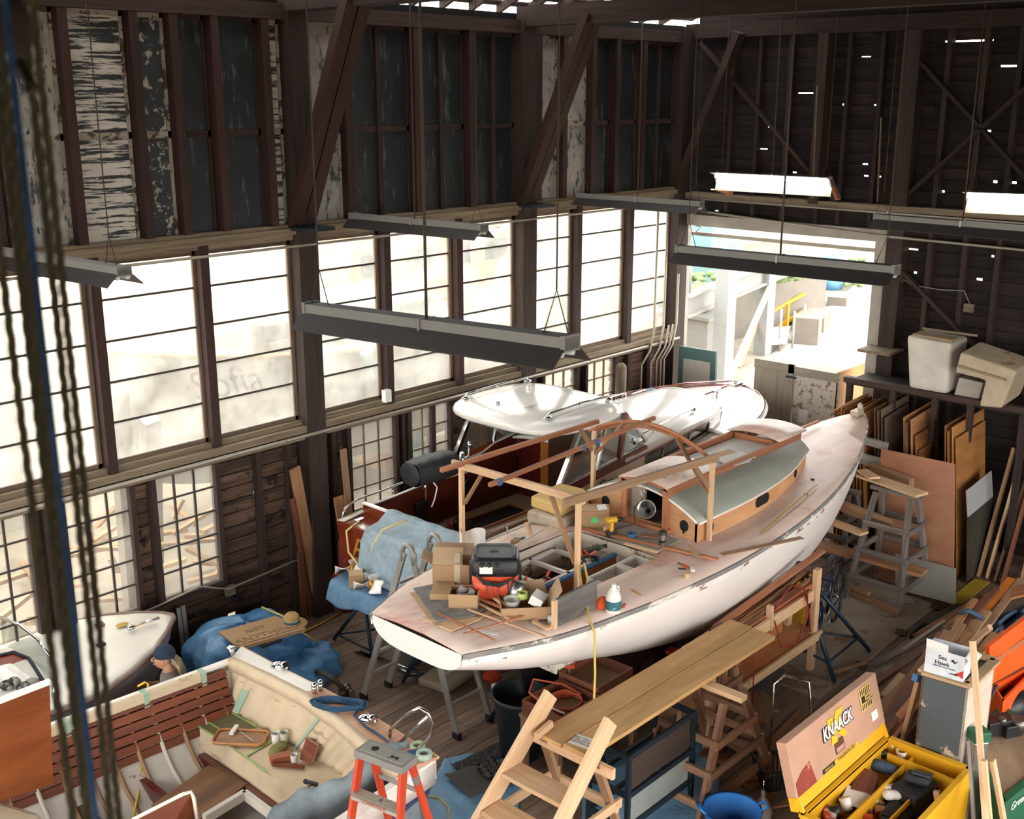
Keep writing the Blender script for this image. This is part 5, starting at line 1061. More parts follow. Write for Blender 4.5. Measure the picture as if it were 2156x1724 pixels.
# clamps in the locker
gco='orange spring clamps in the cockpit'
def clamp(x,y,z,rz,label,mat=m_orange):
    o=T('spring_clamp',label,'clamp',(x,y,z),rz); MB().bar((-.07,0,.02),(.05,0,.0),.02,.02).bar((-.07,0,-.02),(.05,0,.01),.02,.02).build('jaws',m_steel,o,local=True); MB().bar((.05,0,0),(.13,.0,.05),.022,.016).bar((.05,0,0),(.13,0,-.03),.022,.016).build('handle',mat,o,local=True); return o
for i,(x,y,z,r) in enumerate(((7.86,7.08,1.74,.5),(7.95,7.03,1.74,-.8),(8.12,7.04,1.74,.2),(7.78,7.2,1.73,2.),(8.78,7.05,1.74,.9),(8.86,7.1,1.74,-.5),(8.92,7.03,1.74,1.6))): clamp(x,y,z,r,('orange handled clamp at the aft end of the far cockpit locker','orange handled clamp at the forward end of the far cockpit locker')[i>3]); COL.objects[-1] if 0 else None
for o in [o for o in COL.objects if o.name.startswith('spring_clamp') and o.get('label')]: o['group']=gco+(' aft end' if 'aft end' in o['label'] else ' forward end')
for i in range(3): tag(MB().bar((8.85+.08*i,7.25,1.73),(9.1+.06*i,7.08,1.77),.03,.03).build('bar_clamp',(m_steel,plain('green_handle','#3c5a34'),m_steel)[i]),('dark bar clamp leaning at the forward end of the locker, aftmost','green handled bar clamp between two dark ones','dark bar clamp leaning nearest the white bulkhead')[i],'bar clamp')
# ================= ladders, planks and floor things ================================
al=T('folding_ladder','paint-splashed aluminium folding ladder straddled at the sloop stern','ladder',(7.55,8.25,0))
AX=[(7.30,7.62),(7.40,7.90)]
for side,(yf_,xa,xb) in enumerate(((8.95,7.27,7.64),(7.60,7.40,7.90))):
    for xf,xt_ in ((xa,7.38),(xb,7.76)):
        MB().bar((xf,yf_,.04),(xt_,8.27+(.06 if side==0 else -.06),1.90),.03,.075,(0,1,0)).build('side_rail',m_alud,al,bevel=.004); MB().box((xf,yf_,.035),(.05,.09,.07)).build('rubber_foot',m_black,al)
    for k in range(1,6):
        t=k/6.2; a=V((xa,yf_,.04)).lerp(V((7.38,8.27,1.9)),t); b=V((xb,yf_,.04)).lerp(V((7.76,8.27,1.9)),t); MB().bar(a,b,.03,.03).build('rung',m_alud,al)
for x in (7.38,7.76): MB().tube([(x,8.35,1.80),(x,8.36,1.92),(x,8.30,2.0),(x,8.22,1.99),(x,8.17,1.90),(x,8.18,1.80)],.028,8).build('hinge',m_alud,al)
# chrome rails lying on the floor
for i,(a,b,l) in enumerate((((748,1373),(900,1418),'chrome tube on the floor behind the ladder, farthest of four'),((758,1372),(935,1432),'chrome tube on the floor behind the ladder, second from the far side'),((765,1380),(940,1428),'chrome tube on the floor behind the ladder, third from the far side'),((830,1404),(876,1421),'short chrome tube nearest the ladder foot'))):
    tag(MB().cyl(P(*a,.03+.02*(i%2)),P(*b,.03+.02*(i%2)),.016).build('chrome_tube',m_chrome),l,'tube')
for q,l in (((872,1378),'round dark pad on the floor, the farther of two'),((856,1392),'round grey pad on the floor, the nearer of two')): tag(MB().lathe([(0,0),(.17,0),(.17,.02),(.05,.035),(0,.035)],P(*q),24).build('sanding_pad',plain('grey_rubber','#6d6964',.8)),l,'pad')
tag(MB().box(P(940,1432)+V((0,0,.05)),(.55,.42,.10),rad(10)).build('seat_cushion',plain('beige_cushion','#b3a68f',.8),bevel=.03),'beige square cushion on the floor behind the aluminium ladder','cushion')
stand(8.1,7.15,.98,'blue boat stand under the sloop stern, the one beside the white can',k=.5); stand(7.95,6.55,1.05,'blue boat stand under the sloop quarter behind the rubbish bin',k=.5,a0=.6); stand(9.6,6.42,.60,'blue boat stand under the middle of the sloop beside the plank',k=.5); stand(9.9,7.55,.58,'blue boat stand on the far side of the sloop keel',k=.5,a0=1)
tag(MB().lathe([(0,0),(.045,0),(.045,.14),(0,.14)],P(1043,1464),18).build('paint_can',m_white),'small white can on the floor below the sloop stern','can')
tag(MB().ell(P(1036,1424,.15),(.12,.1,.07)).build('orange_net',cloth('orange_net_c','#d2491f','#8d2c12',60)),'bundle of orange netting under the sloop stern','bundle')
# rubbish bin
bn=T('rubbish_bin','dark green-black plastic rubbish bin standing behind the wooden step ladder','bin',(7.62,6.90,0))
MB().lathe([(0,.02),(.20,.02),(.27,.66),(.30,.68),(.30,.72),(.28,.72),(.27,.69),(.19,.05),(0,.05)],(0,0,0),30).build('body',paint('dark_green_bin','#232a2c',.5,wear=('#6d726f',16,.72)),bn,local=True)
MB().tube([(-.02,.28,.62),(-.06,.36,.62),(.06,.36,.62),(.02,.28,.62)],.014,6).build('handle',m_black,bn,local=True)
# blue tarp on the floor
def floor_sheet(poly,z,label,mat,name,cat,amp=.012,n=26,kind=None):
    a,b,c,d=[P(*q,z) for q in poly]
    return tag(MB().grid(lambda u,v:(a.lerp(b,u)).lerp(d.lerp(c,u),v)+V((0,0,amp*(sin(u*21+v*9)+sin(v*27-u*7)+2)/2)),n,n).build(name,mat,solid=.004),label,cat)
m_tarpf=cloth('floor_tarpaulin','#7ea9c8','#4d7ea3',8,.5)
floor_sheet(((880,1724),(1075,1780),(1120,1560),(935,1600)),.01,'blue tarpaulin spread on the floor left of the wooden step ladder',m_tarpf,'floor_tarpaulin','tarpaulin')
floor_sheet(((1225,1800),(1530,1760),(1500,1560),(1225,1590)),.01,'blue tarpaulin spread on the floor under the plank',m_tarpf,'floor_tarpaulin','tarpaulin')
m_rub=paint('black_rubber_tread','#2d2b2a',.8,wear=('#5c5854',30,.55,(1,1,1)))
for i,(poly,l) in enumerate(((((948,1612),(1075,1552),(1110,1570),(972,1625)),'black ribbed rubber mat on the tarpaulin, the long one by the bin'),(((935,1632),(1000,1612),(1085,1650),(990,1680)),'flat grey rubber mat on the tarpaulin, nearest the camera'),(((1000,1630),(1030,1600),(1070,1625),(1045,1652)),'curled grey rubber scrap lying on top of the mats'))):
    floor_sheet(poly,.045+.02*i,l,m_rub if i==0 else plain('grey_rubber_%d'%i,'#4f4a46',.8),'rubber_mat','mat',amp=.008 if i<2 else .05,n=10)
tag(MB().tube([P(890,1676,.03),P(925,1680,.03),P(945,1700,.03),P(945,1724,.03),P(938,1745,.03)],.012,6).build('yellow_hose',plain('pale_yellow_hose','#c9b379',.5)),'pale yellow hose curving over the floor beside the tarpaulin','hose')
# fibreglass step ladder ---------------------------------------------------------------
m_fg=paint('orange_fibreglass','#c4401f',.5,wear=('#6f7274',5,.58,(1,1,.4)),var=.06)
fl=T('step_ladder','orange and grey fibreglass step ladder with worn top cap at the bottom of the photo','step ladder',(5.02,6.02,0))
tcx=P(812,1585,1.75); R0=rotm(math.atan2((P(868,1598,1.75)-P(765,1560,1.75)).y,(P(868,1598,1.75)-P(765,1560,1.75)).x))
WM[fl.name]=M.Translation(tcx-V((0,0,1.75)))@R0.to_4x4(); fl.matrix_world=WM[fl.name]
MB().box((0,0,1.72),(.46,.20,.06)).box((0,0,1.745),(.40,.14,.02)).build('top_cap',paint('worn_cap','#8d8981',.6,wear=('#5a5048',6,.58)),fl,local=True,bevel=.01)
MB().cyl((-.1,0,1.755),(-.1,0,1.758),.03).cyl((.08,-.02,1.755),(.08,-.02,1.758),.015).cyl((.12,-.02,1.755),(.12,-.02,1.758),.015).build('cap_hole',m_dark,fl,local=True)
for s in (-1,1):
    MB().bar((s*.20,-.05,1.70),(s*.29,-.42,.02),.03,.08,(0,1,0)).build('front_rail',m_fg,fl,local=True,bevel=.004); MB().bar((s*.19,.06,1.70),(s*.27,.55,.02),.03,.06,(0,1,0)).build('rear_rail',m_fg,fl,local=True,bevel=.004)
m_step=paint('splashed_step','#a59c8c',.6,wear=('#5b4a3c',6,.6))
for k in range(1,6):
    z=1.70-k*.29; t=(1.70-z)/1.68; w=.20+.09*t; MB().bx(-w,w,-.05-.37*t-.05,-.05-.37*t+.04,z-.012,z+.012).bx(-w,w,-.05-.37*t-.05,-.05-.37*t-.044,z-.04,z+.01).build('step',m_step,fl,local=True)
    if k%2: MB().bar((-w,.06+.49*t,z),(w,.06+.49*t,z),.02,.03).build('rear_brace',m_alud,fl,local=True)
text('lettering','LOUISVILLE',.045,WM[fl.name]@V((0,-.05-.37*.17-.052,1.70-.29-.016)),WM[fl.name].to_3x3()@V((1,0,0)),(0,0,1),plain('red_print','#a5302a'),fl,ext=.001)
# planks ---------------------------------------------------------------------------
m_plk=wood('scaffold_plank','#b0834f','#d9ae76',.6,g=5,amt=.05,stain=('#7d684f',7,.68))
x0=P(1130,1545,1.2); ZP=1.17
tag(MB().bar((6.58,5.63,ZP),(9.62,5.60,ZP),.27,.042).build('scaffold_plank',m_plk,bevel=.003),'worn scaffold plank on the sawhorse, the one nearer the sloop','plank'); tag(MB().bar((6.60,5.35,ZP),(9.60,5.32,ZP),.27,.042).build('scaffold_plank',m_plk,bevel=.003),'worn scaffold plank on the sawhorse, the one nearer the camera','plank')
c=P(1222,1566,ZP+.023); sk=tag(MB().box((6.74,5.36,ZP+.0225),(.16,.24,.002),.15).build('warning_label',m_paperw),'small printed label stuck to the end of the near plank','label')
text('lettering','NOT FOR STAGE\nUSE ON ENDS\nCAUTION EDGE',.035,(6.74,5.36,ZP+.0245),(0.1,-1,0),(1,.1,0),m_ink,sk,ext=.0004)
# wooden step ladder
wl_=T('wooden_step_ladder','new pine step ladder with broad treads leading up to the plank','step ladder',(6.3,5.5,0))
for y in (5.80,5.14): MB().bar((5.30,y+(.06 if y>5.5 else -.04),0.02),(6.80,y,1.46),.19,.042,(0,1,0)).build('stringer',m_pine,wl_,bevel=.004)
for k in range(4):
    z=.95-k*.24; x=5.30+1.50*(z/1.44)+.02; MB().bx(x-.14,x+.10,5.13,5.80,z-.02,z+.02).build('tread',m_pine,wl_,bevel=.004)
for y in (5.76,5.18): MB().bar((6.66,y,1.12),(7.10,y+(.04 if y>5.5 else -.04),.0),.04,.09,(0,1,0)).build('rear_leg',m_pine2,wl_); 
MB().bx(6.66,6.70,5.00,5.95,1.02,1.12).bx(6.86,6.90,5.1,5.85,.55,.64).bar((5.8,5.12,.62),(6.95,5.12,.62),.03,.09).bar((5.8,5.82,.62),(6.95,5.82,.62),.03,.09).build('cross_brace',m_pine,wl_)
MB().bar((6.52,5.72,1.2),(6.72,5.72,1.24),.04,.06).build('stop_block',m_pine,wl_)
# steel rack under the plank
sr=T('steel_rack','dark steel rack with grey panels under the plank end','rack',(7.6,5.35,0))
for x in (7.05,8.05):
    for y in (5.12,5.55): MB().bar((x,y,0),(x,y,1.02),.04,.04).build('upright',m_steel,sr)
for z in (.3,.62,1.0): MB().bar((7.05,5.12,z),(8.05,5.12,z),.03,.05).bar((7.05,5.55,z),(8.05,5.55,z),.03,.05).bar((7.05,5.12,z),(7.05,5.55,z),.03,.05).bar((8.05,5.12,z),(8.05,5.55,z),.03,.05).build('rail',m_steel,sr)
MB().bx(7.1,8.0,5.13,5.15,.32,.60).build('grey_panel',paint('stained_panel','#8d928e',.7,wear=('#5d5a4c',3,.6)),sr); MB().bx(7.1,8.0,5.13,5.16,.66,.97).build('slatted_panel',wood('dark_slats','#332721','#564337',.8,g=30),sr)
# drawers on a bench under the sloop
dh=T('work_table','low work table under the sloop side carrying two drawers','table',(7.75,6.25,0)); MB().bx(7.18,8.45,6.02,6.52,.78,.82).build('top',m_brownhorse,dh); 
for x in (7.22,8.40):
    for y in (6.06,6.48): MB().bx(x-.03,x+.03,y-.03,y+.03,0,.78).build('leg',m_brownhorse,dh)
MB().bx(7.2,8.4,6.03,6.06,.55,.78).build('apron',m_mahog,dh)
m_drw=wood('drawer_wood','#5d3423','#8f5a3f',.5,g=6)
for (x,y,w,l,zz) in ((7.50,6.27,.56,'wooden drawer holding the orange hose, nearer the bin',.82),(8.10,6.32,.56,'empty wooden drawer with a tan bottom beside the hose drawer',.86)):
    o=T('drawer',l,'drawer',(x,y,zz)); MB().obox((0,0,0),(w,.50,.13),.018,bot=False).build('drawer_frame',m_drw,o,local=True); MB().bx(-w/2+.018,w/2-.018,-.23,.23,.005,.015).build('drawer_bottom',plain('tan_drawer_bottom','#8f7355',.8),o,local=True)
hs=MB(); 
for k in range(6): hs.tube([V((7.53,6.25,.86+.012*k))+V(((.20-.006*k)*cos(a*PI/14),(.15+.004*k)*sin(a*PI/14),.01*sin(a+k))) for a in range(28)],.010,6,closed=True)
hs.tube([(7.35,6.35,.9),(7.30,6.50,1.0),(7.45,6.58,1.05),(7.68,6.4,.97),(7.72,6.2,.92)],.010,6); tag(hs.build('orange_air_hose',plain('orange_hose','#c25a34',.5)),'coiled orange air hose inside a wooden drawer','hose')
tag(MB().tube([(7.3,6.05,.95),(7.28,6.3,.96),(7.4,6.5,.93)],.012,6).build('grey_hose',m_conduit),'grey tube lying in the drawer next to the orange hose','hose')
# sawhorses -------------------------------------------------------------------------
def sawhorse(name,label,mat,loc,rz,w,d,h,rails=(.28,.52,.76),tw=.55,gp=None,top=None,lw=.045,ld=.09):
    o=T(name,label,'sawhorse',loc,rz,gp)
    for sx in (-1,1):
        for sy in (-1,1): MB().bar((sx*w/2,sy*d/2,0),(sx*w/2*tw,sy*d/2*.25,h),lw,ld,(0,1,0)).build('leg',mat,o,local=True)
    for t in rails:
        wx=w/2*(1-t*(1-tw)); wy=d/2*(1-t*.75); z=h*t
        for sy in (-1,1): MB().bar((-wx-.04,sy*(wy+.04),z),(wx+.04,sy*(wy+.04),z),.03,.08).build('rail',mat,o,local=True)
        for sx in (-1,1): MB().bar((sx*(wx+.03),-wy-.05,z-.02),(sx*(wx+.03),wy+.05,z-.02),.03,.08).build('cross_rail',mat,o,local=True)
    MB().bx(-w/2*tw-.12,w/2*tw+.12,-.05,.05,h,h+.05).build('top_beam',top or mat,o,local=True); return o
sawhorse('sawhorse','tall brown sawhorse of nailed boards under the far end of the plank',m_brownhorse,(8.42,5.22,0),rad(90),.74,1.30,1.08,tw=.75,top=m_pine,rails=(.22,.46,.7))
sawhorse('sawhorse','second brown sawhorse behind the tall one, under the workbench end',m_brownhorse,(9.35,5.75,0),rad(90),.6,.6,.85,tw=.6)
# workbench with lumber
wbn=T('lumber_bench','long pine bench rack loaded with mahogany strips and hoses beside the sloop','workbench',(10.3,5.8,0))
for x,y in ((11.25,5.60),(11.25,5.93),(9.0,5.55),(9.0,5.88)): MB().bx(x-.05,x+.05,y-.03,y+.03,0,1.28 if x>11 and y<5.8 else 1.0).build('leg',m_pine,wbn)
MB().bar((9.0,5.58,.97),(11.3,5.62,.97),.04,.13).bar((9.0,5.90,.97),(11.3,5.93,.97),.04,.13).bx(11.2,11.25,5.6,5.93,.9,1.0).bx(10.2,10.24,5.57,5.64,.9,1.18).build('top_rail',m_pine,wbn)
MB().bx(8.9,11.35,5.55,5.98,.44,.48).build('shelf',wood('bench_shelf','#a5683f','#cf9766',.6,g=5,amt=.05),wbn); MB().bx(8.9,11.35,5.53,5.56,.40,.50).build('shelf_edge',m_pine,wbn)
MB().bx(9.3,11.0,5.86,5.88,.5,.92).build('back_board',wood('bench_back','#9a5a33','#c17c4c',.6,g=4),wbn)
for i in range(13):
    x0_=RN.uniform(9.2,9.9); x1_=RN.uniform(10.9,11.6); y_=5.64+.021*i; mat=[m_mahog,m_cedar,m_drw,m_lumber][i%4]
    ds=['pale reddish','narrow dark','broad mahogany','brown knotty','thin red','short dark'][i%6]; wh=['at the front edge','near the front edge','in the front half','in the middle','in the back half','near the back edge','at the back edge'][min(6,i//2)]
    tag(MB().bar((x0_,y_,.985+.02*(i%3)),(x1_,y_+RN.uniform(-.05,.03),1.06+.03*(i%4)),.035,.03).build('lumber_strip',mat),'%s strip %s of the lumber bench%s'%(ds,wh,', lying above its neighbour' if i%2 else ''),'lumber','lumber strips on the bench')
tag(MB().bar((9.6,5.90,1.04),(11.7,5.78,1.32),.08,.03).build('long_board',m_cedar),'long cedar board rising past the bench end beside the bicycle','board'); tag(MB().bar((9.5,5.86,1.05),(11.6,5.90,1.10),.10,.03).build('long_board',m_drw),'long mahogany board lying along the sloop side of the bench','board')
ch=MB(); c0=V((10.3,5.62,1.05)); ch.tube([c0,c0+V((.05,-.05,.15)),c0+V((.35,-.02,.22)),c0+V((.65,-.02,.10)),c0+V((.7,-.08,-.2)),c0+V((.72,-.1,-.45))],.010,6).tube([c0+V((-.05,-.06,-.05)),c0+V((.0,-.14,-.35)),c0+V((.3,-.16,-.42)),c0+V((.58,-.12,-.2)),c0+V((.66,-.06,.05))],.010,6).tube([c0+V((-.5,-.12,0)),c0+V((-.55,-.13,-.5)),c0+V((-.55,-.14,-.95))],.008,6)
tag(ch.build('red_air_hose',plain('red_hose','#8f2a22',.5)),'thin red air hose looped over the front rail of the lumber bench','hose')
# floor clutter in shadow under bench
for i,(q,s,l,mm) in enumerate(((( 1560,1420),(.5,.3,.12),'dark flat crate on the floor under the lumber bench',m_brownhorse),((1620,1440),(.5,.25,.1),'flat grey box on the floor before the lumber bench',plain('slate_box','#565452')),((1500,1430),(.4,.3,.25),'brown box in the shade under the lumber bench',m_drw),((1590,1480),(.45,.4,.03),'tan board lying on the floor below the bench end',m_pine2))):
    tag(MB().box(P(*q)+V((0,0,s[2]/2)),s,.3*i).build('shop_box' if i<3 else 'floor_board_offcut',mm),l,'box' if i<3 else 'board')
# metal handle frame + basket
hf=T('tool_trolley','chrome handled trolley frame standing beside the black basket','trolley',P(1640,1600)); a=P(1628,1610); 
MB().tube([P(1617,1600),P(1620,1600)+V((0,0,.5)),P(1620,1600)+V((0,0,.86)),P(1640,1596)+V((0,0,.93)),P(1690,1600)+V((0,0,.88)),P(1702,1610)+V((0,0,.5)),P(1705,1612)],.014,8).build('handle',m_chrome,hf)
bk=T('black_basket','black slatted plastic basket half hidden by the open yellow chest','basket',P(1642,1650)+V((0,0,.02)),rad(-40)); mb=MB()
for k in range(12):
    x=-.24+k*.044
    for y in (-.17,.17): mb.bar((x*.85,y*.85,0),(x,y,.24),.012,.008)
for k in range(9):
    y=-.17+k*.0425
    for x in (-.24,.24): mb.bar((x*.85,y*.85,0),(x,y,.24),.012,.008)
mb.bx(-.2,.2,-.145,.145,0,.01).bx(-.25,.25,-.18,-.165,.22,.25).bx(-.25,.25,.165,.18,.22,.25).bx(-.25,-.235,-.18,.18,.22,.25).bx(.235,.25,-.18,.18,.22,.25).build('basket_body',m_black,bk,local=True)
# blue tub
tu=T('blue_tub','round blue flexible tub with handles near the bottom edge','tub',P(1537,1775)); MB().lathe([(0,.02),(.19,.02),(.255,.34),(.27,.36),(.24,.35),(.18,.04),(0,.04)],(0,0,0),32).build('tub_body',paint('blue_plastic','#2f78c4',.4,var=.04),tu,local=True)
for s in (-1,1): MB().tube([(s*.16,-s*.19,.34),(s*.19,-s*.25,.40),(s*.24,-s*.19,.40),(s*.22,-s*.13,.35)],.014,6).build('handle',paint('blue_plastic_h','#2f78c4',.4),tu,local=True)
# small floor offcuts on the right
for i,(a,b,w,l) in enumerate((((1480,1724),(1690,1500),.12,'long pale board on the floor running past the sawhorse feet'),((1620,1590),(1760,1500),.15,'tan floor board beside the trolley'),((1560,1650),(1650,1600),.25,'square of scrap plywood beside the black basket'),((1590,1690),(1660,1680),.22,'scrap board under the black basket'))):
    tag(MB().bar(P(*a,.02),P(*b,.02),w,.025).build('scrap_board',m_pine2 if i else m_lumber),l,'board')
sb=T('spray_bottle','small glass demijohn near the blue tub','bottle',P(1603,1724)); MB().lathe([(0,0),(.09,0),(.10,.1),(.05,.2),(.02,.24),(.02,.30),(0,.30)],(0,0,0),18).build('bottle_body',plain('cloudy_glass','#a7a29a',.2),sb,local=True); MB().cyl((0,0,.3),(0,0,.4),.006).build('neck_wire',m_chrome,sb,local=True)

# swim platform and cockpit things
def prop(c,l):
    o=T('propeller',l,'propeller',c); mb=MB(); mb.cyl((0,0,0),(0,0,.10),.035,.025).build('hub',m_brass,o,local=True)
    for k in range(3):
        a=k*2*PI/3+.4; R=rotm(a); mb=MB(); mb.grid(lambda u,v:R@V((.03+.17*u,(.10*sin(PI*min(1,u*.9+.1)))*(v-.5)*2,.05+.05*(v-.5)*2)),8,6); mb.build('blade',m_white,o,local=True,solid=.008)
prop(P(742,1205,1.05),'white bladed propeller on the blue blanket, the farther one'); prop(P(782,1238,1.05),'white and brass propeller on the blue blanket, the nearer one')
o,c=carton(0,0,(.16,.14,.15),rad(-35),'small cardboard box on the blanket covered swim platform',base=P(750,1232,1.04)); each('flap',m_cardl,o,[([(-.08,-.07,.15),(.08,-.07,.15),(.08,0,.19),(-.08,0,.19)],.004,(0,0,-1)),([(-.08,.07,.15),(.08,.07,.15),(.08,0,.19),(-.08,0,.19)],.004,(0,0,-1))],local=True)
tag(MB().lathe([(0,0),(.04,0),(.042,.11),(0,.11)],P(769,1226,1.05),18).build('plastic_cup',m_white),'white cup beside the small box on the swim platform','cup')
for q,l in (((985,1105),'red and black power drill lying on the cruiser cockpit sole'),((962,1100),'smaller red pair of tools beside the power drill in the cruiser')):
    c=P(*q,1.2); o=T('power_drill',l,'drill',c,.6); MB().cyl((-.1,0,0),(.1,0,.02),.035,n=12).box((.02,.0,-.0),(.08,.1,.04)).build('body',m_black,o,local=True); MB().box((-.08,.07,0),(.12,.05,.05),.5).build('red_grip',plain('dark_red_grip','#8e2420'),o,local=True)
yl=MB(); yl.tube([V((8.12,9.95,1.62)),V((8.0,10.05,1.5)),V((7.98,10.0,1.25)),V((7.98,9.8,1.12)),V((7.98,9.62,1.2)),V((7.97,9.55,1.45)),V((8.05,9.45,1.66)),V((8.3,9.3,1.75))],.014,6).tube([V((7.97,9.62,1.3)),V((7.96,9.5,1.1)),V((7.96,9.4,1.05))],.012,6); tag(yl.build('looped_cord',plain('cream_cord','#e0c88a')),'cream cord looped over the mahogany transom of the cruiser','cord')
tag(MB().tube([P(640,1330,.02),P(700,1300,.02),P(745,1270,.02),P(760,1262,.02),P(745,1240,.02)],.010,6).build('extension_cable',m_brass),'thin yellow cord on the floor below the swim platform','cord')
# chips and offcuts in the shade under the bench and by the basket
sh_=['brown','tan','dark','reddish','grey']
for i in range(14):
    px=1500+((i*67)%230); py=1505+((i*41)%190); p=P(px,py); 
    w_=['under the tall sawhorse','beside the black basket','below the lumber bench','near the trolley handle','by the blue tub'][ (0 if px<1560 else 1 if py>1620 else 3 if px>1640 else 2 if py<1560 else 4)]
    tag(MB().box(p+V((0,0,.02+.02*(i%3))),(.18+.05*(i%4),.10+.02*(i%3),.02+.03*(i%2)),i*.7).build('floor_offcut',[m_lumber,m_pine2,m_drw,m_cedar,m_greywood][i%5]),'%s %s offcut on the floor %s'%(['flat','thick'][i%2],sh_[i%5],w_),'offcut','offcuts on the floor '+w_)
# ================= right-hand side ==================================================
def PX(px,py,x): d=ray(px,py); return V((0,0,HC))+d*(x/d.x)
def PY(px,py,y): d=ray(px,py); return V((0,0,HC))+d*(y/d.y)
# plywood sheet on the floor
o=tag(MB().bx(10.7,14.0,5.2,6.5,.002,.016).build('floor_plywood',paint('dusty_plywood','#a39584',.85,wear=('#7a6655',1.6,.55),var=.14)),'large dusty plywood sheet on the floor under the bicycle','plywood sheet')
for i,(q,l) in enumerate((((1897,1330),'small dark tile on the plywood sheet, the middle one'),((1812,1400),'small dark tile on the plywood sheet, nearest the blue stand foot'),((1970,1276),'small dark tile on the far corner of the plywood sheet'))):
    tag(MB().box(P(*q,.022),(.16,.13,.01),.2).build('floor_tile',plain('dark_tile','#5a4034',.8)),l,'tile')
tag(MB().bar(P(2012,1268,.01),P(2068,1222,.01),.20,.012).build('yellow_floor_strip',paint('yellow_strip_paint','#c9a92d',.7,wear=('#5b4a2c',8,.66))),'yellow painted strip on the floor beside the leaning boards','strip')
# big tripod stand
ts=T('tripod_stand','large blue steel tripod stand on the plywood sheet by the bicycle','stand',(11.62,5.95,0)); ap=V((11.60,6.02,1.08)); ft=[V((12.12,5.28,.03)),V((11.13,5.23,.03)),V((11.45,6.75,.03))]
for f in ft: MB().cyl(f,ap,.026,n=10).build('leg',m_bluestl,ts)
for i in range(3): p=ft[i].lerp(ap,.16); q=ft[(i+1)%3].lerp(ap,.16); MB().cyl(p,q,.016,n=8).build('brace',m_bluestl,ts)
MB().cyl(ap-V((0,0,.15)),ap+V((0,0,.06)),.03).build('head',m_steel,ts)
# bicycle
bu=V((.978,.208,0)); by=T('bicycle','dark blue road bicycle with yellow bags parked behind the blue stand','bicycle',(12.15,5.90,0),math.atan2(bu.y,bu.x))
def wheel(x):
    o=MB().lathe([(.305,-.018),(.33,-.018),(.342,0),(.33,.018),(.305,.018),(.305,-.018)],(x,0,.345),36,rotm(0,PI/2)).build('tyre',m_black,by,local=True); MB().lathe([(.300,-.01),(.314,-.01),(.314,.01),(.300,.01),(.300,-.01)],(x,0,.345),36,rotm(0,PI/2)).build('rim',m_steel,o,local=True)
    mb=MB()
    for k in range(14): a=2*PI*k/14; mb.cyl((x,.0,.345),(x+.30*cos(a),0,.345+.30*sin(a)),.0014,n=4,cap=False)
    mb.cyl((x,-.03,.345),(x,.03,.345),.02).build('spokes_and_hub',m_alu,o,local=True)
wheel(.50); wheel(-.50)
m_bk=plain('navy_bicycle_paint','#1c2c5a',.3,coat=.5)
MB().cyl((.04,0,.30),(.16,0,.80),.016).cyl((.04,0,.30),(-.36,0,.62),.018).cyl((.15,0,.76),(-.34,0,.74),.016).cyl((-.33,0,.78),(-.37,0,.60),.02).build('frame',m_bk,by,local=True)
for s in (-.04,.04): MB().cyl((.04,s*.6,.30),(.50,s,.345),.009).cyl((.15,s*.5,.76),(.50,s,.345),.008).cyl((-.37,s,.60),(-.50,s,.345),.012).build('stays',m_bk,by,local=True)
MB().ell((.20,0,.97),(.13,.07,.03)).ell((.08,0,.965),(.09,.025,.025)).cyl((.16,0,.78),(.18,0,.95),.013).build('saddle',m_black,by,local=True)
MB().tube([(-.40,-.2,.80),(-.47,-.2,.86),(-.42,-.2,.92),(-.36,-.05,.92),(-.36,.05,.92),(-.42,.2,.92),(-.47,.2,.86),(-.40,.2,.80)],.014,6).cyl((-.34,0,.76),(-.36,0,.92),.014).build('handlebar',m_black,by,local=True)
MB().cyl((.04,-.05,.30),(.04,-.035,.30),.09,n=20).cyl((.04,-.06,.30),(-.08,-.06,.18),.01).cyl((.04,.06,.30),(.16,.06,.42),.01).build('crankset',m_alu,by,local=True)
tag(MB().box((12.0,6.18,.42),(.30,.22,.5),.3).ell((12.0,6.18,.72),(.2,.14,.1)).build('yellow_bag',cloth('yellow_bag_c','#d9a41f','#a87812',12,.6),bevel=.04),'bright yellow bag hanging behind the bicycle frame','bag')
tag(MB().ell((11.75,6.5,.55),(.28,.24,.24)).build('white_sack',m_white),'pale rounded sack on the floor beyond the end of the bench','sack')
# grey tall sawhorses with planks
gs='grey tall sawhorses at the sloop bow'
sawhorse('sawhorse','tall grey paint-spattered sawhorse nearest the camera at the sloop bow',m_greywood,(13.85,5.86,0),rad(90),.75,.95,1.45,tw=.62,rails=(.22,.47,.72),lw=.05,ld=.1)
sawhorse('sawhorse','tall grey sawhorse half hidden by the sloop bow',m_greywood,(14.35,6.95,0),rad(90),.75,.8,1.12,tw=.62,rails=(.22,.47,.72),lw=.05,ld=.1)
tag(MB().bar((14.05,6.46,1.53),(13.8,5.5,1.53),.24,.035).build('plank',m_pine),'pale plank across the tops of the two grey sawhorses','plank')
tag(MB().box(P(1828,998,1.60),(.16,.34,.025),rad(-35)).build('short_board',m_pine),'short pale board lying on top of the upper plank','board')
tag(MB().bar((14.65,6.6,1.45),(14.4,5.9,1.45),.1,.12).build('beam_offcut',m_pine2),'pine beam lying behind the short board','beam')
tag(MB().bar((13.95,6.7,1.06),(13.75,5.85,1.04),.03,.16).build('plank_on_edge',m_pine2),'orange-brown plank set on edge through the sawhorse rails','plank'); tag(MB().bar((13.7,7.0,.92),(13.5,6.1,.92),.18,.03).build('plank',m_pine),'pale plank resting below the plank set on edge','plank')
tag(MB().bar((13.6,7.1,.55),(13.75,5.35,.50),.24,.05).build('heavy_plank',m_lumber),'heavy brown plank through the lowest rails of the grey sawhorses','plank')
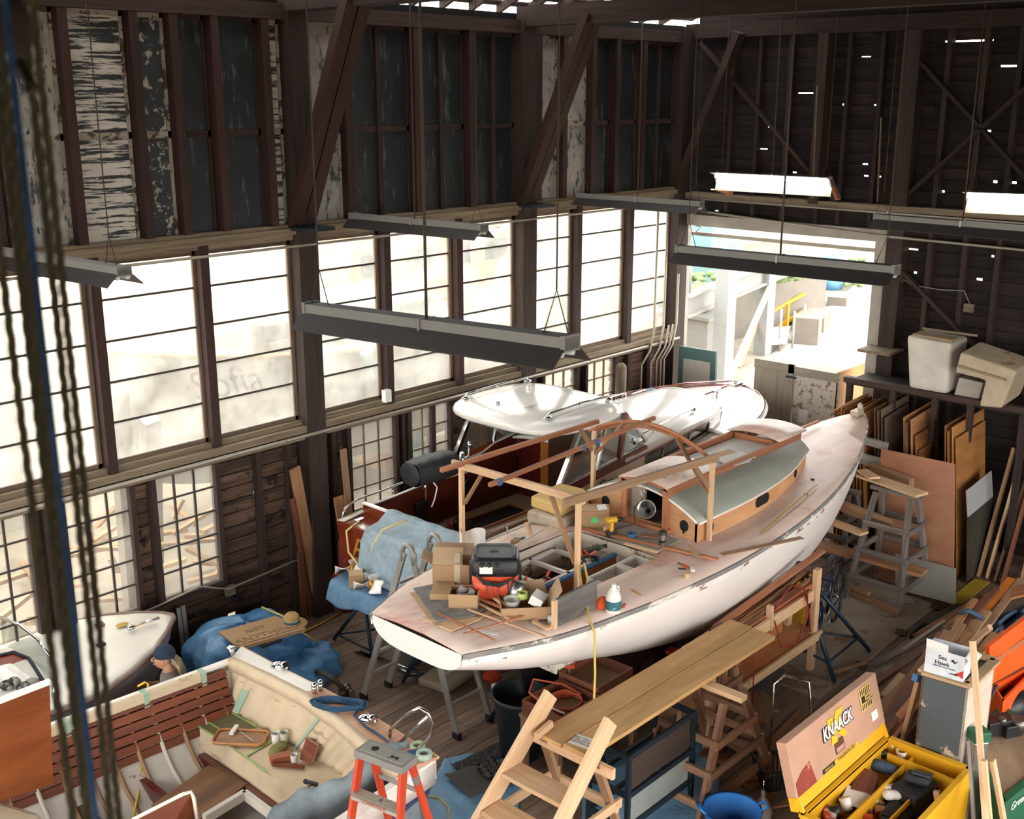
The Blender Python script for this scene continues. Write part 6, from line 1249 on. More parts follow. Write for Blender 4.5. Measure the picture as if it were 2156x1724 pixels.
tag(MB().bar(P(1770,1240,.05),P(1890,1290,.05),.06,.09).build('floor_timber',m_pine2),'orange-brown timber lying on the floor at the sawhorse foot, longer one','timber'); tag(MB().bar(P(1775,1228,.14),P(1830,1250,.14),.06,.06).build('floor_timber',m_pine2),'short timber on top of the floor timber','timber')
tag(MB().bar(PX(1815,925,15.0),PX(1868,940,15.0),.08,.1).build('white_rail',plain('greyed_white','#a39c92',.8)),'greyish white rail standing behind the sloop bow','rail'); tag(MB().bar(PX(1805,962,14.9),PX(1850,975,14.9),.08,.14).build('white_rail',plain('greyed_white2','#b5aea4',.8)),'whitish board below the white rail','board')
# leaning plywood sheet and white panel
a=P(1848,1235,0); b=P(1990,1282,0)
tag(MB().slab([(14.25,6.25,.02),(14.10,5.06,.02),PX(2010,977,14.6),PX(1855,945,14.75)],.02,(1,0,0)).build('plywood_sheet',wood('red_plywood','#9a6549','#bd8868',.6,g=2.5,amt=.03,bump=.05)),'tall reddish plywood sheet leaning beside the grey sawhorse','plywood sheet')
tag(MB().slab([PX(1885,1240,13.95),PX(2012,1272,13.95),PX(2012,1197,14.15),PX(1885,1165,14.15)],.015,(1,0,0)).build('whiteboard_sheet',plain('grey_white_panel','#8f8b83',.5)),'low greyish white panel leaning against the foot of the plywood sheet','panel')
# lumber rack and sheets -----------------------------------------------------
rk=T('sheet_rack','dark timber rack against the back wall holding upright plywood sheets','rack',(15.7,6.2,0))
for y in (7.42,6.75,6.12,5.62,4.9): MB().bx(15.45,15.53,y-.04,y+.04,0,2.44).build('upright',m_stud,rk)
MB().bx(15.42,15.54,4.8,7.5,2.40,2.48).build('top_rail',m_post,rk); MB().bx(15.5,16.3,4.8,7.5,2.36,2.40).build('top_board',m_stud,rk); MB().bx(15.8,16.3,7.0,7.5,2.8,2.84).build('small_shelf',m_sill,rk)
shm=[wood('sheet_tan','#a5714a','#c4935f',.7,g=3,amt=.3),wood('sheet_orange','#97602f','#c08a4f',.7,g=3,amt=.3),wood('sheet_brown','#5f4130','#8b6248',.7,g=3,amt=.3),wood('sheet_grey','#5a4d42','#7d6c5e',.7,g=3,amt=.25)]
y=7.36
for n,(yb,ht,ln,mi) in enumerate([(7.36,1.75,.9,1),(7.31,1.85,.95,0),(7.26,1.8,.8,1),(7.20,1.95,1.0,0),(7.15,1.9,1.05,1),(7.02,1.9,.9,1),(6.97,1.85,.85,1),(6.92,1.95,1.0,0),(6.87,1.9,.95,1),(6.72,2.0,1.1,2),(6.67,1.95,1.1,2),(6.62,2.0,1.05,3),(6.55,1.9,.9,3),(6.28,1.95,1.1,0),(6.22,1.9,1.0,2),(6.16,1.95,1.05,0),(6.08,1.7,.7,1),(6.02,1.5,.6,1),(5.66,1.95,1.2,1),(5.61,1.9,1.2,1),(5.56,1.95,1.3,1),(5.50,1.8,1.2,1)]):
    grp=['left','left','left','left','left','second','second','second','second','dark','dark','dark','dark','middle','middle','middle','middle','middle','right','right','right','right'][n]
    wh={'left':'leftmost bundle of the rack, by the sloop bow','second':'second bundle from the left of the rack','dark':'dark middle bundle of the rack','middle':'bundle right of the dark sheets','right':'tall rightmost bundle of the rack'}[grp]
    k=[i for i,gx in enumerate(['left','left','left','left','left','second','second','second','second','dark','dark','dark','dark','middle','middle','middle','middle','middle','right','right','right','right']) if gx==grp].index(n)
    od=['first','second','third','fourth','fifth'][k]
    ht+=.22; ln*=1.15; f=15.02+RN.uniform(-.04,.06)
    p=[(f,yb-.12,.02),(f+ln*.75,yb-.12,.02),(f+ln*.75,yb+.10,ht+.02),(f+.02,yb+.10,ht-RN.uniform(0,.05))]
    tag(MB().slab(p,.014,(0,1,0)).build('plywood_board',shm[mi]),'%s upright board in the %s'%(od,wh),'board','boards in the '+wh)
pts=[(15.4,6.42,.3)]+[(15.4+.75*sin(a*PI/20),6.42+.02*a/10,.3+1.25*(1-cos(a*PI/20))/1.0) for a in range(0,11)]+[(16.2,6.5,.3)]
tag(MB().slab([(15.30,6.44,.05),(16.0,6.44,.05),(16.0,6.52,1.75)]+[(16.0-.7*sin(a*PI/16),6.52,.9+.85*cos(a*PI/16)) for a in range(1,8)],.02,(0,1,0)).build('curved_sheet',plain('dark_olive_panel','#3c382f',.6)),'dark panel with a curved top edge between the upright boards','panel')
tag(MB().slab([(14.95,5.22,.02),(15.8,5.18,.02),(15.8,5.28,1.05),(14.95,5.31,.97)],.01,(0,1,0)).build('dark_sheet',plain('dark_film_sheet','#3a3a34',.25)),'dark glossy sheet leaning at the foot of the rightmost bundle','sheet')
tag(MB().slab([(14.95,5.30,.95),(15.75,5.27,1.05),(15.75,5.33,1.42),(14.95,5.36,1.32)],.01,(0,1,0)).build('white_sheet',plain('grey_white_sheet','#a8a6a4',.5)),'pale grey sheet above the dark glossy sheet','sheet')
# white tubs on the rack
b1=T('insulated_box','large white insulated box upside down on top of the sheet rack','insulated box',(15.7,6.7,2.48))
A0=[PX(1912,822,15.38),PX(1993,836,15.38),PX(2003,722,15.38),PX(1908,706,15.38)]
def hexa(q,dv,taper=1.0):
    mb=MB(); c=sum((V(p) for p in q),V())/4; back=[p+V(dv) for p in q]; mb.add(list(q)+back,[(0,1,2,3),(7,6,5,4),(0,4,5,1),(1,5,6,2),(2,6,7,3),(3,7,4,0)]); return mb
for p in A0[:2]: p.z=2.49
hexa(A0,(.62,0,0)).build('box_body',paint('scuffed_white','#cdc5b8',.6,wear=('#a08e74',2.6,.66)),b1,bevel=.05); MB().bar(A0[3]+V((.1,-.1,.03)),A0[2]+V((.1,-.02,.03)),.25,.03).build('dusty_top_strip',plain('dusty_tan','#9a8264',.9),b1); MB().bar(A0[3]+V((.3,-.1,.07)),A0[2]+V((.4,-.2,.07)),.03,.03).build('top_batten',m_sill,b1)
b2=T('moulded_liner','tan L-shaped moulded fibreglass liner lying beside the white box on the rack','liner',(15.6,5.9,2.4))
OQ=[PX(*q,15.25) for q in ((2010,775),(2020,742),(2130,765),(2118,858),(2062,858),(2062,805),(2055,800),(2012,790))]
OQ=[PX(*q,15.25) for q in ((2010,785),(2022,742),(2140,782),(2108,860),(2061,856),(2074,802),(2060,797))]
MB().slab(OQ,.6,(1,-.05,.12)).build('liner_body',paint('tan_fibreglass','#b8a68b',.6,wear=('#8e7656',3,.6)),b2,bevel=.03); MB().bar(PX(2016,770,15.22),PX(2118,800,15.22),.03,.03).build('moulded_rib',plain('rib_tan','#8d7a60',.6),b2)
MB().slab([PX(2020,795,15.5),PX(2070,806,15.5),PX(2058,848,15.5),PX(2008,835,15.5)],.3,(1,0,0)).build('lower_flange',paint('pale_flange','#b5ada0',.6),b2)
# boards leaning on the right
for i,(a,za,b,zb_,w,mm,l) in enumerate((((2060,1215),0,(2135,945),1.9,.16,m_pine2,'knotty board leaning at the right end of the rack, the leftmost'),((2078,1218),0,(2160,930),2.0,.10,m_pine,'pale narrow board leaning right of the knotty board'),((2095,1225),0,(2175,960),2.0,.08,m_lumber,'brown narrow board leaning third from the left by the rack'),((2110,1232),0,(2190,940),2.1,.14,m_drw,'dark reddish board leaning at the right edge of the photo'),((2150,1230),0,(2200,1000),1.7,.12,m_pine2,'tan board at the right edge behind the dark reddish one'))):
    p=P(*a,za); q=PX(*b,p.x+.9); tag(MB().bar(p,q,w,.035,(0,1,.2)).build('leaning_board',mm),l,'board')
for i in range(4): tag(MB().bar((15.9,4.6-.12*i,.0),(16.25,4.75-.12*i,2.9+.15*i),.09,.03,(0,1,0)).build('tall_board',[m_lumber,m_drw,m_pine2,m_lumber][i]),'tall narrow board against the back wall beside the rack, %s from the rack'%['first','second','third','fourth'][i],'board','tall boards at the back wall')
# cabinet at the doorway
cb=T('door_cabinet','cabinet made of an old grey door and a peeling white door beside the yard opening','cabinet',(15.95,8.6,0)); XC=15.95
def pan(q,x,mat,name,t=.04,par=None): return MB().slab([PX(*k,x) for k in q],t,(1,0,0)).build(name,mat,par)
y0,y1,y2=PX(1590,760,XC).y,PX(1672,775,XC).y,PX(1765,790,XC).y; zt3=PX(1672,768,XC).z
m_gd=wood('grey_door','#7d7466','#a79d8c',.8,g=6,amt=.05); m_pd=paint('peeling_white_door','#c9c0b4',.8,wear=('#8b6f58',5,.54,(2.2,2.2,.5)),var=.06)
MB().bx(XC,XC+.05,y1,y0,0.1,zt3).build('grey_door',m_gd,cb); MB().bx(XC,XC+.05,y2,y1-.02,.1,zt3-.02).build('peeling_door',m_pd,cb)
MB().bx(XC-.02,XC,y1,y0,zt3-.14,zt3).bx(XC-.02,XC,y2,y1-.02,zt3-.16,zt3-.02).bx(XC-.02,XC,y1,y1+.09,.1,zt3).build('door_rail',m_gd,cb); MB().bx(XC,XC+1.25,y2,y2+.02,.1,zt3).build('side_panel',wood('ply_side','#b07d4a','#d3a26b',.6,g=3,amt=.02),cb)
MB().bx(XC+.05,XC+1.25,y2,y0,zt3-.06,zt3-.03).build('cabinet_top',m_gd,cb); mb=MB()
for z in (zt3-.2,zt3-1.0): mb.box((XC-.03,y1+.03,z),(.02,.18,.03))
mb.build('hinge',m_steel,cb); MB().bx(XC-.004,XC,PX(1700,880,XC).y,PX(1680,880,XC).y,PX(1690,890,XC).z,PX(1690,862,XC).z).build('paper_notice',m_paperw,cb)
gf_=T('green_framed_board','pale board in a grey-green frame leaning left of the doorway','board',(15.9,10.6,0)); Q=[(1425,822),(1507,838),(1507,740),(1430,728)]
q=[PX(*k,15.9) for k in Q]; q[0].z=q[1].z=.8
MB().slab(q,.05,(1,0,0)).build('frame',plain('green_grey_paint','#4f6d6c',.6),gf_); ce=sum(q,V())/4; MB().slab([ce+(p-ce)*.72+V((-.01,0,.02)) for p in q],.01,(1,0,0)).build('panel',plain('pale_grey_panel','#b5b3a8',.6),gf_)
# planks by the left wall post ------------------------------------------
for i,(a,b,w,mm,l) in enumerate((((675,1290),(620,985),.15,m_lumber,'wide brown board leaning on the wall post, tallest of the three'),((655,1295),(615,1050),.06,m_drw,'thin dark board behind the wide leaning board'),((640,1298),(632,1160),.08,m_drw,'short dark board left of the wide leaning board'),((745,1180),(722,945),.09,m_pine2,'long thin board leaning beside the narrow window'),((735,1190),(712,1045),.14,m_lumber,'shorter board leaning beside the narrow window'))):
    p=P(*a,0) if a[1]>1200 else PY(*a,WY-.28); q=PY(*b,WY-.18); tag(MB().bar(p,q,w,.03,(0,1,0)).build('leaning_board',mm),l,'board')
cy=T('gas_cylinder','dull red gas cylinder with a hose clamp by the left wall','cylinder',(8.62,10.86,0)); MB().lathe([(0,0),(.1,0),(.1,.95),(.06,1.05),(.03,1.08),(0,1.08)],(0,0,0),20).build('tank',plain('dull_red','#7d3328',.6),cy,local=True); MB().cyl((0,0,1.08),(0,0,1.35),.025).box((0,0,1.2),(.09,.05,.08)).build('valve',m_screw,cy,local=True)
# ================= chests and cabinet at lower right ====================================
m_yel=paint('yellow_chest_paint','#e2a91e',.45,var=.04,wear=('#7a5a1c',26,.74)); 
kc=T('yellow_tool_chest','open yellow steel tool chest full of tools at the bottom right','tool chest',(8.45,3.4,0))
X0,X1,Y0,Y1,Z1=7.62,9.25,3.0,3.78,.76
MB().obox(((X0+X1)/2,(Y0+Y1)/2,0.02),(X1-X0,Y1-Y0,Z1),.03).build('chest_body',m_yel,kc); MB().bx(X0-.01,X1+.01,Y0-.01,Y0+.04,Z1,Z1+.03).bx(X0-.01,X1+.01,Y1-.03,Y1+.01,Z1,Z1+.03).bx(X0-.01,X0+.05,Y0,Y1,Z1,Z1+.03).bx(X1-.05,X1+.01,Y0,Y1,Z1,Z1+.03).build('rim',m_yel,kc)
MB().bx(X1-.22,X1-.20,Y0+.03,Y1-.1,.3,Z1-.02).build('end_partition',m_yel,kc)
lu=V((0,.30,1)).normalized(); lb=V((X0,Y1+.02,Z1+.03)); ln2=V((0,-1,.30)).normalized(); LH=.60
m_lid=paint('primer_pink_lid','#b88d74',.7,wear=('#9d4434',1.1,.72),var=.08)
def lidp(u,v,o=0): return lb+V(((X1-X0)*u,0,0))+lu*(LH*v)+ln2*o
MB().slab([lidp(0,.0),lidp(1,.0),lidp(1,.2),lidp(0,.2)],.07,-ln2).build('lid_lower_band',m_yel,kc)
ld=MB().slab([lidp(0,.2,.02),lidp(1,.2,.02),lidp(1,1,.02),lidp(0,1,.02)],.10,-ln2).build('lid',m_lid,kc,bevel=.008)
MB().slab([lidp(.01,.21,.024),lidp(.20,.21,.024),lidp(.17,.55,.024),lidp(.08,.50,.024),lidp(.01,.40,.024)],.002,-ln2).build('red_rust_patch',paint('red_rust','#8f382b',.8,wear=('#b88d74',6,.6)),ld)
MB().slab([lidp(.43,.33,.025),lidp(.53,.33,.025),lidp(.53,.52,.025),lidp(.43,.52,.025)],.004,-ln2).build('handle_recess',plain('recess_brown','#5f3628',.8),ld); MB().slab([lidp(.44,.35,.029),lidp(.52,.35,.029),lidp(.52,.42,.029),lidp(.44,.42,.029)],.004,-ln2).build('recess_lip',m_lid,ld)
# yellow K emblem and lettering
def lf(pts,o): return [lidp(u,v,o) for u,v in pts]
m_kyl=plain('emblem_yellow','#e9b41c',.5)
MB().slab(lf([(.40,.50),(.47,.50),(.47,.68),(.43,.68)],.026),.002,-ln2).slab(lf([(.50,.92),(.585,.92),(.50,.72),(.585,.50),(.53,.50),(.44,.70)],.026),.002,-ln2).slab(lf([(.40,.88),(.46,.88),(.46,.7),(.40,.7)],.026),.002,-ln2).build('emblem',m_kyl,ld)
cK=lidp(.49,.72,.031); text('lettering','KNAACK',.155,cK+V((.006,0,-.006)),(1,0,0),lu,m_ink,ld,shear=.15,sx=.85,bold=.008,ext=.001); text('lettering','KNAACK',.15,cK-ln2*-.003,(1,0,0),lu,m_inkw,ld,shear=.15,sx=.85,bold=.003,ext=.001)
MB().slab(lf([(.77,.60),(.90,.60),(.90,.95),(.77,.95)],.026),.002,-ln2).build('warning_sticker',plain('sticker_yellow','#d8b264',.6),ld)
mb=MB()
for k in range(6): mb.slab(lf([(.78+.02*k,.84),(.788+.02*k,.84),(.79+.02*k,.93),(.782+.02*k,.93)],.029),.001,-ln2).slab(lf([(.78+.02*k,.62),(.788+.02*k,.62),(.79+.02*k,.70),(.782+.02*k,.70)],.029),.001,-ln2)
mb.build('sticker_stripes',m_ink,ld); text('lettering','WATCH\nHANDS\nWHEN SHUT',.028,lidp(.865,.77,.029),(1,0,0),lu,m_ink,ld,ext=.0005); MB().slab(lf([(.785,.72),(.825,.72),(.825,.82),(.785,.82)],.029),.001,-ln2).build('sticker_hand',m_ink,ld)
MB().slab(lf([(.40,.225),(.66,.225),(.66,.285),(.40,.285)],.026),.002,-ln2).build('name_strip',m_kyl,ld); MB().slab(lf([(.27,.225),(.40,.225),(.40,.285),(.27,.285)],.026),.002,-ln2).build('black_strip',m_ink,ld)
text('lettering','STORAGEMASTER CHEST',.034,lidp(.53,.255,.029),(1,0,0),lu,m_ink,ld,ext=.0005,sx=.85); text('lettering','MODEL 60',.03,lidp(.33,.255,.029),(1,0,0),lu,m_kyl,ld,ext=.0005)
MB().slab(lf([(.86,.36),(.93,.36),(.93,.5),(.86,.5)],.026),.002,-ln2).build('blank_label',m_paperw,ld)
for u in (.02,.98): MB().bar(lidp(u,.25,.0),lidp(u,-.1,-.02)+V((0,-.1,-.1)),.03,.03).build('lid_stay',m_yel,kc)
# trays inside
MB().bx(X0+.03,X1-.05,3.50,3.515,.56,.71).bx(X0+.03,X1-.35,3.27,3.285,.50,.66).bx(X0+.03,X1-.05,3.515,3.75,.55,.565).bx(X0+.03,X1-.35,3.285,3.50,.49,.50).build('tray',m_yel,kc)
def inc(px,py,z): return P(px,py,z+.12)
def put(name,mb,mat,label,cat,grp=None,**k): return tag(mb.build(name,mat,**k),label,cat,grp)
for i,(q,l) in enumerate((((1880,1585),'white mug in the chest tray, nearest the lid'),((1896,1600),'white mug in the chest tray, in front of the other mug'))):
    c=inc(*q,.50); put('mug',MB().lathe([(0,0),(.04,0),(.048,.10),(.044,.10),(.036,.01),(0,.01)],c,20),m_white,l,'mug')
put('paint_tin',MB().cyl(inc(1858,1592,.52),inc(1858,1592,.52)+V((0,0,.07)),.045),m_black,'round black topped tin beside the mugs','tin')
put('denim_roll',MB().tube([inc(1832,1605,.53),inc(1850,1612,.54),inc(1870,1618,.54),inc(1886,1626,.52)],[.045,.06,.055,.05],12),cloth('denim','#46566e','#2c394d',60),'rolled dark blue cloth lying across the chest tray','cloth roll')
put('stained_board',MB().slab([inc(1790,1660,.56),inc(1812,1612,.58),inc(1850,1628,.58),inc(1838,1672,.56)],.05),wood('stain_red','#57271f','#84443a',.4,coat=.3),'dark red stained board in the chest tray, larger piece','board',bevel=.004); put('stained_board',MB().slab([inc(1815,1668,.50),inc(1850,1640,.50),inc(1848,1665,.50),inc(1830,1682,.50)],.04),wood('stain_red2','#57271f','#84443a',.4),'dark red stained board under the larger one','board')
put('paper_pad',MB().slab([inc(1770,1685,.55),inc(1785,1652,.56),inc(1835,1675,.55),inc(1815,1702,.54)],.01),m_paperw,'white printed pad lying in the left part of the chest','paper')
put('red_offcut',MB().bar(inc(1765,1680,.50),inc(1795,1650,.52),.06,.04),m_cedar,'reddish offcut beside the white pad','offcut')
for i,(q,l) in enumerate((((1785,1705),'white cup with black base lying at the left of the chest'),((1762,1722),'round black cap at the chest front left'))): put('cup',MB().cyl(inc(*q,.50),inc(*q,.50)+V((.02,.05,.09)),.045,.05),m_black if i else m_paperw,l,'cup')
put('red_white_carton',MB().box(inc(1745,1712,.52),(.15,.09,.08),rad(40)),paint('red_white','#e6dcd4',.6,wear=('#c9402c',9,.5)),'small red and white carton at the left end of the chest','carton')
mb=MB()
for k in range(7): mb.ell(inc(1865+4*k,1660+((k*13)%26),.52),(.06,.05,.04),rotm(k))
put('white_rags',mb,m_rag,'crumpled white rags in the middle tray of the chest','rag')
tbg=T('tool_bag','black and grey open tool bag standing in the yellow chest','bag',inc(1925,1695,.2)); c=inc(1925,1668,.5); MB().box(c+V((0,0,-.05)),(.36,.26,.28),rad(-10)).box(c+V((.05,0,.12)),(.2,.22,.08),rotm(.2,0,.3)).build('bag_body',cloth('black_nylon','#222326','#121315',40,.7),tbg,bevel=.03); MB().box(c+V((.06,-.03,.17)),(.2,.16,.03),rotm(.2,0,.4)).build('bag_flap',m_steel,tbg,bevel=.01); MB().box(c+V((.12,-.14,.0)),(.08,.02,.16),rad(-10)).build('red_label',plain('red_label','#b02822'),tbg)
put('black_pouch',MB().box(inc(1890,1715,.42),(.4,.22,.14),rad(5)),m_black,'black pouch lying at the front of the chest','pouch',bevel=.03); put('red_driver',MB().bar(inc(1845,1695,.42),inc(1870,1705,.42),.05,.05).cyl(inc(1843,1706,.40),inc(1852,1716,.40),.04),m_orange,'orange red power tool in the middle of the chest','power tool')
put('wood_chisel_block',MB().bar(inc(1978,1705,.45),inc(1972,1665,.62),.04,.05),m_pine,'upright pine block at the right end of the chest','block'); put('wooden_tray_box',MB().obox(inc(1890,1640,.45),(.22,.14,.08),.01,rad(5)),m_drw,'small wooden tray box beside the white rags','tray box')
for i,(a,b) in enumerate((((1905,1575),(1922,1592)),((1908,1612),(1920,1622)),((1900,1592),(1926,1600)))): put('offcut_block',MB().bar(inc(*a,.50),inc(*b,.50),.05,.05),m_lumber,['brown offcut at the far corner of the tray','brown offcut right of the front mug','long brown offcut between the mugs and the tray end'][i],'offcut')
mts=[m_screw,m_black,m_lumber,m_orange,m_paperw,m_drw,m_alu]; nm_=['socket','grip','block','driver','rag','wedge','clamp']
for i in range(26):
    px=1738+((i*53)%205); t=(px-1738)/205; py=1712-135*t+((i*29)%62)
    if py>1722: py=1716
    wh=['left part','middle part','right part'][min(2,int(t*3))]
    o=put('tool_'+nm_[i%7],MB().bar(inc(px,py,.47),inc(px+8+(i%3)*5,py+[6,-8,3][i%3],.48),.03+.01*(i%3),.03),mts[i%7],'small %s %s lying in the %s of the yellow chest'%(['metal','black','brown','orange','white','dark red','silver'][i%7],nm_[i%7],wh),'small tool','small %ss in the %s of the chest'%(nm_[i%7],wh))
# tall grey cabinet
tc=T('tall_cabinet','tall narrow cabinet with flaking dark grey front standing behind the yellow chest','cabinet',(9.65,3.42,0)); t4=[P(1942,1417,1.5),P(2040,1446,1.5),P(2096,1393,1.5),P(1998,1365,1.5)]
t4=[V((p.x,p.y,1.5)) for p in t4]; g4=[V((p.x,p.y,0)) for p in t4]
m_flk=paint('flaking_grey','#4a5052',.6,wear=('#b5a68f',3.4,.58),var=.05)
MB().slab([g4[0],g4[1],t4[1],t4[0]],.02,(t4[3]-t4[0]).normalized()).build('front_panel',m_flk,tc); MB().slab([g4[1],g4[2],t4[2],t4[1]],.02,(t4[0]-t4[1]).normalized()).build('side_panel',wood('white_washed_side','#b3a492','#d8ccba',.7,g=3,amt=.02),tc); MB().slab([g4[2],g4[3],t4[3],t4[2]],.02,(t4[0]-t4[3]).normalized()).slab([g4[3],g4[0],t4[0],t4[3]],.02,(t4[1]-t4[0]).normalized()).build('back_panel',m_pine2,tc)
mb=MB()
for i in range(4): mb.bar(t4[i]+V((0,0,.015)),t4[(i+1)%4]+V((0,0,.015)),.09,.03)
mb.build('top_frame',wood('cab_top','#a98a66','#c9ab82',.7,g=5),tc,bevel=.004); MB().slab([p+V((0,0,-.02)) for p in t4],.01).build('mesh_panel',plain('mesh_grey','#7a7668',.7),tc)
# carton with brand lettering
sc_=P(1998,1425,1.53); r_=math.atan2(t4[1].y-t4[0].y,t4[1].x-t4[0].x); o,c=carton(0,0,(.34,.22,.24),r_,'white and blue open carton with bird print on the tall cabinet',base=V((lerp(t4[0].x,t4[1].x,.5)+.10,lerp(t4[0].y,t4[1].y,.5)+.03,1.53)),mat=paint('blue_white_print','#dcdfe2',.6,wear=('#8fb2cf',3,.58,(.5,.5,3))))
each('flap',m_paperw,o,[([(-.17,-.11,.24),(.02,-.11,.24),(.02,-.13,.32),(-.17,-.13,.33)],.004,(0,1,0)),([(.17,-.11,.24),(.17,.11,.24),(.25,.11,.2),(.25,-.11,.18)],.004,(0,0,-1))],local=True)
Rm=WM[o.name].to_3x3(); text('lettering','Sea\nHawk',.055,loc(o,-.02,-.114,.15),Rm@V((1,0,0)),(0,0,1),m_ink,o); text('lettering','PREMIUM YACHT FINISH',.018,loc(o,.0,-.114,.09),Rm@V((1,0,0)),(0,0,1),m_tapeb,o)
MB().slab([(.05,-.113,.17),(.09,-.113,.15),(.12,-.113,.19),(.09,-.113,.165),(.07,-.113,.19)],.002,(0,1,0)).build('bird_print',m_ink,o,local=True); MB().slab([(.03,-.113,.05),(.12,-.113,.04),(.12,-.113,.07),(.09,-.113,.055)],.002,(0,1,0)).build('hull_print',m_ink,o,local=True); MB().slab([(.10,-.113,.06),(.168,-.113,.03),(.168,-.113,.11)],.002,(0,1,0)).build('red_triangle',plain('red_tri','#c8372d'),o,local=True)
# sticks leaning around
for i,(a,za,b,zb_,w,h,mm,l) in enumerate((((2048,1350),2.0,(2075,1724),.75,.045,.045,m_pine,'long square pine stick standing in front of the tall cabinet'),((1990,1395),1.62,(1950,1590),.7,.03,.03,m_pine,'thin pine lath leaning on the grey cabinet front, right one'),((1982,1405),1.5,(1942,1590),.7,.03,.03,m_drw,'thin dark lath leaning beside the pine lath'),((1935,1430),1.35,(1890,1600),.35,.10,.04,m_pine2,'broad board with blue tape leaning beside the grey cabinet'),((2090,1600),1.2,(2125,1790),.4,.06,.03,m_pine,'short pine board standing at the lower right'),((2072,1600),1.25,(2090,1800),.4,.04,.04,m_pine,'square pine stick standing left of the short pine board'),((2040,1560),1.1,(2055,1800),.3,.03,.03,m_screw,'grey metal bar standing at the lower right'))):
    p=P(*a,za); q=P(*b,zb_)
    if i in (0,4,5,6): q=p+(q-p)*((p.z-.005)/(p.z-q.z))
    tag(MB().bar(p,q,w,h,(0,1,0)).build('leaning_stick',mm),l,'stick')
tag(MB().bar(P(1928,1435,1.36),P(1932,1420,1.42),.11,.05,(0,1,0)).build('blue_tape_patch',m_tapeb),'blue tape on the top of the broad leaning board','tape') 
# lumber pile
pl=[((1893,1375),.25,(1990,1308),.45,.04,.04,'greyed_pole',plain('greyed_wood','#a39586',.8),'whitish pole lying on the far side of the lumber pile'),((1745,1418),.03,(1960,1352),.25,.03,.03,'pole',m_pine2,'long thin pole reaching over the plywood sheet'),((1870,1402),.1,(2035,1290),.45,.10,.03,'pile_board',m_pine2,'curved tan board at the far side of the lumber pile'),
((1845,1440),.12,(2020,1310),.5,.09,.03,'pile_board',m_drw,'dark board next to the curved tan board'),((1862,1500),.15,(2035,1330),.5,.14,.035,'pile_board',m_lumber,'wide brown board in the middle of the lumber pile, upper'),((1885,1560),.15,(2050,1360),.45,.14,.035,'pile_board',m_drw,'wide dark board in the middle of the lumber pile, lower'),
((1940,1430),.5,(2000,1330),.75,.14,.03,'pile_board',m_pine2,'pale board with notched end rising from the lumber pile'),((1960,1390),.4,(2052,1263),.6,.07,.05,'pile_board',m_lumber,'rounded reddish spar tied into the lumber pile'),((1990,1360),.4,(2100,1240),.65,.06,.05,'pile_board',m_drw,'dark reddish spar right of the tied spar'),
((2005,1370),.35,(2130,1218),.6,.10,.03,'pile_board',paint('orange_board','#c97420',.6),'orange painted board in the lumber pile'),((2020,1395),.35,(2150,1220),.6,.09,.03,'pile_board',m_pine2,'tan board right of the orange board'),((2020,1372),.35,(2085,1320),.9,.05,.06,'pile_board',m_pine,'short pale batten end above the orange lid'),((2050,1390),.4,(2095,1335),.6,.09,.06,'pile_board',m_lumber,'stub of brown timber behind the tall cabinet'),
((2080,1262),.5,(2170,1240),.6,.22,.03,'pile_board',m_cedar,'wide reddish board lying across the right end of the pile'),((1860,1465),.1,(1900,1420),.2,.08,.03,'pile_board',m_pine,'short pale board end at the near corner of the pile'),((1965,1460),.3,(2010,1380),.5,.12,.03,'pile_board',m_pine2,'tan board beside the cabinet top')]
ex=[((1745,1500),(1900,1395)),((1790,1475),(1935,1372)),((1815,1520),(1960,1395)),((1835,1400),(1985,1322)),((1905,1500),(2010,1392)),((1925,1340),(2060,1262)),((1990,1330),(2090,1250)),((2030,1420),(2120,1330)),((1770,1440),(1880,1400)),((1850,1560),(1925,1470)),((1960,1350),(2075,1290)),((2070,1300),(2156,1225))]
LB=[((1800+14*k,1600-10*k),.12+.05*(k%3),(1985+13*k,1335-7*k),.45+.03*(k%4),k) for k in range(8)]
for a,za,b,zb_,k in LB: pl.append((a,za,b,zb_,.11+.02*(k%3),.035,'pile_board',[m_lumber,m_cedar,m_drw,m_pine2][k%4],'long plank running along the lumber pile, %s from the yellow chest'%['first','second','third','fourth','fifth','sixth','seventh','eighth'][k]))
for i,(a,b) in enumerate(ex):
    pl.append((a,.06+.04*(i%4),b,.22+.06*(i%5),.06+.02*(i%4),.03,'pile_board',[m_lumber,m_drw,m_pine2,m_greywood,m_cedar][i%5],['brown','dark red','tan','grey','reddish'][i%5]+' offcut board low in the pile, '+['its end just behind the yellow chest lid','just above the chest lid, second','third beside the chest lid','along the far edge by the plywood sheet','in front of the tall cabinet carton','under the tied spars','under the dark spar','behind the tall cabinet top','shortest, by the blue stand foot','between chest and grey cabinet','crossing under the orange board','at the right edge'][i]))
for a,za,b,zb_,w,h,n_,mm,l in pl: tag(MB().bar(P(*a,za),P(*b,zb_),w,h).build(n_,mm),l,'board')
tag(MB().grid(lambda u,v: P(lerp(1915,2080,u),lerp(1335,1262,u)+lerp(-14,40,v),.08+.05*sin(u*17+v*7)+.04*sin(v*13)),24,14).build('olive_tarpaulin',cloth('olive_tarp','#4d5546','#2c3229',10),solid=.01),'crumpled olive tarpaulin under the far part of the lumber pile','tarpaulin')
tag(MB().grid(lambda u,v: P(lerp(2060,2180,u),lerp(1345,1285,u)+lerp(-25,35,v),.3+.05*sin(u*15+v*9)+.04*sin(v*17)),20,14).build('blue_cloth_heap',cloth('slate_blue_cloth','#5a6b82','#2e4163',12),solid=.01),'crumpled slate-blue cloth behind the orange box lid','cloth')
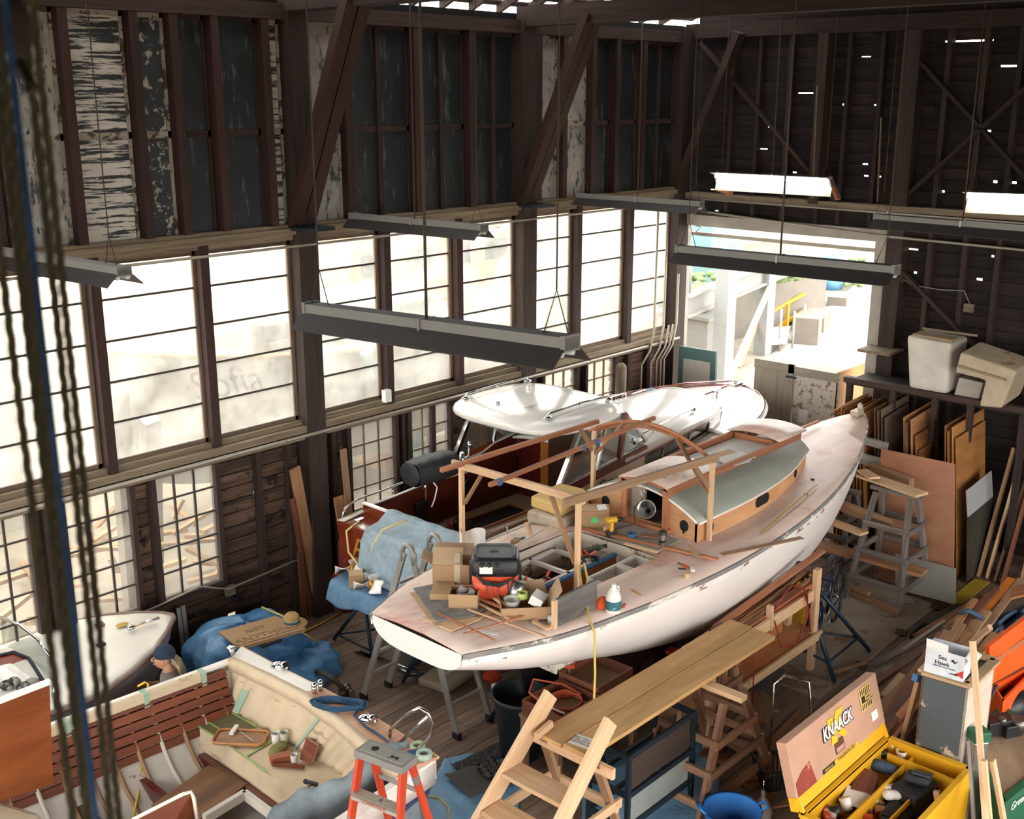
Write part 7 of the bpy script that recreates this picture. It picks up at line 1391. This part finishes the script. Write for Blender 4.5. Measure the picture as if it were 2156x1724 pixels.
tag(MB().tube([P(2020,1290,.62),P(2040,1285,.68),P(2060,1296,.62),P(2070,1303,.5)],.03,8).build('cloth_tie',cloth('denim_tie','#4b6078','#33465c')),'blue cloth strip tied around the spars in the lumber pile','cloth')
# orange job box
m_orb=paint('orange_box_paint','#e4591a',.5,var=.05,wear=('#8d7a6a',9,.7))
oj=T('orange_job_box','orange steel job box with its lid raised at the right edge','job box',(11.4,3.3,0)); p0,p1=P(2082,1475,.78),P(2170,1545,.78)
MB().bx(10.55,11.75,2.65,3.35,.76,.79).build('rim_hidden',m_orb,oj) if 0 else None
LQ=[P(2083,1362,1.30),P(2170,1295,1.38),P(2170,1395,.85),P(2090,1440,.80)]
MB().slab(LQ,.05,(.1,1,0)).build('lid',m_orb,oj,bevel=.006); MB().slab([LQ[0].lerp(LQ[3],.35)+V((0,-.01,0)),LQ[1].lerp(LQ[2],.35)+V((0,-.01,0)),LQ[1].lerp(LQ[2],.45)+V((0,-.01,0)),LQ[0].lerp(LQ[3],.45)+V((0,-.01,0))],.01,(0,-1,0)).build('lid_rib',plain('worn_rib','#b06a48',.5),oj)
bq=[P(2090,1442,.80),P(2170,1395,.82),P(2200,1480,.80),P(2112,1476,.80)]; bq=[V((p.x,p.y,.80)) for p in bq]; bq[2]=V((bq[1].x+.0,bq[3].y,.8))
for i in range(4):
    a,b=bq[i],bq[(i+1)%4]; MB().slab([a,b,V((b.x,b.y,0.02)),V((a.x,a.y,.02))],.03,(sum(bq,V())/4-(a+b)/2).normalized()).build('side',m_orb,oj)
MB().slab([V((p.x,p.y,.35)) for p in bq],.02).build('bottom',m_orb,oj); cB=sum(bq,V())/4
tag(MB().ell(V((cB.x-.05,cB.y,.55)),(.26,.18,.16)).build('black_duffel',m_black),'black bag inside the orange job box','bag')
# green job box with planer
m_grn=paint('green_box_paint','#1d5c3e',.5,var=.06,wear=('#8a8a6e',10,.68)); gj=T('green_job_box','green steel job box carrying a black power planer at the right edge','job box',P(2110,1640))
gq=[P(2040,1560,.62),P(2110,1690,.62),P(2230,1590,.62),P(2110,1490,.62)]; gq=[V((p.x,p.y,.62)) for p in gq]
for i in range(4):
    a,b=gq[i],gq[(i+1)%4]; MB().slab([a,b,V((b.x,b.y,.0)),V((a.x,a.y,.0))],.03,(sum(gq,V())/4-(a+b)/2).normalized()).build('side',m_grn,gj)
MB().slab(gq,.02).build('top',wood('worn_box_top','#8a6f55','#b0937a',.8,g=3,amt=.02),gj); mb=MB()
for i in range(4): mb.bar(gq[i]+V((0,0,.005)),gq[(i+1)%4]+V((0,0,.005)),.06,.03)
mb.build('top_edge',m_grn,gj)
e1=(gq[2]-gq[1]).normalized(); fc=gq[1].lerp(gq[2],.33); text('lettering','Greenlee',.11,fc+V((0,-.002,-.12))-e1.cross(V((0,0,1)))*-.012,e1,(0,0,1),m_inkw,gj,shear=.2)
pn=T('power_planer','black and grey power planer resting on the green job box','power tool',P(2105,1530,.63)); c=P(2098,1525,.72); MB().box(c,(.30,.16,.14),rad(-30)).box(c+V((.05,-.12,-.02)),(.2,.12,.12),rad(-30)).tube([c+V((-.1,.05,.05)),c+V((-.12,.08,.2)),c+V((-.02,.03,.42))],.018,6).build('body',m_black,pn,bevel=.02); MB().cyl(c+V((.12,-.16,-.05)),c+V((.12,-.16,.08)),.07).cyl(c+V((-.03,-.06,.05)),c+V((-.03,-.06,.11)),.035).build('motor_cap',m_screw,pn)
o=T('green_level_case','green topped clear case standing between the cabinet and the green box','case',P(2062,1600)); c=P(2062,1540,1.05); MB().box((c.x,c.y,1.02),(.16,.14,.10),rad(-35)).build('case_top',m_grn,o,bevel=.01); MB().box((c.x,c.y,.55),(.14,.12,.84),rad(-35)).build('case_body',m_alu,o,bevel=.01)
# ================= hanging fluorescent fixtures ====================================
m_refl=plain('dusty_reflector','#37322f',.6); m_chan=plain('pale_channel','#8d8b87',.55); m_tubeoff=plain('unlit_tube','#c9ccc9',.3); m_hang=plain('rusty_hanger','#4a4038',.7); m_lit=emit('lit_tube','#fff3df',11)
def fixture(label,a,b,x,lit=False,tilt=0,hang=((.05,'c'),(.5,'r'),(.95,'c'))):
    p=PX(*a,x); q=PX(*b,x); z=(p.z+q.z)/2; p=V((x,p.y,p.z)); q=V((x,q.y,q.z)); d=(q-p).normalized()
    o=T('fluorescent_fixture',label,'light fixture',(p+q)/2,0,'fluorescent fixtures')
    Ro=M.Rotation(tilt,3,'Y'); u=Ro@V((0,0,1)); s=Ro@V((1,0,0))
    MB().bar(p,q,.12,.07,u).build('channel',m_chan,o)
    for k in (-1,1):
        MB().slab([p+s*(k*.05)-u*.02,q+s*(k*.05)-u*.02,q+s*(k*.16)-u*.125,p+s*(k*.16)-u*.125],.006,u).build('reflector',m_refl if not lit else m_white,o)
        MB().cyl(p+s*(k*.045)-u*.06+d*.03,q+s*(k*.045)-u*.06-d*.03,.018,n=10).build('tube',m_lit if lit else m_tubeoff,o)
    MB().bar(p,p+d*.03,.13,.09,u).build('end_cap',m_chan,o); MB().bar(q,q-d*.03,.13,.09,u).build('end_cap',m_chan,o); MB().bar((p+q)/2-d*.01,(p+q)/2+d*.01,.14,.075,u).build('joint',m_alu,o)
    for t,k in hang:
        c=p.lerp(q,t)+V((0,0,.03)); top=V((c.x,c.y,8.4 if c.x<12 else 7.75))
        if k=='c': MB().tube([c+d*.09,c+V((0,0,.25)),c-d*.09],.004,5).tube([c+V((0,0,.25)),top],.005,6).build('chain',m_hang,o)
        else: MB().cyl(c,top,.009,n=8).build('rod',m_hang,o)
    return o
fixture('unlit shop light nearest the camera, crossing the middle windows',(652,648),(1205,722),4.6)
fixture('unlit shop light at the far left behind the ropes',(-60,520),(262,570),4.6,hang=((.93,'c'),))
fixture('short-looking unlit shop light hanging above the second window bay',(742,455),(1020,480),9.0)
fixture('unlit shop light crossing the top of the yard doorway',(1428,524),(1890,568),9.2)
fixture('unlit shop light high at the corner right of the window wall',(1218,412),(1478,430),13.4)
fixture('unlit shop light at the right edge below the lit one',(1843,456),(2230,488),13.5,hang=((.04,'c'),(.5,'r')))
fixture('lit shop light glowing on the back wall above the doorway',(1508,372),(1752,384),15.3,True,rad(58))
fixture('lit shop light at the right edge of the photo',(2036,414),(2290,424),15.0,True,rad(58))
for (a,b) in (((1512,398),(1540,408)),((1745,372),(1765,420)),((2040,400),(2056,440))):
    tag(MB().bar(PX(*a,15.6),PX(*b,15.6),.05,.10,(1,0,0)).build('light_bracket',m_cedar),'small wooden bracket board beside a lit shop light, %s'%({1512:'left one above the doorway',1745:'right one above the doorway',2040:'the one at the right edge'}[a[0]]),'bracket')
# hanging cords and rods from trusses
for px,x,z0,l in ((1722,16.1,6.05,'thin upright lath on the back wall near the middle'),(1862,16.1,5.6,'thin upright lath on the back wall near the big post')):
    p=PX(px,170,x); tag(MB().bar((x,p.y,z0+.6),(x,p.y-.05,5.0),.02,.03).build('wall_lath',m_sill),l,'lath')
# electrical boxes
for q,l in (((2040,648),'small junction box on the back wall above the white box'),): tag(MB().box(PX(*q,BX-.03),(.06,.14,.12)).build('junction_box',m_sill),l,'junction box')
tag(MB().tube([PX(1895,582,BX-.05),PX(1920,600,BX-.05),PX(1980,610,BX-.05),PX(2030,612,BX-.05),PX(2042,640,BX-.05)],.008,5).build('wall_cable',m_conduit),'thin cable drooping along the back wall','cable')
tag(MB().box(PY(484,1242,WY-.02),(.12,.06,.12)).build('outlet_box',m_sill),'pale outlet box right of the second low window','outlet box'); tag(MB().tube([PY(*q,WY-.05) for q in ((300,1290),(420,1235),(480,1240),(540,1215),(620,1180),(640,1178))],.012,6).build('wall_conduit',m_conduit),'thin conduit running along the wall below the low windows','conduit')
tag(MB().box(PY(814,833,WY-.12),(.10,.08,.16)).build('white_junction_box',m_white),'small white box at the foot of a window mullion','junction box'); tag(MB().tube([PX(1455,455,15.9),PX(1470,440,15.9),PX(1450,470,15.9),PX(1475,478,15.9),PX(1462,492,15.9)],.012,6).build('wall_spotlight',m_conduit),'tangled cable and lamp bracket in the corner above the doorway','lamp bracket')
for a,b,l in (((375,1280),(386,1365),'pair of narrow metal strips leaning under the low window, left strip'),((385,1275),(396,1360),'pair of narrow metal strips leaning under the low window, right strip')): tag(MB().bar(PY(*a,WY-.05),V((PY(*b,WY-.1).x,WY-.12,0)),.05,.015,(0,1,0)).build('metal_strip',m_conduit),l,'strip')
tag(MB().cyl(PY(1308,775,WY-.35)*1-V((0,0,PY(1308,775,WY-.35).z)),PY(1308,775,WY-.35),.09,n=14).ell(PY(1308,775,WY-.35),.09).build('white_cylinder',m_sill),'tall pale gas cylinder standing by the far windows','cylinder')
# pair of oars on the foredeck
tag(MB().tube([(13.55,10.1,2.12),(14.6,9.75,2.14),(15.4,9.4,2.10)],[.03,.02,.018],8).ell((13.5,10.12,2.12),(.25,.07,.02),rotm(-.3)).build('oar',m_mahog),'varnished oar lying along the far side of the white foredeck','oar'); tag(MB().bar((13.3,9.95,2.14),(13.75,9.88,2.17),.05,.03).build('boathook_handle',m_mahog),'varnished wood handle lying across the oar blade','handle'); tag(MB().ell((13.85,9.85,2.14),(.1,.08,.05)).build('blue_cloth_knot',m_tarp),'blue cloth knotted on the oar','cloth')
# ================= ropes close to the camera =====================================
m_rope=wood('rope_fibre','#2b2719','#5f563e',.9,g=30,amt=.15)  # colour darkened to stand in for the ropes being backlit
def rope(px,dist,r,label,z0=4.7,z1=7.7,px0=None,ph=0):
    d=ray(px,862); k=dist/math.hypot(d.x,d.y); x,y=d.x*k,d.y*k; mb=MB(); n=int((z1-z0)/.010)
    if px0 is not None: d0=ray(px0,862); x0,y0=d0.x*k,d0.y*k
    else: x0,y0=x,y
    for s in range(3):
        pts=[]
        for i in range(n+1):
            z=z1-(z1-z0)*i/n; a=ph+2*PI*(z/.085)+2*PI*s/3; t=i/n; w=t*t; pts.append((lerp(x,x0,w)+r*.62*cos(a),lerp(y,y0,w)+r*.62*sin(a),z))
        mb.tube(pts,r*.60,6,cap=False)
    return tag(mb.build('hanging_rope',m_rope),label,'rope','hoist ropes at the left edge')
for i,(px,ds,r,p0,l) in enumerate(((30,1.42,.0048,75,'thick twisted hoist rope, leftmost of the ropes'),(68,1.50,.0048,100,'thick twisted hoist rope, second from the left'),(85,1.58,.0048,112,'thick twisted hoist rope directly left of the blue rope'),(140,1.52,.0048,None,'thick twisted hoist rope directly right of the blue rope'),(160,1.60,.0048,None,'thick twisted hoist rope, rightmost of the ropes'))): rope(px,ds,r,l,px0=p0,ph=i*1.3)
d=ray(106,862); k=1.45/math.hypot(d.x,d.y); tag(MB().cyl((d.x*k,d.y*k,4.7),(d.x*k,d.y*k,7.7),.0042,n=10).build('blue_rope',cloth('deep_blue_rope','#274f7c','#122c4c',120)),'smooth dark blue rope hanging among the twisted ropes','rope')
d=ray(30,60); c=V((0,0,HC))+d*(1.5/math.hypot(d.x,d.y)); bo=T('pulley_block','dark wooden pulley block at the top left corner','pulley',c); MB().ell(c,(.022,.014,.036)).build('shell',m_stud,bo); MB().tube([c+V((0,0,.035)),c+V((0,0,.5))],.01,6).build('eye_rope',m_rope,bo); MB().tube([c+V((0,0,-.035)),c+V((.01,-.012,-.07)),c+V((.0,-.02,-.065))],.007,6).build('rope_knot',m_rope,bo)
# ================= the yard outside ==================================================
m_owh=plain('outdoor_white','#94918b',.6); m_conc=paint('concrete','#7d756b',.9,var=.08); m_galv=plain('galvanised_steel','#a5a6a4',.5,.2); m_yrail=plain('yellow_rail','#d9981f',.5); m_oteak=wood('weathered_teak','#9c7a58','#c7a47c',.7)
def PG(px,py,z=-.06): return P(px,py,z)
def gh(px,py,g): # height of a pixel above ground point g
    d=ray(px,py); return HC+d.z*math.hypot(g.x,g.y)/math.hypot(d.x,d.y)
def thing1(mb,name,mat,label,cat,grp=None): return tag(mb.build(name,mat),label,cat,grp)
path=thing1(MB().slab([PG(1560,800)+V((0,0,.02)),PG(1850,800)+V((0,0,.02)),PG(1850,600)+V((0,0,.02)),PG(1800,600)+V((0,0,.02))],.02),'concrete_path',plain('pale_path','#b5afa3',.9),'bright concrete path leading out through the doorway','path'); path['kind']='structure'; del path['category']
for (b,t,w,l) in (((1518,818),(1513,560),.35,'thick galvanised column seen through the doorway, nearer one'),((1605,745),(1600,560),.35,'thick galvanised column seen through the doorway, right one'),((1570,680),(1568,590),.3,'distant galvanised column with a red band')):
    g=PG(*b); thing1(MB().bx(g.x-w/2,g.x+w/2,g.y-w/2,g.y+w/2,-.06,gh(*t,g)),'steel_column',m_galv,l,'column')
g=PG(1570,680); thing1(MB().bx(g.x-.2,g.x+.2,g.y-.2,g.y+.2,.6,1.6),'red_band',plain('red_paint','#b8604f'),'red painted sleeve on the distant column','sleeve')
g1=PG(1430,830); g2=PG(1660,715); a=V((g1.x,g1.y,gh(1432,625,g1))); b=V((g2.x,g2.y,gh(1680,535,g2))); 
bm=T('ramp_beam','long white steel beam sloping up across the yard doorway','beam',(a+b)/2); MB().bar(a,b,.3,.05).bar(a+V((0,0,-.45)),b+V((0,0,-.45)),.3,.05).bar(a+V((0,0,-.22)),b+V((0,0,-.22)),.03,.45).build('web',m_owh,bm)
for t in (.05,.3,.62): p=a.lerp(b,t); MB().cyl(p,p+V((0,0,1.1)),.03).build('rail_post',m_galv,bm)
MB().cyl(a.lerp(b,.05)+V((0,0,.9)),a.lerp(b,.9)+V((0,0,.9)),.02).build('hand_rail',m_galv,bm)
for (p,q,w,l) in (((1535,800),(1618,590),.12,'long diagonal white brace behind the galvanised columns'),((1555,775),(1590,680),.09,'shorter tan plank leaning against the diagonal brace')):
    g=PG(*p); h=PG(q[0],800 if 0 else 745); thing1(MB().bar(g,V((h.x,h.y,gh(*q,h))),w,w),'diagonal_brace',m_owh if w>.1 else m_oteak,l,'brace')
w0,w1=PG(1436,745),PG(1735,665); 
thing1(MB().slab([w0,w1,w1+V((0,0,1.5)),w0+V((0,0,1.5))],.3,(.5,.5,0)),'concrete_wall',m_conc,'low concrete retaining wall across the yard','wall')
thing1(MB().slab([w0+V((.2,.2,1.52)),w1+V((.2,.2,1.52)),V((w1.x*1.3,w1.y*1.3+3.0,1.5)),V((w0.x*1.7,w0.y*1.7,1.5))],.06),'raised_ground',paint('yard_dirt','#857a69',.95,wear=('#66704a',1.0,.58)),'raised stony ground with weeds behind the concrete wall','ground')['kind']='stuff'
gb=PG(1750,608); thing1(MB().lathe([(0,0),(.38,0),(.40,.3),(.38,.32),(.40,.6),(.38,.62),(.40,.95),(.36,1.15),(0,1.15)],(gb.x,gb.y,-.06),24),'blue_barrel',paint('barrel_blue','#5f93ba',.5),'blue plastic barrel standing in the yard','barrel')  # barrel blue paled, outdoor haze put into the colour
gb=PG(1476,590,1.5); thing1(MB().box((gb.x,gb.y,2.7),(1.6,1.6,2.4)),'teal_container',plain('teal_paint','#799c9c'),'teal container at the far left of the yard','container')  # teal paled to stand in for haze
m_leaf=cloth('green_weeds','#869a68','#61794c',6)  # greens carry the same painted haze
for i,(q,s,l) in enumerate((((1795,600),(1.3,.8,.8),'green bush beside the blue barrel'),((1465,628),(1.2,.8,.5),'patch of green weeds below the teal container'),((1640,590),(.9,.6,.4),'small green weed patch in the middle of the yard'))):
    g=PG(*q,(-.06 if q[0]>1700 else 1.5)); mb=MB()
    for k in range(90): mb.ell(g+V((RN.uniform(-s[0],s[0]),RN.uniform(-s[1],s[1]),RN.uniform(.1,s[2]))),(.16,.1,.09),rotm(k),6,4)
    thing1(mb,'weed_patch',m_leaf,l,'plant')['kind']='stuff'
for q,sz,l in (((1697,722),(.7,.7,.75),'brown concrete block beside the bright path'),((1712,690),(1.6,.8,.45),'flat pale slab behind the brown block'),((1765,640),(1.0,.6,.3),'pale wooden box near the blue barrel')):
    g=PG(*q); thing1(MB().box(g+V((0,0,sz[2]/2)),sz,.35),'yard_block',m_conc,l,'block')
yr=T('yellow_railing','yellow steel railing beside the perforated ramp outside','railing',PG(1655,700)); g=PG(1655,705); h=gh(1660,640,g); e=PG(1690,680)
MB().bar(g,V((g.x,g.y,h)),.08,.08).build('post',m_yrail,yr); MB().bar(V((g.x-2,g.y+1.0,h-.9)),V((e.x,e.y,gh(1690,618,e))),.06,.08).bar(V((g.x-2,g.y+1.0,h-1.6)),V((e.x,e.y,gh(1690,655,e))),.06,.12).build('rails',m_yrail,yr)
for px,t,b in ((1622,665,745),(1640,650,740),(1668,655,735),(1690,640,715)): g=PG(px,b); MB().cyl(g,V((g.x,g.y,gh(px,t,g))),.03).build('steel_post',m_galv,yr)
rp=[PG(1615,748),PG(1655,745),PG(1662,712),PG(1622,715)]; 
_t=NT('perforated_steel'); _v=_t.nd('ShaderNodeTexVoronoi'); _v.inputs['Scale'].default_value=5; _v.inputs['Randomness'].default_value=0; _t.ln(_t.co(),_v.inputs['Vector']); m_perf=_t.fin(_t.ramp(_v.outputs['Distance'],[(.25,(.06,.06,.06,1)),(.3,(.5,.5,.5,1))]),.5)
thing1(MB().slab([p+V((0,0,.35)) for p in rp],.08),'perforated_ramp',m_perf,'perforated steel ramp plate outside','ramp')
g=PG(1455,745); thing1(MB().box(g+V((0,0,.5)),(1.0,1.6,1.1)).box(g+V((0,0,1.1)),(1.2,1.8,.08)),'cable_table',m_owh,'white bench heaped with cables left in the yard','bench')
mb=MB(); 
for k in range(8): mb.ell(g+V((RN.uniform(-.3,.3),RN.uniform(-.5,.5),1.3)),(.3,.2,.15),rotm(k),8,5)
thing1(mb,'cable_heap',plain('pale_cable','#a8a294'),'heap of pale cable on the white yard bench','cable')
g=PG(1652,612); thing1(MB().ell(g+V((0,0,.18)),(.8,.3,.22)),'upturned_dinghy',plain('grey_dinghy','#4f4f52'),'grey upturned dinghy far out in the yard','dinghy')
# boats outside the windows
def oboat(name,label,x0,x1,y,zs,zb,beam,hullm,cab=(),strip=None,flip=False):
    o=T(name,label,'boat',((x0+x1)/2,y,-.06)); n=24; rr=[]
    for i in range(n+1):
        t=i/n; x=lerp(x0,x1,t); u=1-t if flip else t; hb=beam/2*min(1,max(.02,(1-u**3.2)))*(.85+.15*min(1,u*4)); s=zs+.5*u**3; b=zb+(s-zb)*.75*max(0,u-.6)**2*4*.6
        rr.append([V((x,y+sg*hb*max(0,cos(a))**.6,s-(s-b)*sin(a)**1.4)) for sg,a in [(-1,k/6*PI/2) for k in range(7)]+[(1,(5-k)/6*PI/2) for k in range(6)]])
    MB().loft(rr,False,True,True).build('hull',hullm,o); MB().loft([[r[0]+V((0,.02,0)),r[-1]+V((0,-.02,0))] for r in rr],False,False,False).build('deck',m_owh,o,solid=.03)
    MB().tube([r[0] for r in rr],.05,6).build('rub_rail',strip or m_oteak,o)
    for (a,b,c,d,e,mm,wn) in cab:
        cb=MB().bx(a,b,y-c/2,y+c/2,d,e).build('cabin',mm,o,bevel=.08)
        for k in range(wn): w=(b-a)/wn; MB().bx(a+w*(k+.2),a+w*(k+.8),y-c/2-.02,y-c/2,lerp(d,e,.5),lerp(d,e,.85)).build('cabin_window',m_steel,cb)
    for x in (lerp(x0,x1,.3),lerp(x0,x1,.7)): MB().bx(x-.1,x+.1,y-.4,y+.4,-.06,zb+.5).build('keel_support',m_oteak,o)
    return o
ya=oboat('yard_boat','white yacht with script lettering on its hull outside the left windows',7.6,15.2,15.3,2.5,.4,3.0,m_owh,((9.8,13.6,1.8,2.5,3.2,m_owh,4),),flip=True)
q=PY(486,805,13.75); text('lettering','Sofia',.62,(q.x,13.72,q.z),(1,0,-.04),(0,0,1),plain('grey_script','#0d0d0d'),ya,shear=-.35)
yb=oboat('yard_boat','white motor yacht with orange-brown cabin outside the middle windows',12.0,22.5,19.0,2.3,.2,3.4,m_owh,((14.5,20.5,2.6,2.3,3.6,wood('orange_teak','#a5815f','#c7a585',.5),5),(15.5,19.2,2.2,3.6,5.2,m_owh,3)))
thing1(MB().bx(3.0,7.2,17.0,21.0,-.06,4.2),'yard_shed',plain('pale_shed','#b9b5ac'),'pale shed far outside the leftmost windows','shed')
mb=MB()
for k in range(40): p=V((RN.uniform(4.5,9.5),RN.uniform(12.4,14.0),RN.uniform(0,.9))); d=V((RN.uniform(-1,1),RN.uniform(-.5,.5),RN.uniform(-.2,.4))); mb.bar(p,p+d,.08,.05)
o=thing1(mb,'scrap_wood_pile',m_oteak,'pile of weathered scrap timber outside the low left windows','scrap pile'); o['kind']='stuff'
for i,(a,b,l) in enumerate((((7.4,13.6,-.06),(7.0,12.6,2.6),'grey timber prop outside the low window left of the wall post'),((12.6,13.2,-.06),(10.9,13.0,2.8),'teal prop outside the window behind the cruiser'),((6.6,12.7,-.06),(6.65,12.7,3.0),'thick grey post outside the second low window'))):
    thing1(MB().bar(a,b,.22,.16,(0,1,0)),'yard_prop',[m_galv,plain('teal_prop','#5f8f94'),m_conc][i],l,'prop')
for k,x in enumerate((13.6,15.0,16.4)): thing1(MB().bar((x,14.0,-.06),(x+2.5,15.0,3.3),.3,.12,(0,1,0)),'white_gangway_beam',m_owh,'white slanting beam outside the far windows, %s from the boat'%['first','second','third'][k],'beam')
thing1(MB().bx(17.5,40,21,21.2,-.06,3.6),'yard_fence',plain('grey_fence','#9d9890'),'grey slatted fence at the back of the yard','fence')
sc.view_settings.view_transform='Standard'; sc.view_settings.look='None'; sc.view_settings.gamma=1; sc.view_settings.exposure=EXPO
